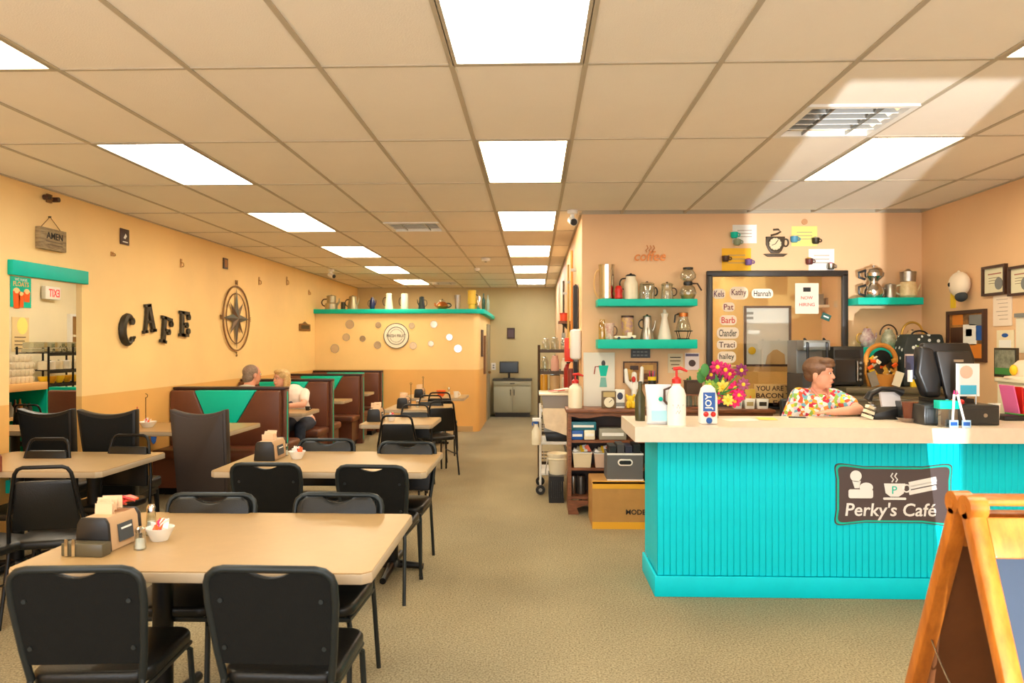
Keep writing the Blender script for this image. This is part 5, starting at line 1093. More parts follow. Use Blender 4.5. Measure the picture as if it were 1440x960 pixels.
# ------------------------------------------------------------------ wall pieces under the shelves
t, w_, h_ = sheet('wall_plaque', 'small black lettered plaque under the lower teal shelf', 'plaque', 887, 491, 914, 503, WB, BLACKP, .015); [G().box(-w_*.4+w_*.2*i, -w_*.4+w_*(.2*i+.15), -.017, -.015, h_*(.12-.4*q), h_*(.28-.4*q)).build('print_mark', GREY, t) for q in range(2) for i in range(4)]
t, w_, h_ = sheet('framed_collage', 'framed coffee collage picture below the black plaque', 'picture', 876, 508, 925, 538, WB, mat('collage_tan', (196, 150, 90), .6, rgb2=(150, 100, 54), scale=14), .012)
e = .012; G().box(-w_/2, w_/2, -.022, -.012, -h_/2, -h_/2+e).box(-w_/2, w_/2, -.022, -.012, h_/2-e, h_/2).box(-w_/2, -w_/2+e, -.022, -.012, -h_/2+e, h_/2-e).box(w_/2-e, w_/2, -.022, -.012, -h_/2+e, h_/2-e).build('frame', WOODD, t)
for u, v, a, b, m_ in ((-.18, .2, .12, .1, WOODD), (.2, .22, .16, .12, mat('collage_gold', (214, 170, 90), .6)), (.2, -.2, .14, .14, WOOD), (-.3, -.1, .08, .25, MATS['collage_gold'])): G().box((u-a)*w_, (u+a)*w_, -.014, -.012, (v-b)*h_, (v+b)*h_).build('print_patch', m_, t)
t, w_, h_ = sheet('clipboard_sign', 'rounded off-white lettered sign right of the collage', 'sign', 939, 497, 960, 524, WB, mat('sign_offwhite', (226, 206, 170), .6), .012); G().box(-w_*.36, w_*.36, -.014, -.012, h_*.28, h_*.33).build('text_line', INK, t)
for k in range(3): G().box(-w_*(.36-.06*k), w_*(.34-.08*k), -.014, -.012, h_*(.1-.2*k), h_*(.15-.2*k)).build('text_line', MATS['faded_ink'], t)
t, w_, h_ = sheet('picture_card', 'white card with a dark cup picture beside the hatch frame', 'card', 963, 496, 983, 520, WB, mat('card_pinkish', (228, 214, 214), .6), .008); G().box(-w_*.45, w_*.45, -.01, -.008, h_*.3, h_*.45).build('heading', mat('ink_violet', (90, 80, 110), .6), t); G().ell((0, -.008, -h_*.1), (w_*.25, .002, h_*.2), 14).build('cup_print', WOODD, t)
# ------------------------------------------------------------------ long wooden sideboard under the shelves
SX0, SX1, SYF = onY(799, 600, 6.82).x, onY(1083, 580, 6.9).x, 6.82; ST = onY(850, 575, SYF).z
t = thing('sideboard', 'long brown wooden sideboard with open shelves behind the counter', 'sideboard', (SX0, SYF, 0)); W_ = SX1-SX0; D_ = WB-SYF-.006
G().box(-.02, W_+.02, -.02, D_, ST-.035, ST).build('top', WOOD, t, bevel=.006); G().box(0, .03, 0, D_, 0, ST-.035).build('side_panel', WOOD, t); G().box(W_-.03, W_, 0, D_, 0, ST-.035).build('side_panel', WOOD, t); G().box(.86, .89, .01, D_, .12, ST-.035).build('divider', WOOD, t)
G().box(.03, W_-.03, D_-.015, D_, .12, ST-.035).build('back_panel', WOODD, t)
z1 = onY(820, 619, SYF).z; z2 = onY(820, 658, SYF).z
for z in (.15, z2-.012, z1-.012): G().box(.03, W_-.03, .01, D_-.015, z-.012, z+.012).build('shelf', WOOD, t)
P_ = [(.03, ST-.035), (W_-.03, ST-.035), (W_-.03, ST-.07)]+[(W_-.03-(W_-.06)*k/24, ST-.075+.012*math.sin(k*PI/3)) for k in range(1, 24)]+[(.03, ST-.07)]
G().prism(P_, 0, .015).build('valance', WOOD, t); G().prism([(.0, 0), (.1, 0), (.08, .06), (.2, .1), (.2, .13), (0, .13)], -.012, .0).build('bracket_foot', WOOD, t)
def inb(px0, py0, px1, py1, Y): return pbox(px0, py0, px1, py1, Y)
for k, (a, b, c, d, m_, lab, zb) in enumerate(((802, 592, 838, 604, mat('pack_teal', (30, 110, 130), .4), 'teal wrapped pack on top of the stack on the sideboard shelf', None), (803, 604, 820, 617, BLUE, 'small blue pack at the left of the sideboard shelf', z1), (821, 603, 836, 617, CREAM, 'cream tub right of the blue pack on the sideboard shelf', z1), (842, 601, 880, 617, mat('grey_trays', (150, 146, 130), .5), 'grey paper tray at the right of the sideboard shelf', z1), (805, 636, 832, 657, mat('clear_bin', (214, 196, 160), .4), 'clear bin with packets, left one on the sideboard shelf', z2), (835, 637, 862, 657, mat('clear_bin2', (206, 176, 150), .4), 'clear bin with packets, right one on the sideboard shelf', z2))):
    cx, z0, w_, h_ = inb(a, b, c, d, SYF+.08); zb = (z1+pbox(803, 604, 820, 617, SYF+.08)[3]+.002) if zb is None else zb+.001
    t = thing('shelf_box', lab, 'box', (cx, SYF+.09, zb), 0, 'boxes on the sideboard shelves'); q = w_/2
    if k < 4: G().box(-q, q, -.06, .1, 0, h_).build('pack', m_, t, bevel=.008); G().box(-q*.8, q*.8, -.063, -.06, h_*.35, h_*.62).build('print', PAPER, t)
    else:
        G().prism([(-q*.85, 0), (q*.85, 0), (q, h_), (-q, h_)], -.06, .1).build('bin', m_, t); G().box(-q*1.04, q*1.04, -.066, .106, h_-.008, h_).build('rim', WHITE, t)
        for i in range(5): G().cbox((-q*.7+i*q*.35, .02, h_+.01), (.04, .1, .03), (R(20*i), R(30-14*i), 0)).build('packet', (PAPER, CREAM, YELLOW, PAPER, ORANGE)[i], t)
for k, (a, c, m_, lab) in enumerate(((802, 811, STEEL, 'steel canister at the left of the lowest sideboard shelf'), (811, 824, mat('dark_steel', (90, 84, 78), .35, metal=.7), 'dark lidded canister on the lowest sideboard shelf'))):
    cx, z0, w_, h_ = inb(a, 664, c, 695, SYF+.1); vessel('storage_canister', lab, 'canister', (cx, SYF+.14, .1625), w_/2, h_*.8, CYL, m_, lid=.02, group='canisters on the lowest sideboard shelf')
# cardboard box with a grey tote on it
x0 = onY(833, 715, 6.28).x; x1 = x0+.47; bh = .385
t = thing('cardboard_box', 'open brown cardboard box with yellow edges on the floor beside the counter', 'box', (x0, 6.28, 0)); e = .006; D_ = .48
G().box(0, x1-x0, 0, e, 0, bh).box(0, x1-x0, D_-e, D_, 0, bh).box(0, e, e, D_-e, 0, bh).box(x1-x0-e, x1-x0, e, D_-e, 0, bh).box(e, x1-x0-e, e, D_-e, 0, e).build('carton', CARD, t)
w_ = x1-x0
G().box(0, w_, -.002, 0, 0, .06).box(0, w_, -.002, 0, bh-.04, bh).build('yellow_tape', mat('tape_yellow', (236, 172, 40), .45), t)
G().box(.005, w_-.005, .07, D_, bh, bh+.006).build('top_flap', CARD, t); G().cbox((w_*.5, .035, bh+.014), (w_*.98, .006, .085), (R(76), 0, 0)).build('front_flap', MATS['tape_yellow'], t)
text('MODEL', w_*.42, (w_*.82, -.0005, bh*.38), FACE_Y, INK, t, bold=.02)
cx, z0, tw, th_ = pbox(866, 640, 916, 676, 6.4); zt_ = bh+.0065
t = thing('storage_tote', 'grey fabric tote with white trim and oval handle on the cardboard box', 'tote', (x0+.14, 6.4, zt_)); w2 = .31; h2 = .235; TG = mat('tote_grey', (96, 98, 100), .85, bump=.2, bscale=200)
G().box(0, w2, 0, .008, 0, h2).box(0, w2, .29, .298, 0, h2).box(0, .008, .008, .29, 0, h2).box(w2-.008, w2, .008, .29, 0, h2).box(0.008, w2-.008, .008, .29, 0, .008).build('fabric_body', TG, t)
G().box(-.003, w2+.003, -.004, .004, h2-.012, h2+.004).box(-.003, w2+.003, -.004, .004, 0, .012).build('white_trim', WHITE, t); G().prism(rrect(.13, .058, .028, 5, w2*.5, h2*.68), -.008, 0).build('handle_ring', WHITE, t); G().prism(rrect(.105, .034, .016, 5, w2*.5, h2*.68), -.011, -.008).build('handle_hole', BLACKP, t)
for k in range(4): G().box(.02+k*.07, .08+k*.07, .03, .27, .01, h2+.06+.015*(k % 2)).build('folder', (BLACKP, DGREY, mat('navy_folder', (34, 38, 60), .5), BLACKP)[k], t)
# ------------------------------------------------------------------ on the sideboard top
ZT = ST+.0005; YB = 6.98
def sb(a, b, c, d, Y=YB): return pbox(a, b, c, d, Y)
cx, z0, w_, h_ = sb(799, 527, 819, 575, 6.95)
def pump_jug(name, lab, loc, r, h, m, pm, lr=1):
    t = thing(name, lab, 'pump bottle', loc); G().lathe([(.001, 0), (r, 0), (r, h*.52), (r*.82, h*.62), (r*.45, h*.68), (r*.42, h*.74)], seg=20).build('bottle', m, t); G().lathe([(r*.5, h*.72), (r*.5, h*.8), (r*.2, h*.84), (.001, h*.84)], seg=16).build('collar', pm, t); G().cyl((0, 0, h*.82), (0, 0, h*.97), r*.13).build('stem', pm, t); G().tube([(-lr*r*.35, 0, h*.97), (lr*r*.4, 0, h*.985), (lr*r*1.15, 0, h*.93)], [r*.2, r*.2, r*.12], 10).build('pump_head', pm, t); return t
pump_jug('syrup_jug', 'cream jug with red pump at the left end of the sideboard', (cx, 6.95, ZT), w_*.5, h_, CREAM, RED)
cx, z0, w_, h_ = sb(821, 498, 865, 574, 7.08)
t = thing('moka_canvas', 'white canvas with a moka pot picture leaning on the wall', 'canvas', (cx, 7.11, ZT)); G().box(-w_/2, w_/2, 0, .03, 0, h_).build('canvas', mat('canvas_white', (228, 224, 212), .7), t)
q = .5*w_; MG = mat('moka_print_green', (120, 180, 170), .6); G().prism([(.02*q, h_*.36), (.5*q, h_*.36), (.42*q, h_*.54), (.1*q, h_*.54)], -.003, 0).build('pot_base_print', MG, t); G().prism([(.08*q, h_*.56), (.45*q, h_*.56), (.6*q, h_*.76), (-.05*q, h_*.76)], -.003, 0).build('pot_top_print', TEALS, t); G().tube([(.0*q, -.002, h_*.74), (-.25*q, -.002, h_*.74), (-.32*q, -.002, h_*.6)], .006, 6).build('pot_handle_print', mat('print_brick', (150, 60, 50), .6), t); G().ell((.27*q, -.001, h_*.8), (.02, .002, .03), 10).build('knob_print', DGREY, t)
cx, z0, w_, h_ = sb(846, 551, 866, 575, 6.93); t = thing('dial_scale', 'small square scale with a round dial on the sideboard', 'scale', (cx, 6.93, ZT)); G().box(-w_/2, w_/2, -.03, .03, 0, h_).build('case', mat('scale_brown', (110, 92, 66), .5), t, bevel=.006); G().disc((0, -.033, h_*.35), w_*.36, .008, 'y', 20).build('dial', CREAM, t); G().cyl((0, -.039, h_*.35), (w_*.2, -.039, h_*.5), .003, seg=6).build('needle', INK, t); G().box(-w_*.4, w_*.4, -.034, -.03, h_*.66, h_*.94).build('label', mat('label_tan', (186, 164, 110), .6), t)
cx, z0, w_, h_ = sb(865, 549, 878, 575, 6.95); t = thing('printed_box', 'white box with a dark emblem beside the dial scale', 'box', (cx, 6.95, ZT)); G().box(-w_/2, w_/2, -.03, .03, 0, h_).build('box', PAPER, t, bevel=.003); G().ell((0, -.03, h_*.65), (w_*.32, .003, h_*.2), 12).build('emblem', mat('navy_emblem', (50, 56, 84), .5), t); G().box(-w_*.5, w_*.5, -.033, -.03, h_*.1, h_*.3).build('lower_print', GREY, t)
cx, z0, w_, h_ = sb(879, 556, 894, 575, 6.9); t = thing('yellow_figurine', 'small yellow lion figurine on the sideboard', 'figurine', (cx, 6.9, ZT)); blob('figure', [('e', (0, 0, h_*.3), (w_*.32, w_*.28, h_*.32)), ('e', (0, -.01, h_*.68), (w_*.36, w_*.28, h_*.28)), ('c', (-w_*.3, 0, h_*.85), (-w_*.36, 0, h_*.98), .014, .012), ('c', (w_*.3, 0, h_*.85), (w_*.36, 0, h_*.98), .014, .012), ('c', (-w_*.25, -.03, .02), (-w_*.25, -.03, .05), .018, .02), ('c', (w_*.25, -.03, .02), (w_*.25, -.03, .05), .018, .02)], .005, YELLOW, t, 2)
cx, z0, w_, h_ = sb(879, 517, 905, 575, 7.02); t = thing('hand_vase', 'white ceramic cactus-shaped mug tree on the sideboard', 'mug tree', (cx, 7.03, ZT)); blob('tree', [('c', (0, 0, .02), (0, 0, h_*.8), .03, .026), ('c', (0, 0, h_*.42), (-w_*.4, 0, h_*.62), .024, .022), ('c', (-w_*.4, 0, h_*.62), (-w_*.45, 0, h_*.9), .022, .018), ('c', (0, 0, h_*.42), (w_*.4, 0, h_*.62), .024, .022), ('c', (w_*.4, 0, h_*.62), (w_*.42, 0, h_*.95), .022, .018), ('e', (0, 0, .02), (w_*.4, .06, .02))], .006, CERAM, t, 3); G().ell((-.01, -.035, h_*.68), (.02, .012, .03), 10).build('red_ornament', RED, t)
cx, z0, w_, h_ = sb(911, 521, 923, 575, 6.95); t = thing('tall_tin', 'tall grey tin under the pencil pot on the sideboard', 'tin', (cx, 6.95, ZT)); hb = h_*.58; G().lathe([(.001, 0), (w_*.55, 0), (w_*.55, hb), (.001, hb)], seg=18).build('body', GREY, t); G().lathe([(w_*.58, hb-.01), (w_*.58, hb), (.001, hb)], seg=18).build('lid', STEEL, t)
t = thing('pencil_pot', 'dark pencil pot with a yellow band standing on the tall tin', 'pot', (cx, 6.95, ZT+hb+.0005)); r_ = w_*.48; G().lathe([(.001, 0), (r_, 0), (r_, .085), (.001, .085)], seg=16).build('pot', BLACKP, t); G().lathe([(r_+.002, .05), (r_+.002, .085)], seg=16).build('band', YELLOW, t)
for k in range(4): G().cyl((-.02+k*.013, 0, .08), (-.026+k*.017, 0, .14), .005, seg=6).build('pencil', (PINK, WOODD, PINK, MATS['violet'])[k], t)
cx, z0, w_, h_ = sb(955, 555, 985, 575, 6.98); t = thing('glass_tray', 'wooden tray of small glasses on the sideboard', 'tray', (cx, 6.98, ZT)); G().box(-w_/2, w_/2, -.08, .08, 0, .015).box(-w_/2, w_/2, -.08, .08, h_*.9, h_).build('tray', WOOD, t); 
for k in range(5): G().lathe([(.001, .016), (.014, .016), (.016, h_*.85)], (-w_*.4+k*w_*.2, -.05, 0), 10).build('glass', GLASS, t)
for k in (-1, 1): G().box(k*w_*.48-.008, k*w_*.48+.008, -.06, .06, .015, h_*.9).build('post', WOOD, t)
cx, z0, w_, h_ = sb(968, 537, 990, 554, 6.98); t = thing('wicker_box', 'dark woven box on top of the glass tray', 'box', (cx-.03, 6.98, ZT+sb(955, 555, 985, 575, 6.98)[3]+.0005)); G().box(-w_/2, w_/2, -.07, .07, 0, h_).build('box', mat('dark_wicker', (84, 64, 50), .8, bump=.6, bscale=120), t, bevel=.006); G().box(-w_*.52, w_*.52, -.075, .075, h_, h_+.012).build('lid', WOODD, t)
cx, z0, w_, h_ = sb(963, 522, 972, 553, 7.08); t = thing('bud_vase', 'green sprig in a pale vase behind the red pump jug', 'vase', (cx, 7.05, ZT)); G().lathe([(.001, 0), (.03, 0), (.035, .05), (.018, .1), (.02, .13)], seg=14).build('vase', CREAM, t)
for k in range(5): a = k*1.3; G().ell((.02*math.cos(a), .02*math.sin(a), .19+.02*k), (.012, .022, .03), 8).build('leaf', GREEN, t)
G().cyl((0, 0, .12), (0, 0, .24), .003, seg=6).build('stem', GREEN, t)
for k, (a, c) in enumerate(((1030, 1042), (1045, 1060), (1062, 1079))):
    cx, z0, w_, h_ = sb(a, 563, c, 577, 6.92); t = thing('creamer_tub', 'white printed tub on the sideboard, %s of three from the flowers' % ('first', 'second', 'third')[k], 'tub', (cx, 6.92, ZT), 0, 'white tubs on the sideboard'); G().prism([(-w_*.42, 0), (w_*.42, 0), (w_/2, h_), (-w_/2, h_)], -.05, .05).build('tub', CERAM, t, bevel=.004); G().box(-w_*.3, w_*.3, -.054, -.05, h_*.3, h_*.7).build('print', (MG, MATS['label_tan'], IRON)[k], t)
cx, z0, w_, h_ = sb(1064, 545, 1128, 577, 7.08); t = thing('bacon_plaque', 'tan wooden plaque with bold lettering about bacon on the sideboard', 'plaque', (cx-.02, 7.1, ZT)); G().box(-w_/2, w_/2, 0, .025, 0, h_).build('board', mat('plaque_tan', (206, 166, 104), .6), t, bevel=.003)
for k, s in enumerate(('YOU ARE THE', 'BACON TO', 'MY EGGS')): text(s, w_*.9, (0, .0, h_*(.82-.32*k)), FACE_Y, WOODD, t, bold=.02, height=h_*.22)
cx, z0, w_, h_ = sb(1047, 548, 1061, 574, 7.05); t = thing('yellow_candle', 'yellow candle box left of the bacon plaque', 'candle', (cx, 7.05, ZT)); G().box(-w_/2, w_/2, -.03, .03, 0, h_).build('box', mat('candle_yellow', (206, 170, 60), .5), t, bevel=.004); G().ell((0, -.03, h_*.4), (w_*.12, .003, h_*.25), 10).build('flame_print', ORANGE, t)
cx, z0, w_, h_ = pbox(1086, 558, 1119, 586, 6.3); zb_ = 0
t = thing('office_chair', 'black chair back behind the counter left of the boy', 'chair', (cx, 6.1, 0)); zt_ = z0+h_
G().box(-w_/2, w_/2, -.03, .03, .62, zt_).build('backrest', BLACKP, t, bevel=.02, bseg=3); G().box(-.22, .22, -.02, .42, .45, .52).build('seat', BLACKP, t, bevel=.025, bseg=3); G().cyl((0, .2, .1), (0, .2, .45), .025).build('column', BLACKM, t); G().box(-.03, .03, -.02, .02, .5, .64).build('back_post', BLACKM, t)
for k in range(5): a = 2*PI*k/5; G().tube([(0, .2, .12), (.26*math.cos(a), .2+.26*math.sin(a), .06)], [.022, .016], 8).build('base_arm', BLACKM, t); G().ell((.27*math.cos(a), .2+.27*math.sin(a), .03), .03, 10).build('caster', BLACKP, t)
G().tube([(w_*.5, -.02, .9), (w_*.72, -.03, zt_+.06), (w_*.8, -.03, zt_+.1)], [.03, .045, .02], 10).build('arm_rest', BLACKP, t)
# ------------------------------------------------------------------ steel chest, machines, teapots right of the hatch
QX0, QX1, QY, QH = 2.70, WR-.01, 6.42, onY(1230, 545, 6.42).z
t = thing('steel_chest', 'dark olive steel drawer chest against the wall behind the counter', 'cabinet', (QX0, QY, 0)); OL = mat('olive_steel', (112, 102, 78), .4, metal=.3); w_ = QX1-QX0; D_ = WB-QY-.006
G().box(0, w_, .02, D_, .08, QH-.05).build('body', OL, t); G().box(-.01, w_, -.015, D_, QH-.05, QH).build('top', OL, t, bevel=.006); G().box(.03, w_-.03, .05, D_, 0, .08).build('plinth', DGREY, t)
for k in range(4):
    zz = QH-.07-.24*(k+1); d = G().box(.01, w_-.01, 0, .02, zz+.005, zz+.235).build('drawer', OL, t, bevel=.004); G().box(.05, w_-.05, -.014, 0, zz+.2, zz+.215).build('handle', STEEL, d)
ZQ = QH+.0005
cx, z0, w_, h_ = pbox(1172, 487, 1215, 545, 6.62); t = thing('microwave_oven', 'black microwave oven on the olive chest', 'microwave', (cx, 6.78, ZQ)); hh_ = onY(1195, 487, 6.62).z-ZQ
G().box(-w_/2, w_/2, -.16, .16, .012, hh_).build('casing', mat('oven_black', (46, 44, 40), .4), t, bevel=.01); G().box(-w_/2+.02, w_*.22, -.166, -.16, .04, hh_-.12).build('door_window', mat('oven_glass', (22, 22, 24), .12), t); G().box(-w_/2+.01, w_/2-.01, -.168, -.16, hh_-.1, hh_-.03).build('vent_panel', BLACKP, t); G().cyl((w_*.26, -.18, .05), (w_*.26, -.18, hh_-.13), .008).build('handle', STEEL, t)
for k in range(4): G().disc((w_*.38, -.163, .06+.05*k), .012, .008, 'y', 10).build('button', GREY, t)
for x in (-1, 1):
    for y in (-1, 1): G().cyl((x*w_*.42, y*.12, 0), (x*w_*.42, y*.12, .013), .014, seg=8).build('foot', BLACKP, t)
hm_ = hh_
cx, z0, w_, h_ = pbox(1130, 478, 1168, 560, 6.5); t = thing('coffee_brewer', 'grey coffee brewer with black side rails behind the boy', 'coffee machine', (cx+.0, 6.62, 0)); zt_ = onY(1149, 478, 6.5).z; BG = mat('brewer_grey', (136, 140, 140), .4, metal=.3)
G().box(-w_/2, w_/2, -.1, .3, .0, zt_-.3).build('stand', DGREY, t); G().box(-w_/2, w_/2, .06, .3, zt_-.3, zt_).build('back_column', BG, t, bevel=.008); G().box(-w_/2, w_/2, -.12, .06, zt_-.09, zt_).build('head', BG, t, bevel=.01)
for s in (-1, 1): G().tube([(s*w_*.36, -.13, zt_-.3), (s*w_*.36, -.13, zt_-.03), (s*w_*.36, -.05, zt_+.01)], .012, 8).build('rail', BLACKP, t)
# raised teal shelf with teapots
zr_ = onY(1235, 488, 6.95).z
xa, xb = onY(1203, 488, 6.95).x, onY(1306, 488, 6.95).x
t = thing('riser_shelf', 'teal riser shelf holding teapots under the right teal shelf', 'shelf', ((xa+xb)/2, WB, zr_-.09)); w_ = xb-xa; G().box(-w_/2, w_/2, -.3, 0, 0, .09).build('board', TEALS, t, bevel=.004); G().box(-w_/2+.02, w_/2-.02, -.03, 0, -.05, 0).build('cleat', TEALS, t)
def rs_(a, b, c, d, **k): return None
gT = 'teapots on the riser shelf'
on(1203, 1236, 459, 487, zr_, 'painted_teapot', 'white teapot with a painted scene on the riser shelf', 'teapot', POT, mat('teapot_white', (232, 222, 210), .25, rgb2=(150, 90, 110), scale=16), lid=.03, handle=-1, spout=1, hm=mat('gilt', (206, 160, 70), .35, metal=.5), group=gT, rs=.62, hs=.85, Y=6.98)
on(1237, 1262, 456, 487, zr_, 'round_teapot', 'pale green teapot with arched brown handle on the riser shelf', 'teapot', POT, mat('teapot_green', (206, 204, 180), .25, rgb2=(150, 150, 120), scale=20), lid=.03, group=gT, rs=.8, hs=.72, Y=7.0)
cx, z0, w_, h_ = pbox(1237, 456, 1262, 487, 7.0); t = [o for o in COL.objects if o.get('label', '').startswith('pale green teapot')][0]; G().tube(arc((0, 0, h_*.55), w_*.48, 0, 180, 12, 'xz', h_*.46), .007, 8).build('arched_handle', WOODD, t)
on(1266, 1300, 452, 487, zr_, 'floral_basket_pot', 'cream floral teapot with amber arched handle on the riser shelf', 'teapot', POT, mat('teapot_cream', (236, 214, 170), .25, rgb2=(200, 150, 100), scale=18), lid=.02, group=gT, rs=.7, hs=.62, Y=7.0)
cx, z0, w_, h_ = pbox(1266, 452, 1300, 487, 7.0); t = [o for o in COL.objects if o.get('label', '').startswith('cream floral teapot with amber')][0]; G().tube(arc((0, 0, h_*.5), w_*.44, 0, 180, 12, 'xz', h_*.5), .011, 8).build('arched_handle', MATS['gilt'], t)
# basket with packets, black patterned bag, heart cards on the chest
cx, z0, w_, h_ = pbox(1216, 484, 1264, 548, 6.6); t = thing('gift_basket', 'round wicker basket with arched rim full of patterned packets', 'basket', (cx, 6.62, ZQ)); WK = mat('wicker_amber', (206, 136, 50), .7, bump=.6, bscale=150); r_ = w_*.48; hb = onY(1240, 484, 6.6).z-ZQ
G().lathe([(.001, 0), (r_*.8, 0), (r_, .11), (r_*.95, .11), (r_*.76, .012), (.001, .012)], seg=24, sy=.5).build('bowl', WK, t); G().tube(arc((0, 0, hb-r_*.95), r_*.9, -10, 190, 18, 'xz', r_*.9), .022, 8).build('arched_rim', WK, t)
for s in (-1, 1): G().cyl((s*r_*.9, 0, .1), (s*r_*.9, 0, hb-r_), .014, seg=8).build('upright', WK, t)
random.seed(11)
for k in range(26): G().cbox((random.uniform(-.8, .8)*r_, random.uniform(-.06, -.01), .1+random.uniform(0, hb*.42)), (.045, .014, .03), (random.uniform(-1, 1), random.uniform(-1, 1), random.uniform(-.5, .5))).build('packet', (mat('pack_gold', (214, 160, 60), .5), CREAM, WOODD, MATS['pack_gold'], YELLOW, ORANGE)[k % 6], t)
for s, m_ in ((-1, STEEL), (1, CREAM)): G().cbox((s*r_*.75, -.09, .07), (.07, .012, .13), (0, R(s*18), 0)).build('card', m_, t)
blob('dark_plush', [('e', (0, -.02, hb*.68), (r_*.55, .05, .07)), ('e', (0, -.04, hb*.6), (.03, .03, .045))], .008, BLACKF, t, 2)
cx, z0, w_, h_ = pbox(1259, 470, 1319, 505, 6.75); t = thing('patterned_bag', 'black bag with white flower pattern on the olive chest', 'bag', (cx, 6.7, ZQ)); zt_ = onY(1290, 470, 6.75).z-ZQ
m = mat('flower_print', (36, 44, 40), .6); N = m.node_tree.nodes; L = m.node_tree.links; vo = N.new('ShaderNodeTexVoronoi'); vo.inputs['Scale'].default_value = 18; tc = N.new('ShaderNodeTexCoord'); L.new(tc.outputs['Object'], vo.inputs['Vector']); cr = N.new('ShaderNodeValToRGB'); cr.color_ramp.interpolation = 'CONSTANT'; cr.color_ramp.elements[0].color = (.72, .74, .68, 1); cr.color_ramp.elements[1].position = .26; cr.color_ramp.elements[1].color = (.018, .025, .022, 1); L.new(vo.outputs['Distance'], cr.inputs[0]); L.new(cr.outputs[0], N['Principled BSDF'].inputs['Base Color'])
G().prism([(-w_*.5, 0), (w_*.5, 0), (w_*.5, zt_*.7), (w_*.4, zt_), (-w_*.4, zt_), (-w_*.5, zt_*.7)], -.1, .1).build('body', m, t, bevel=.02, bseg=2); G().box(-w_*.2, w_*.2, -.104, -.1, zt_*.62, zt_*.78).build('lime_label', mat('lime', (170, 200, 70), .5), t)
G().box(-w_*.48, -w_*.02, -.13, -.105, zt_*.36, zt_*.62).build('heart_card', mat('card_blush', (240, 214, 200), .6), t)
for x in (-w_*.36, -w_*.14): G().prism([(x, zt_*.4), (x+.04, zt_*.5), (x+.03, zt_*.56), (x, zt_*.53), (x-.03, zt_*.56), (x-.04, zt_*.5)], -.134, -.13).build('heart', RED, t)
G().box(-w_*.36, -w_*.1, -.13, -.105, 0, zt_*.36).build('amber_box', YELLOW, t); G().tube(arc((0, 0, zt_*.96), w_*.2, 0, 180, 10, 'xz', .05), .008, 8).build('handle', BLACKP, t)
# ------------------------------------------------------------------ right wall
def rw(name, lab, cat, a, b, c, d, m=None, th=.006, group=None):
    t, l_, h_ = wallthing(name, lab, cat, a, b, c, d, WR, group)
    if m: G().box(-th, 0, -l_/2, l_/2, -h_/2, h_/2).build('sheet', m, t)
    return t, l_, h_
def rframe(lab, a, b, c, d, fm, pm, e=.02, nm='framed_certificate', cat='picture frame', group='framed certificates'):
    t, l_, h_ = rw(nm, lab, cat, a, b, c, d, None, group=group); G().box(-.012, 0, -l_/2+e, l_/2-e, -h_/2+e, h_/2-e).build('print', pm, t)
    G().box(-.03, 0, -l_/2, l_/2, -h_/2, -h_/2+e).box(-.03, 0, -l_/2, l_/2, h_/2-e, h_/2).box(-.03, 0, -l_/2, -l_/2+e, -h_/2+e, h_/2-e).box(-.03, 0, l_/2-e, l_/2, -h_/2+e, h_/2-e).build('frame', fm, t); return t, l_, h_
CERT = mat('certificate', (228, 222, 190), .6)
for k, (a, c, lab) in enumerate(((1385, 1418, 'framed certificate with a seal beside the cap on the right wall'), (1422, 1456, 'framed certificate cut by the right picture edge'))):
    t, l_, h_ = rframe(lab, a, 373, c, 415, WOODD, CERT)
    G().box(-.014, -.012, -l_*.28, l_*.28, h_*.2, h_*.24).build('heading', mat('ink_rose', (170, 110, 90), .6), t); G().disc((-.013, -l_*.18, -h_*.12), .05, .003, 'x', 16).build('seal', GREY, t)
    for q in range(3): G().box(-.014, -.012, -l_*.2, l_*.25, h_*(.08-.09*q), h_*(.095-.09*q)).build('text_line', MATS['faded_ink'], t)
t, l_, h_ = rframe('framed collage poster on the right wall behind the register', 1335, 436, 1389, 508, WOODD, mat('poster_mix', (190, 130, 60), .5, rgb2=(70, 50, 40), scale=9), .03, 'framed_poster', 'poster', None)
for u, v, a, b, m_ in ((-.25, .3, .16, .1, GREY), (.22, .32, .14, .1, mat('poster_orange', (220, 130, 40), .5)), (-.1, .02, .17, .2, PAPER), (-.34, .05, .08, .14, BLUE), (-.08, .06, .08, .07, mat('poster_blue', (60, 130, 190), .5)), (.25, -.05, .16, .22, WOODD), (-.2, -.3, .2, .14, MATS['poster_orange']), (.2, -.34, .16, .1, CREAM)): G().box(-.015, -.012, (u-a)*l_, (u+a)*l_, (v-b)*h_, (v+b)*h_).build('print_patch', m_, t)
t, l_, h_ = rw('wall_paper', 'handwritten sheet below the first certificate on the right wall', 'paper', 1398, 415, 1424, 458, mat('handwritten', (240, 222, 200), .7))
for q in range(6): G().box(-.008, -.006, -l_*.3, l_*.32-.02*(q % 3), h_*(.36-.13*q), h_*(.375-.13*q)).build('text_line', MATS['pale_ink'], t)
t, l_, h_ = rw('wall_calendar', 'small calendar with a blue oval on the right wall', 'calendar', 1403, 464, 1427, 493, mat('calendar_cream', (236, 222, 186), .7)); G().ell((-.007, 0, h_*.25), (.002, l_*.2, h_*.1), 14).build('blue_oval', BLUE, t); G().box(-.009, -.006, -l_*.35, l_*.35, -h_*.35, h_*.02).build('grid_block', PAPER, t)
t, l_, h_ = rw('wall_board', 'cream framed sheet at the right picture edge', 'sheet', 1430, 440, 1452, 496, CREAM); G().box(-.02, -.006, -l_/2, l_/2, h_/2-.03, h_/2).build('clip_bar', GREY, t)
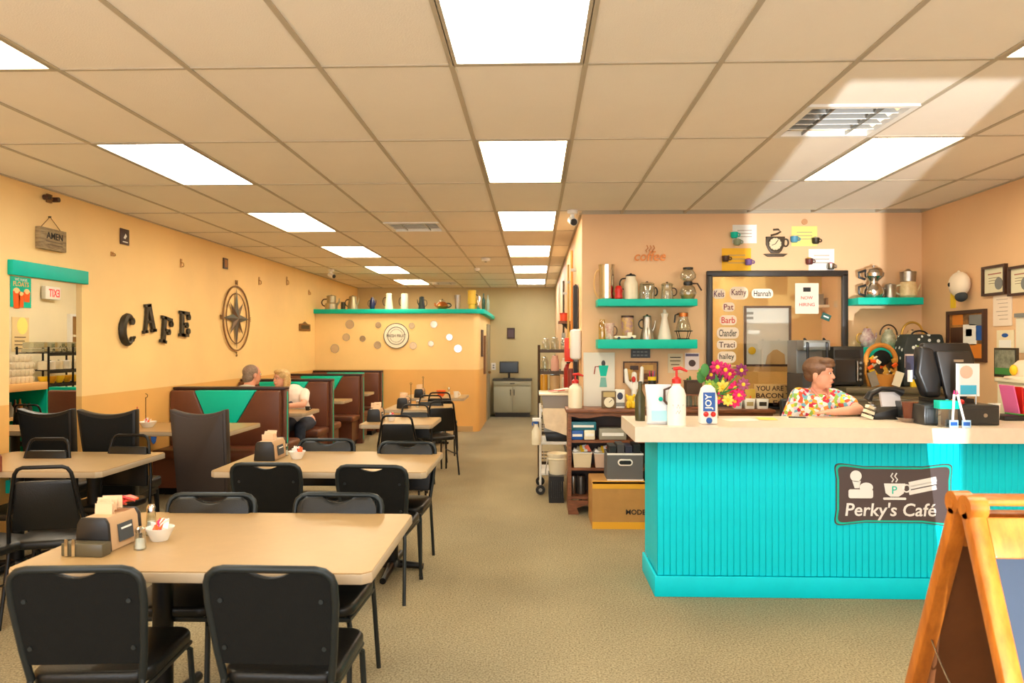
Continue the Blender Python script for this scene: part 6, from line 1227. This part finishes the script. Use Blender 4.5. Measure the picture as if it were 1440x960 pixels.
# baseball cap
y, z, l_, h_ = wbox(1345, 381, 1377, 418, WR); t = thing('baseball_cap', 'white baseball cap with dark bill hanging on the right wall', 'cap', (WR-.004, y, z)); CW = mat('cap_white', (236, 220, 196), .85)
r_ = l_*.36; hg = G(); hg.ell((-r_*.55, 0, h_*.5), (r_*.6, r_, h_*.48), 20); hg.build('crown', CW, t); G().ell((-r_*.62, -r_*.35, h_*.02), (r_*.35, r_*.55, h_*.2), 16).build('bill', mat('cap_navy', (50, 56, 60), .8), t); G().ell((-r_*.6, 0, h_*.98), .012, 8).build('button', CW, t); G().ell((-r_*1.08, r_*.3, h_*.5), (.012, .02, .02), 10).build('badge', INK, t)
p = onX(1341, 422, WR); tag(G().box(-.004, 0, -.04, .04, -.07, .07).build('yellow_note', YELLOW, loc=(WR-.002, p.y, p.z)), 'yellow sticky note on the right wall below the cap', 'note')
# wall cabinet with photo at the right edge
y, z, l_, h_ = wbox(1402, 530, 1470, 575, WR-.25); ya, yb = onX(1470, 550, WR-.25).y, onX(1403, 550, WR-.25).y; zt_ = onX(1410, 531, WR-.25).z; zb_ = zt_-.42
t = thing('wall_cabinet', 'cream cabinet fixed to the right wall at the picture edge', 'cabinet', (WR-.001, (ya+yb)/2, zb_)); l_ = yb-ya; G().box(-.25, 0, -l_/2, l_/2, 0, zt_-zb_-.03).build('body', CREAM, t); G().box(-.27, 0, -l_/2-.01, l_/2+.01, zt_-zb_-.03, zt_-zb_).build('top', CREAM, t, bevel=.004); d = G().box(-.262, -.25, -l_/2+.02, l_/2-.02, .02, zt_-zb_-.05).build('door', CREAM, t, bevel=.003); G().box(-.275, -.262, l_/2-.12, l_/2-.09, zt_-zb_-.14, zt_-zb_-.06).build('handle', BRONZE, d)
yy = onX(1415, 512, WR-.18).y; t = thing('photo_frame', 'dark landscape photo standing on the cream wall cabinet', 'photo', (WR-.18, yy, zt_+.0005)); G().box(-.01, .01, -.13, .13, 0, .22).build('frame', IRON, t); G().box(-.013, -.01, -.115, .115, .07, .205).build('trees_print', mat('forest_print', (90, 90, 70), .6, rgb2=(150, 150, 130), scale=16), t); G().box(-.013, -.01, -.115, .115, .02, .07).build('grass_print', GREEN, t)
yy = onX(1441, 512, WR-.15).y; t = thing('straw_hat', 'pale hat with a yellow flower on the cream wall cabinet', 'hat', (WR-.15, yy, zt_+.0005)); G().lathe([(.001, 0), (.13, 0), (.125, .012), (.075, .02), (.07, .1), (.04, .13), (.001, .135)], seg=20).build('hat', mat('straw', (232, 206, 180), .8), t); G().ell((-.08, 0, .06), (.02, .04, .04), 10).build('flower', YELLOW, t)
# ------------------------------------------------------------------ things on the counter
def onC(px, py): p = onZ(px, py, CT); return Vector((p.x, p.y, CT+.0005))
p = onC(901, 592); vessel('oil_bottle', 'dark green oil bottle at the left end of the counter', 'bottle', (p.x, p.y+.03, CT), .034, .25, BOT, mat('olive_glass', (70, 70, 44), .2), lid=.015, knob=False, lidm=BLACKP)
p = onC(927, 597); w_, h_ = .16, .25; t = thing('foil_bag', 'white coffee bag with teal print on the counter', 'bag', (p.x, p.y+.05, CT+.0005))
rings = []
for zf, hw_, hd_ in ((0, .86, .035), (.08, .84, .05), (.5, .86, .045), (.85, .97, .018), (1, 1.02, .006)): rings.append([V((x*hw_*w_/2, y*hd_, zf*h_)) for x, y in ((-1, -.6), (-.6, -1), (.6, -1), (1, -.6), (1, .6), (.6, 1), (-.6, 1), (-1, .6))])
G().loft(rings).build('bag', mat('bag_white', (228, 232, 240), .35), t, angle=60); G().ell((.01, -.046, h_*.64), (.014, .004, .014), 12).build('teal_dot', TEALS, t); G().cbox((0, -.05, h_*.22), (w_*.6, .004, h_*.26)).build('print_panel', mat('bag_print', (170, 220, 232), .4), t)
p = onC(954, 599); pump_jug('syrup_jug', 'white jug with red pump and lettering on the counter', (p.x, p.y+.06, CT+.0005), .058, .36, CERAM, RED); t = [o for o in COL.objects if o.get('label', '').startswith('white jug with red pump')][0]; G().tube([(-.032+.008*q, -.0585+.012*abs(q-4)/4, .12+.012*(-1)**q) for q in range(9)], .0025, 6).build('script_print', GREY, t); G().tube([(-.02+.008*q, -.0595+.008*abs(q-2.5)/2.5, .085+.009*(-1)**q) for q in range(6)], .0025, 6).build('script_print', GREY, t); G().tube([(-.03, 0, .235), (-.075, 0, .22), (-.075, 0, .15), (-.055, 0, .13)], .008, 8).build('handle', WOODD, t)
p = onC(998, 597); t = thing('sanitizer_bottle', 'white rounded bottle with a blue label and red berries on the counter', 'bottle', (p.x, p.y+.05, CT+.0005)); h_ = .245; w_ = .11
def barr(k): return [(-w_/2*k, 0), (w_/2*k, 0), (w_/2*k, h_*.68), (w_*.36*k, h_*.92), (w_*.15*k, h_), (-w_*.15*k, h_), (-w_*.36*k, h_*.92), (-w_/2*k, h_*.68)]
G().prism(barr(1), -.035, .035).build('bottle', WHITE, t, bevel=.012, bseg=3); G().box(-w_*.34, w_*.34, -.039, -.035, h_*.34, h_*.82).build('blue_label', BLUE, t); text('JOY', h_*.4, (0, -.039, h_*.58), (PI/2, -PI/2, 0), PAPER, t, bold=.02)
for x in (-.02, .025): G().ell((x, -.038, h_*.26), .017, 10).build('berry_print', RED, t)
G().ell((0, -.038, h_*.1), .02, 10).build('blue_print', BLUE, t)
# bouquet
p = onC(1008, 592); t = thing('flower_bouquet', 'colourful flower bouquet in an amber vase on the counter', 'flowers', (p.x+.02, p.y+.22, CT+.0005)); G().lathe([(.001, 0), (.045, 0), (.05, .06), (.032, .13), (.04, .17), (.036, .17), (.028, .13), (.001, .02)], seg=18).build('vase', glass_mat('amber_vase', (226, 196, 120), .2), t)
def flower(c, r, m_, n=8, cm_=None):
    g = G(); c = V(c)
    for k in range(n):
        a = 2*PI*k/n; d = V((math.cos(a), -.45, math.sin(a))); M = Euler((0, -a, 0)).to_matrix(); g.ell(c+V((math.cos(a), -.15, math.sin(a)))*r*.55, (r*.5, r*.2, r*.28), 8, M)
    f = g.build('flower', m_, t); G().ell(c+V((0, -r*.2, 0)), (r*.3, r*.25, r*.3), 8).build('flower_centre', cm_ or YELLOW, f); G().tube([c, V((c.x*.3, c.y*.4, .16))], .004, 6).build('stem', GREEN, f)
s_ = 5.0/F
def fl(px, py): q = onY(px, py, p.y+.2); return V((q.x-t.location.x, random.uniform(-.06, .05), q.z-t.location.z))
random.seed(5)
MAG = mat('petal_magenta', (190, 20, 100), .6); PUR = mat('petal_purple', (120, 30, 90), .6); YEL = mat('petal_yellow', (244, 214, 90), .6); HOT = mat('petal_hot_pink', (236, 20, 110), .6); LIM = mat('petal_green', (130, 170, 60), .6)
for px, py, r, m_ in ((1010, 516, .05, MAG), (1022, 520, .05, MAG), (1002, 527, .042, PUR), (1020, 533, .045, PUR), (1028, 526, .045, MAG), (991, 525, .04, LIM), (996, 540, .035, LIM), (1004, 544, .035, LIM), (1012, 524, .025, YEL), (1018, 545, .05, YEL), (1026, 552, .045, YEL), (1022, 562, .04, YEL), (1034, 545, .045, HOT), (1038, 555, .045, HOT), (1034, 564, .045, HOT), (1012, 560, .04, PINK), (1040, 520, .045, PUR), (1044, 540, .045, mat('petal_mauve', (150, 70, 110), .6)), (1042, 556, .035, MATS['petal_mauve']), (994, 531, .025, ORANGE)): flower(fl(px, py), r, m_)
for px, py in ((988, 530), (999, 548), (1008, 538), (990, 520), (1014, 550)): q = fl(px, py); G().ell(q, (.03, .008, .045), 8).build('leaf', GREEN, t)
# papers and pen
for k, (px, py, rz, m_, lab) in enumerate(((1040, 590, 12, PAPER, 'loose white paper on the counter before the flowers'), (1078, 589, -8, mat('paper_yellow', (248, 220, 110), .7), 'yellow slip of paper on the counter'))):
    q = onC(px, py); o = tag(G().box(-.11+.05*k, .11-.05*k, -.08, .08, 0, .001).build('paper_sheet', m_, loc=(q.x, q.y, CT+.0008+.0015*k), rot=(0, 0, R(rz))), lab, 'paper')
q = onC(1122, 588); t = thing('pen', 'black pen lying on a white slip on the counter', 'pen', (q.x, q.y, CT+.002), R(-12)); G().cyl((-.06, 0, .005), (.05, 0, .005), .005, seg=8).build('barrel', BLACKP, t); G().cyl((.05, 0, .005), (.068, 0, .005), .005, .001, seg=8).build('tip', STEEL, t); G().box(-.07, .04, -.035, .03, -.0015, -.0005).build('slip', PAPER, t)
# telephone and tape
q = onC(1273, 592); t = thing('desk_phone', 'black desk phone with curved handset beside the register', 'phone', (q.x-.06, q.y+.22, CT+.0005)); G().prism([(-.1, 0), (.1, 0), (.1, .09), (-.1, .04)], -.13, .13).build('base', BLACKP, t, bevel=.01); G().cbox((.03, -.08, .13), (.13, .02, .1), (R(-20), 0, 0)).build('display', mat('display_pale', (214, 214, 222), .3), t); G().tube([(-.13, -.1, .13), (-.11, -.1, .17), (-.04, -.1, .205), (.05, -.1, .2), (.1, -.1, .18)], [.03, .024, .016, .018, .028], 10).build('handset', BLACKP, t)
P_ = []
for k in range(40): a = k*1.1; P_.append((-.12+.03*math.sin(k/40*PI)+.012*math.cos(a), -.11+.012*math.sin(a), .12-.1*k/40))
G().tube(P_, .005, 6).build('coiled_cord', STEEL, t)
for k in range(3): G().cbox((-.14+.01*k, -.12, .02+.03*k), (.07, .03, .02), (0, R(20), R(15*k))).build('receipt_roll', CREAM, t)
q = onC(1283, 594); t = thing('candy_dish', 'brown jar in a clear dish in front of the desk phone', 'dish', (q.x, q.y+.03, CT+.0005)); G().lathe([(.001, 0), (.05, 0), (.085, .03), (.08, .03), (.048, .008), (.001, .006)], seg=20).build('dish', glass_mat('pink_dish', (240, 214, 200), .2), t); G().lathe([(.001, .008), (.035, .008), (.05, .12), (.052, .13), (.001, .13)], seg=18).build('jar', mat('brown_glass', (110, 56, 34), .2), t)
# register
q = onC(1296, 597); xb_, xe_ = onC(1296, 597).x, onC(1399, 597).x; Yb = 4.62; t = thing('cash_drawer', 'black cash drawer box under the register screen', 'cash drawer', ((xb_+xe_)/2, Yb, CT+.0005)); w_ = xe_-xb_; hb = .125; G().box(-w_/2, w_/2, 0, .42, 0, hb).build('box', mat('drawer_black', (40, 44, 46), .3), t, bevel=.006); G().box(-w_/2+.01, w_/2-.01, -.006, 0, .015, hb-.02).build('drawer_front', MATS['drawer_black'], t, bevel=.003); G().disc((w_*.3, -.009, hb*.5), .012, .006, 'y', 12).build('lock', STEEL, t)
bx_ = (xb_+xe_)/2; ZR = CT+hb+.001
cx, z0, w_, h_ = pbox(1283, 482, 1367, 572, 4.9); zt_ = z0+h_-ZR
t = thing('register_screen', 'black register screen seen from behind with folded stand', 'register', (cx, 4.9, ZR)); G().prism([(-w_*.36, zt_), (w_*.4, zt_), (w_*.5, zt_*.72), (w_*.44, zt_*.3), (-w_*.2, zt_*.25), (-w_*.44, zt_*.8)], -.04, .02).build('screen_back', BLACKP, t, bevel=.012, bseg=2); G().prism([(-w_*.2, zt_*.86), (w_*.36, zt_*.86), (w_*.46, zt_*.5), (w_*.3, .02), (-w_*.02, .02), (-w_*.12, zt_*.5)], -.075, -.04).build('cover', mat('register_dark', (42, 38, 36), .45), t, bevel=.01); G().prism([(-w_*.44, zt_*.95), (-w_*.22, zt_*.9), (-w_*.1, zt_*.4), (-w_*.1, .03), (-w_*.34, .03), (-w_*.5, zt_*.5)], -.065, .03).build('side_hinge', BLACKP, t, bevel=.02, bseg=3); G().box(-.1, .16, -.08, .1, 0, .025).build('foot', BLACKP, t); G().box(w_*.08, w_*.24, -.079, -.075, zt_*.68, zt_*.72).build('badge', STEEL, t)
G().box(-w_*.62, -w_*.5, -.02, .0, zt_*.42, zt_*.78).build('card_reader', mat('reader_navy', (44, 44, 66), .4), t); G().box(-w_*.61, -w_*.53, -.024, -.02, zt_*.34, zt_*.54).build('reader_label', PAPER, t)
G().box(-w_*.62, -w_*.3, -.015, 0, zt_*.38, zt_*.44).build('reader_arm', BLACKP, t)
cx, z0, w_, h_ = pbox(1344, 511, 1377, 557, 4.7); t = thing('ad_card', 'upright advert card with a face photo and a blue panel on the cash drawer', 'card', (cx, 4.7, ZR)); hb2 = z0+h_-ZR; z_ = z0-ZR; G().box(-w_/2, w_/2, -.004, 0, z_, hb2).build('card', mat('ad_white', (226, 236, 238), .4), t); G().ell((-.01, -.005, z_+h_*.74), (w_*.28, .002, h_*.2), 14).build('face_print', mat('ad_skin', (232, 190, 170), .5), t); G().box(-w_*.32, w_*.36, -.007, -.004, z_+h_*.06, z_+h_*.34).build('blue_panel', mat('ad_blue', (60, 180, 220), .4), t)
for s in (-1, 1): G().cyl((s*w_*.36, .0, 0), (s*w_*.36, 0, z_+.02), .005, seg=6).build('leg', STEEL, t)
q = onC(1317, 597); t = thing('pen_holder', 'clear pen holder with a teal collar in front of the cash drawer', 'pen holder', (q.x, 4.545, CT+.0005)); G().box(-.05, .05, -.03, .03, .004, .12).build('case', GLASS, t); G().box(-.06, .06, -.036, .036, .11, .16).build('collar', TEALS, t, bevel=.004); G().box(-.05, .05, -.03, .03, 0, .004).build('base', STEEL, t)
for k, (x, lean_) in enumerate(((.01, .01), (.085, -.045))):
    t2 = thing('tagged_pen', 'white pen with a blue printed tag, %s' % ('inside the clear holder' if k == 0 else 'right of the clear holder'), 'pen', (q.x+x, 4.50, CT+.0005), 0, 'tagged pens'); G().cyl((0, 0, .02), (lean_, 0, .2), .007, seg=8).build('barrel', PAPER, t2); G().cyl((lean_, 0, .2), (lean_*1.1, 0, .225), .007, .002, seg=8).build('cap', PINK, t2); G().box(-.022, .03, -.009, -.005, .0, .045).build('tag', mat('tag_blue', (170, 206, 240), .5), t2); G().box(-.016, .024, -.011, -.009, .012, .034).build('tag_print', BLUE, t2)
for k, (px, m_, nm) in enumerate(((1332, mat('ball_blue', (60, 150, 200), .4), 'blue'), (1340, ORANGE, 'orange'), (1352, RED, 'red'))): q = onY(px, 560, 4.66); tag(G().ell((0, 0, .017), .017, 14).build('bouncy_ball', m_, loc=(q.x, 4.66, ZR)), 'small %s ball on the cash drawer' % nm, 'ball', 'small balls on the cash drawer')
q = onC(1405, 594); vessel('paper_cup', 'white cup with a lilac mark right of the cash drawer', 'cup', (q.x, q.y+.05, CT), .036, .12, CUP, CERAM); t = [o for o in COL.objects if o.get('label', '').startswith('white cup with a lilac')][0]; G().ell((-.015, -.028, .04), (.012, .006, .016), 8).build('lilac_mark', MATS['violet'], t)
q = onC(1432, 592); t = thing('letter_tray', 'black letter tray with pink and red folders at the right edge', 'letter tray', (q.x+.04, q.y+.1, CT+.0005)); G().box(-.12, .16, -.09, .12, 0, .03).build('tray', BLACKP, t, bevel=.004)
for k in range(4): G().cbox((-.02+.04*k, .02, .13-.01*k), (.008, .15, .2), (0, R(-12+9*k), 0)).build('folder', (mat('folder_pink', (230, 110, 170), .5), RED, mat('folder_crimson', (190, 30, 60), .5), GREEN)[k], t)
G().tube([(-.1, -.06, .05), (-.02, -.07, .04), (.04, -.07, .035)], .006, 6).build('pencil', GREEN, t)
# ------------------------------------------------------------------ corridor beside the counter wall
# utility cart
cxa = onY(760, 640, 7.75).x; t = cart = thing('utility_cart', 'white-framed utility cart with casters in the passage', 'cart', (cxa, 7.72, 0)); w_ = CORR-.03-cxa; d_ = .5; zs_ = [onY(775, y, 7.72).z for y in (575, 621, 664)]
for x in (0, w_):
    for y in (0, d_): G().cyl((x, y, .1), (x, y, zs_[0]+.02), .012, seg=8).build('post', WHITE, t); c_ = G().disc((x, y-.02, .05), .05, .03, 'y', 16).build('caster', BLACKP, t); G().disc((x, y-.02, .05), .02, .034, 'y', 10).build('hub', STEEL, c_)
for z in zs_: G().box(-.01, w_+.01, -.01, d_+.01, z-.03, z).build('deck', WHITE, t, bevel=.006)
for k in range(2): G().cyl((0, 0, zs_[1]+.1+.02*k), (0, d_, zs_[1]+.1+.02*k), .006, seg=6).build('side_rail', GREEN, t)
t = thing('grey_tub', 'grey dish tub with a pale tilted rim on the utility cart', 'tub', (cxa+w_/2, 7.72+.26, zs_[0]+.0005)); a, b = w_/2-.01, .24; h_ = .15
G().prism([(-a*.88, 0), (a*.88, 0), (a, h_), (-a, h_)], -b, b).build('tub', mat('tub_grey', (142, 136, 132), .5), t, bevel=.008); G().box(-a-.025, a+.02, -b-.025, b+.025, h_-.008, h_+.014).build('rim', CREAM, t, bevel=.004)
for k in range(3): G().cbox((-.08+.07*k, -.1+.05*k, h_+.02+.012*k), (.16, .12, .008), (0, R(-6), R(12*k))).build('plate_stack', (CREAM, RED, PAPER)[k], t)
t = thing('cleaning_cloth', 'pale stained cloth hanging over the utility cart front', 'cloth', (cxa+w_/2, 7.69, zs_[0]-.005)); g = G(); rings = []
for k in range(9):
    z = .008-.03*k; u = 1-.02*k; rings.append([V((x*a*u, -.012-.006*k+.01*math.sin(x*7+k), z-(.05*x if k > 5 else 0))) for x in (-.95, -.6, -.3, 0, .3, .6, .95)]+[V((x*a*u, -.004-.006*k+.01*math.sin(x*7+k), z-(.05*x if k > 5 else 0))) for x in (.95, .6, .3, 0, -.3, -.6, -.95)])
g.loft(rings).build('cloth', mat('cloth_pale', (222, 204, 176), .9, vary=.12, scale=8), t, angle=70)
G().box(-a*.95, a*.95, -.006, .25, .0055, .011).build('folded_edge', MATS['cloth_pale'], t)
t = thing('black_basket', 'black plastic basket on the middle deck of the utility cart', 'basket', (cxa+w_/2+.02, 7.95, zs_[1]+.0005)); G().prism([(-a*.8, 0), (a*.75, 0), (a*.82, .1), (-a*.9, .08)], -.2, .15).build('basket', BLACKP, t, bevel=.006); G().box(-a*.92, a*.84, -.205, .155, .085, .1).build('rim', BLACKP, t)
t = thing('spray_bottle', 'white spray bottle with a blue trigger hanging on the cart', 'spray bottle', (onY(754, 600, 7.6).x, 7.62, onY(754, 625, 7.62).z)); h_ = .31; G().lathe([(.001, 0), (.045, 0), (.047, .01), (.047, h_*.45), (.02, h_*.62), (.018, h_*.72)], seg=16, sy=.7).build('bottle', CREAM, t); G().lathe([(.022, h_*.7), (.022, h_*.78), (.001, h_*.78)], seg=14).build('collar', BLUE, t); G().box(-.04, .05, -.014, .014, h_*.78, h_*.9).build('head', WHITE, t, bevel=.006); G().tube([(-.02, 0, h_*.8), (-.04, 0, h_*.72), (-.035, 0, h_*.64)], .007, 8).build('trigger', BLUE, t); G().tube([(.03, 0, h_*.86), (.06, .05, h_*.9), (.06, .1, h_*.86)], .005, 6).build('hanging_hook', BLACKM, t)
# crate and bucket
p = onZ(772, 707, 0); t = thing('milk_crate', 'black plastic crate on the floor beside the sideboard', 'crate', (p.x, p.y, 0)); w_, d_, h_ = min(.27, SX0-.02-p.x if SX0-.02-p.x > .1 else .2), .33, .265
for za, zb in ((0, .05), (h_-.05, h_)):
    for x in (0, w_-.012): G().box(x, x+.012, 0, d_, za, zb).build('side_rail', BLACKP, t)
    for y in (0, d_-.012): G().box(.012, w_-.012, y, y+.012, za, zb).build('end_rail', BLACKP, t)
for k in range(7): x = .005+(w_-.03)*k/6; G().box(x, x+.018, .0, .008, .05, h_-.05).build('slat', BLACKP, t)
for k in range(7): y = .01+(d_-.04)*k/6; G().box(0, .008, y, y+.018, .05, h_-.05).build('slat', BLACKP, t)
G().box(.012, w_-.012, .012, d_-.012, 0, .01).build('floor', BLACKP, t); G().box(.012, w_-.012, .012, d_-.012, h_-.012, h_).build('lid_tray', BLACKP, t); G().box(.03, w_-.03, .03, d_-.03, .01, h_-.03).build('dark_contents', DGREY, t)
t = thing('plastic_bucket', 'cream plastic bucket standing on the black crate', 'bucket', (p.x+w_*.62, p.y+.16, h_+.0005)); G().lathe([(.001, 0), (.085, 0), (.105, .19), (.112, .19), (.112, .21), (.1, .21), (.082, .012), (.001, .01)], seg=22).build('bucket', CREAM, t); G().lathe([(.108, .15), (.113, .155), (.108, .16)], seg=22).build('rib', CREAM, t); G().tube([(-.108, 0, .17)]+[(-.108-.02*math.sin(PI*k/8), -.02-.09*math.sin(PI*k/16), .17-.16*math.sin(PI*k/8)) for k in range(1, 8)]+[(-.1, -.06, .17)], .004, 6).build('bail', STEEL, t)
# wire shelving in the passage
xa, xb = onY(758, 500, 8.7).x, CORR-.03; t = thing('wire_shelving', 'dark wire shelving unit in the passage behind the cart', 'shelving', ((xa+xb)/2, 9.0, 0)); a = (xb-xa)/2; zz = [onY(770, y, 8.7).z for y in (492, 522, 552)]+[.55, .2]
for x in (-a, a):
    for y in (-.4, .4): G().cyl((x, y, 0), (x, y, zz[0]+.06), .014, seg=8).build('post', mat('rack_bronze', (70, 56, 42), .4, metal=.5), t)
for z in zz:
    g = G()
    for k in range(7): g.cyl((-a+2*a*k/6, -.4, z), (-a+2*a*k/6, .4, z), .005, seg=6)
    for y in (-.4, -.13, .13, .4): g.cyl((-a, y, z), (a, y, z), .006, seg=6)
    g.build('wire_shelf', MATS['rack_bronze'], t); G().box(-a, a, -.408, -.4, z-.03, z+.004).build('front_rail', MATS['rack_bronze'], t)
gR = 'jars and boxes on the passage shelving'; X0_ = (xa+xb)/2
for k, (x, lv, r, h_, m_, lab, cat) in enumerate(((-.11, 0, .05, .12, GLASS, 'left clear jar on top of the passage shelving', 'jar'), (0.0, 0, .05, .13, GLASS, 'middle clear jar on top of the passage shelving', 'jar'), (.11, 0, .05, .12, GLASS, 'right clear jar on top of the passage shelving', 'jar'), (-.12, 1, .05, .15, GLASS, 'clear jar at the left of the passage shelving', 'jar'), (0, 1, .055, .17, mat('pink_tin', (222, 170, 150), .5), 'pink tin on the passage shelving', 'tin'), (.12, 1, .055, .14, CREAM, 'cream jar on the passage shelving', 'jar'), (-.13, 2, .05, .2, mat('honey_jar', (206, 150, 40), .3), 'honey-yellow jar low on the passage shelving', 'jar'), (.0, 2, .07, .2, mat('tan_crock', (196, 160, 110), .4), 'tan crock with a dark lid on the passage shelving', 'crock'), (.13, 2, .055, .16, CREAM, 'cream crock low on the passage shelving', 'crock'))):
    vessel('shelf_jar', lab, cat, (X0_+x*a/.19, 8.72, zz[lv]+.0065), r*.9*a/.19, h_, JAR if lv < 2 else CYL, m_, lid=.02, lidm=(STEEL if lv == 0 else BLACKP if k == 7 else None), group=gR)
# things on the passage wall
XW = CORR-.002
def pw(name, lab, cat, px, py, Yc): return thing(name, lab, cat, (XW, Yc, onY(px, py, Yc).z))
t = pw('towel_dispenser', 'white paper towel dispenser at the end of the counter wall', 'dispenser', 815, 505, 7.35); G().prism([(-.14, 0), (.14, 0), (.14, .3), (-.14, .3)], -.1, 0, 'yz').build('housing', WHITE, t, bevel=.025, bseg=3); G().box(-.06, -.03, -.1, .1, -.02, 0).build('paper_slot', GREY, t)
t = pw('hanging_banner', 'tall dark banner hanging on the passage wall', 'banner', 811, 545, 7.75); h_ = onY(811, 402, 7.75).z-onY(811, 545, 7.75).z; G().box(-.05, -.01, -.09, .09, 0, h_).build('banner', mat('banner_dark', (34, 34, 42), .6), t); G().cyl((-.03, -.11, h_), (-.03, .11, h_), .012, seg=8).build('top_rod', WOODD, t); G().box(-.01, 0, -.02, .02, h_-.03, h_+.02).build('hook', STEEL, t)
t = pw('wall_box', 'bright red box mounted on the passage wall', 'box', 795, 508, 8.3); h_ = onY(795, 475, 8.3).z-onY(795, 508, 8.3).z; G().box(-.12, 0, -.1, .1, 0, h_).build('box', mat('box_red', (214, 50, 20), .4), t, bevel=.008); G().box(-.122, -.12, -.07, .07, h_*.15, h_*.85).build('door', MATS['box_red'], t)
t = pw('fire_extinguisher', 'dark red fire extinguisher under the red wall box', 'fire extinguisher', 795, 546, 8.3); G().lathe([(.001, 0), (.055, 0), (.06, .02), (.06, .22), (.04, .27), (.02, .285)], (-.07, 0, 0), 18).build('cylinder', mat('ext_red', (140, 24, 18), .3), t); G().box(-.1, -.04, -.012, .012, .285, .3).build('valve', BLACKM, t); G().box(-.01, 0, -.03, .03, .1, .2).build('bracket', STEEL, t)
t = pw('sauce_dispenser', 'maroon squeeze bottle with pale cap on the passage wall', 'bottle', 804, 545, 7.95); G().lathe([(.001, 0), (.038, 0), (.04, .18), (.03, .21), (.001, .21)], (-.06, 0, 0), 16).build('bottle', mat('maroon', (112, 36, 26), .35), t); G().lathe([(.03, .205), (.024, .25), (.006, .28), (.001, .28)], (-.06, 0, 0), 14).build('cap', mat('cap_peach', (240, 170, 110), .5), t); G().box(-.022, 0, -.03, .03, 0, .02).build('bracket', STEEL, t)
for k, (px, Yc, m_, lab, y0, y1) in enumerate(((797, 8.9, mat('handle_pine', (196, 160, 90), .5), 'pine broom handle on the passage wall', 372, 478), (803, 8.1, mat('handle_amber', (200, 130, 50), .5), 'amber broom handle on the passage wall', 352, 470), (790, 10.4, IRON, 'dark mop handle far along the passage wall', 395, 470))):
    t = pw('broom', lab, 'broom', px, y1, Yc); h_ = onY(px, y0, Yc).z-onY(px, y1, Yc).z; G().cyl((-.05, 0, 0), (-.05, 0, h_), .014, seg=10).build('handle', m_, t); G().box(-.06, -.0, -.02, .02, h_*.75, h_*.75+.03).build('wall_clip', STEEL, t); G().prism([(-.12, -.16), (.12, -.16), (.05, .02), (-.05, .02)], -.075, -.025, 'yz').build('head', (WOOD, YELLOW, GREY)[k], t)
t = pw('wall_bracket', 'small tan bracket shelf on the passage wall', 'shelf', 792, 455, 9.3); G().box(-.16, 0, -.12, .12, 0, .03).build('board', WOOD, t); G().prism([(0, 0), (0, -.12), (-.12, 0)], -.01, .01, 'xz').build('bracket', IRON, t)
t = thing('orange_tin', 'small orange tin on the tan bracket shelf', 'tin', (XW-.09, 9.3, t.location.z+.0305)); G().lathe([(.001, 0), (.05, 0), (.05, .1), (.001, .1)], seg=16).build('tin', mat('tin_orange', (232, 80, 40), .4), t); G().lathe([(.053, .09), (.053, .105), (.001, .105)], seg=16).build('lid', RED, t)
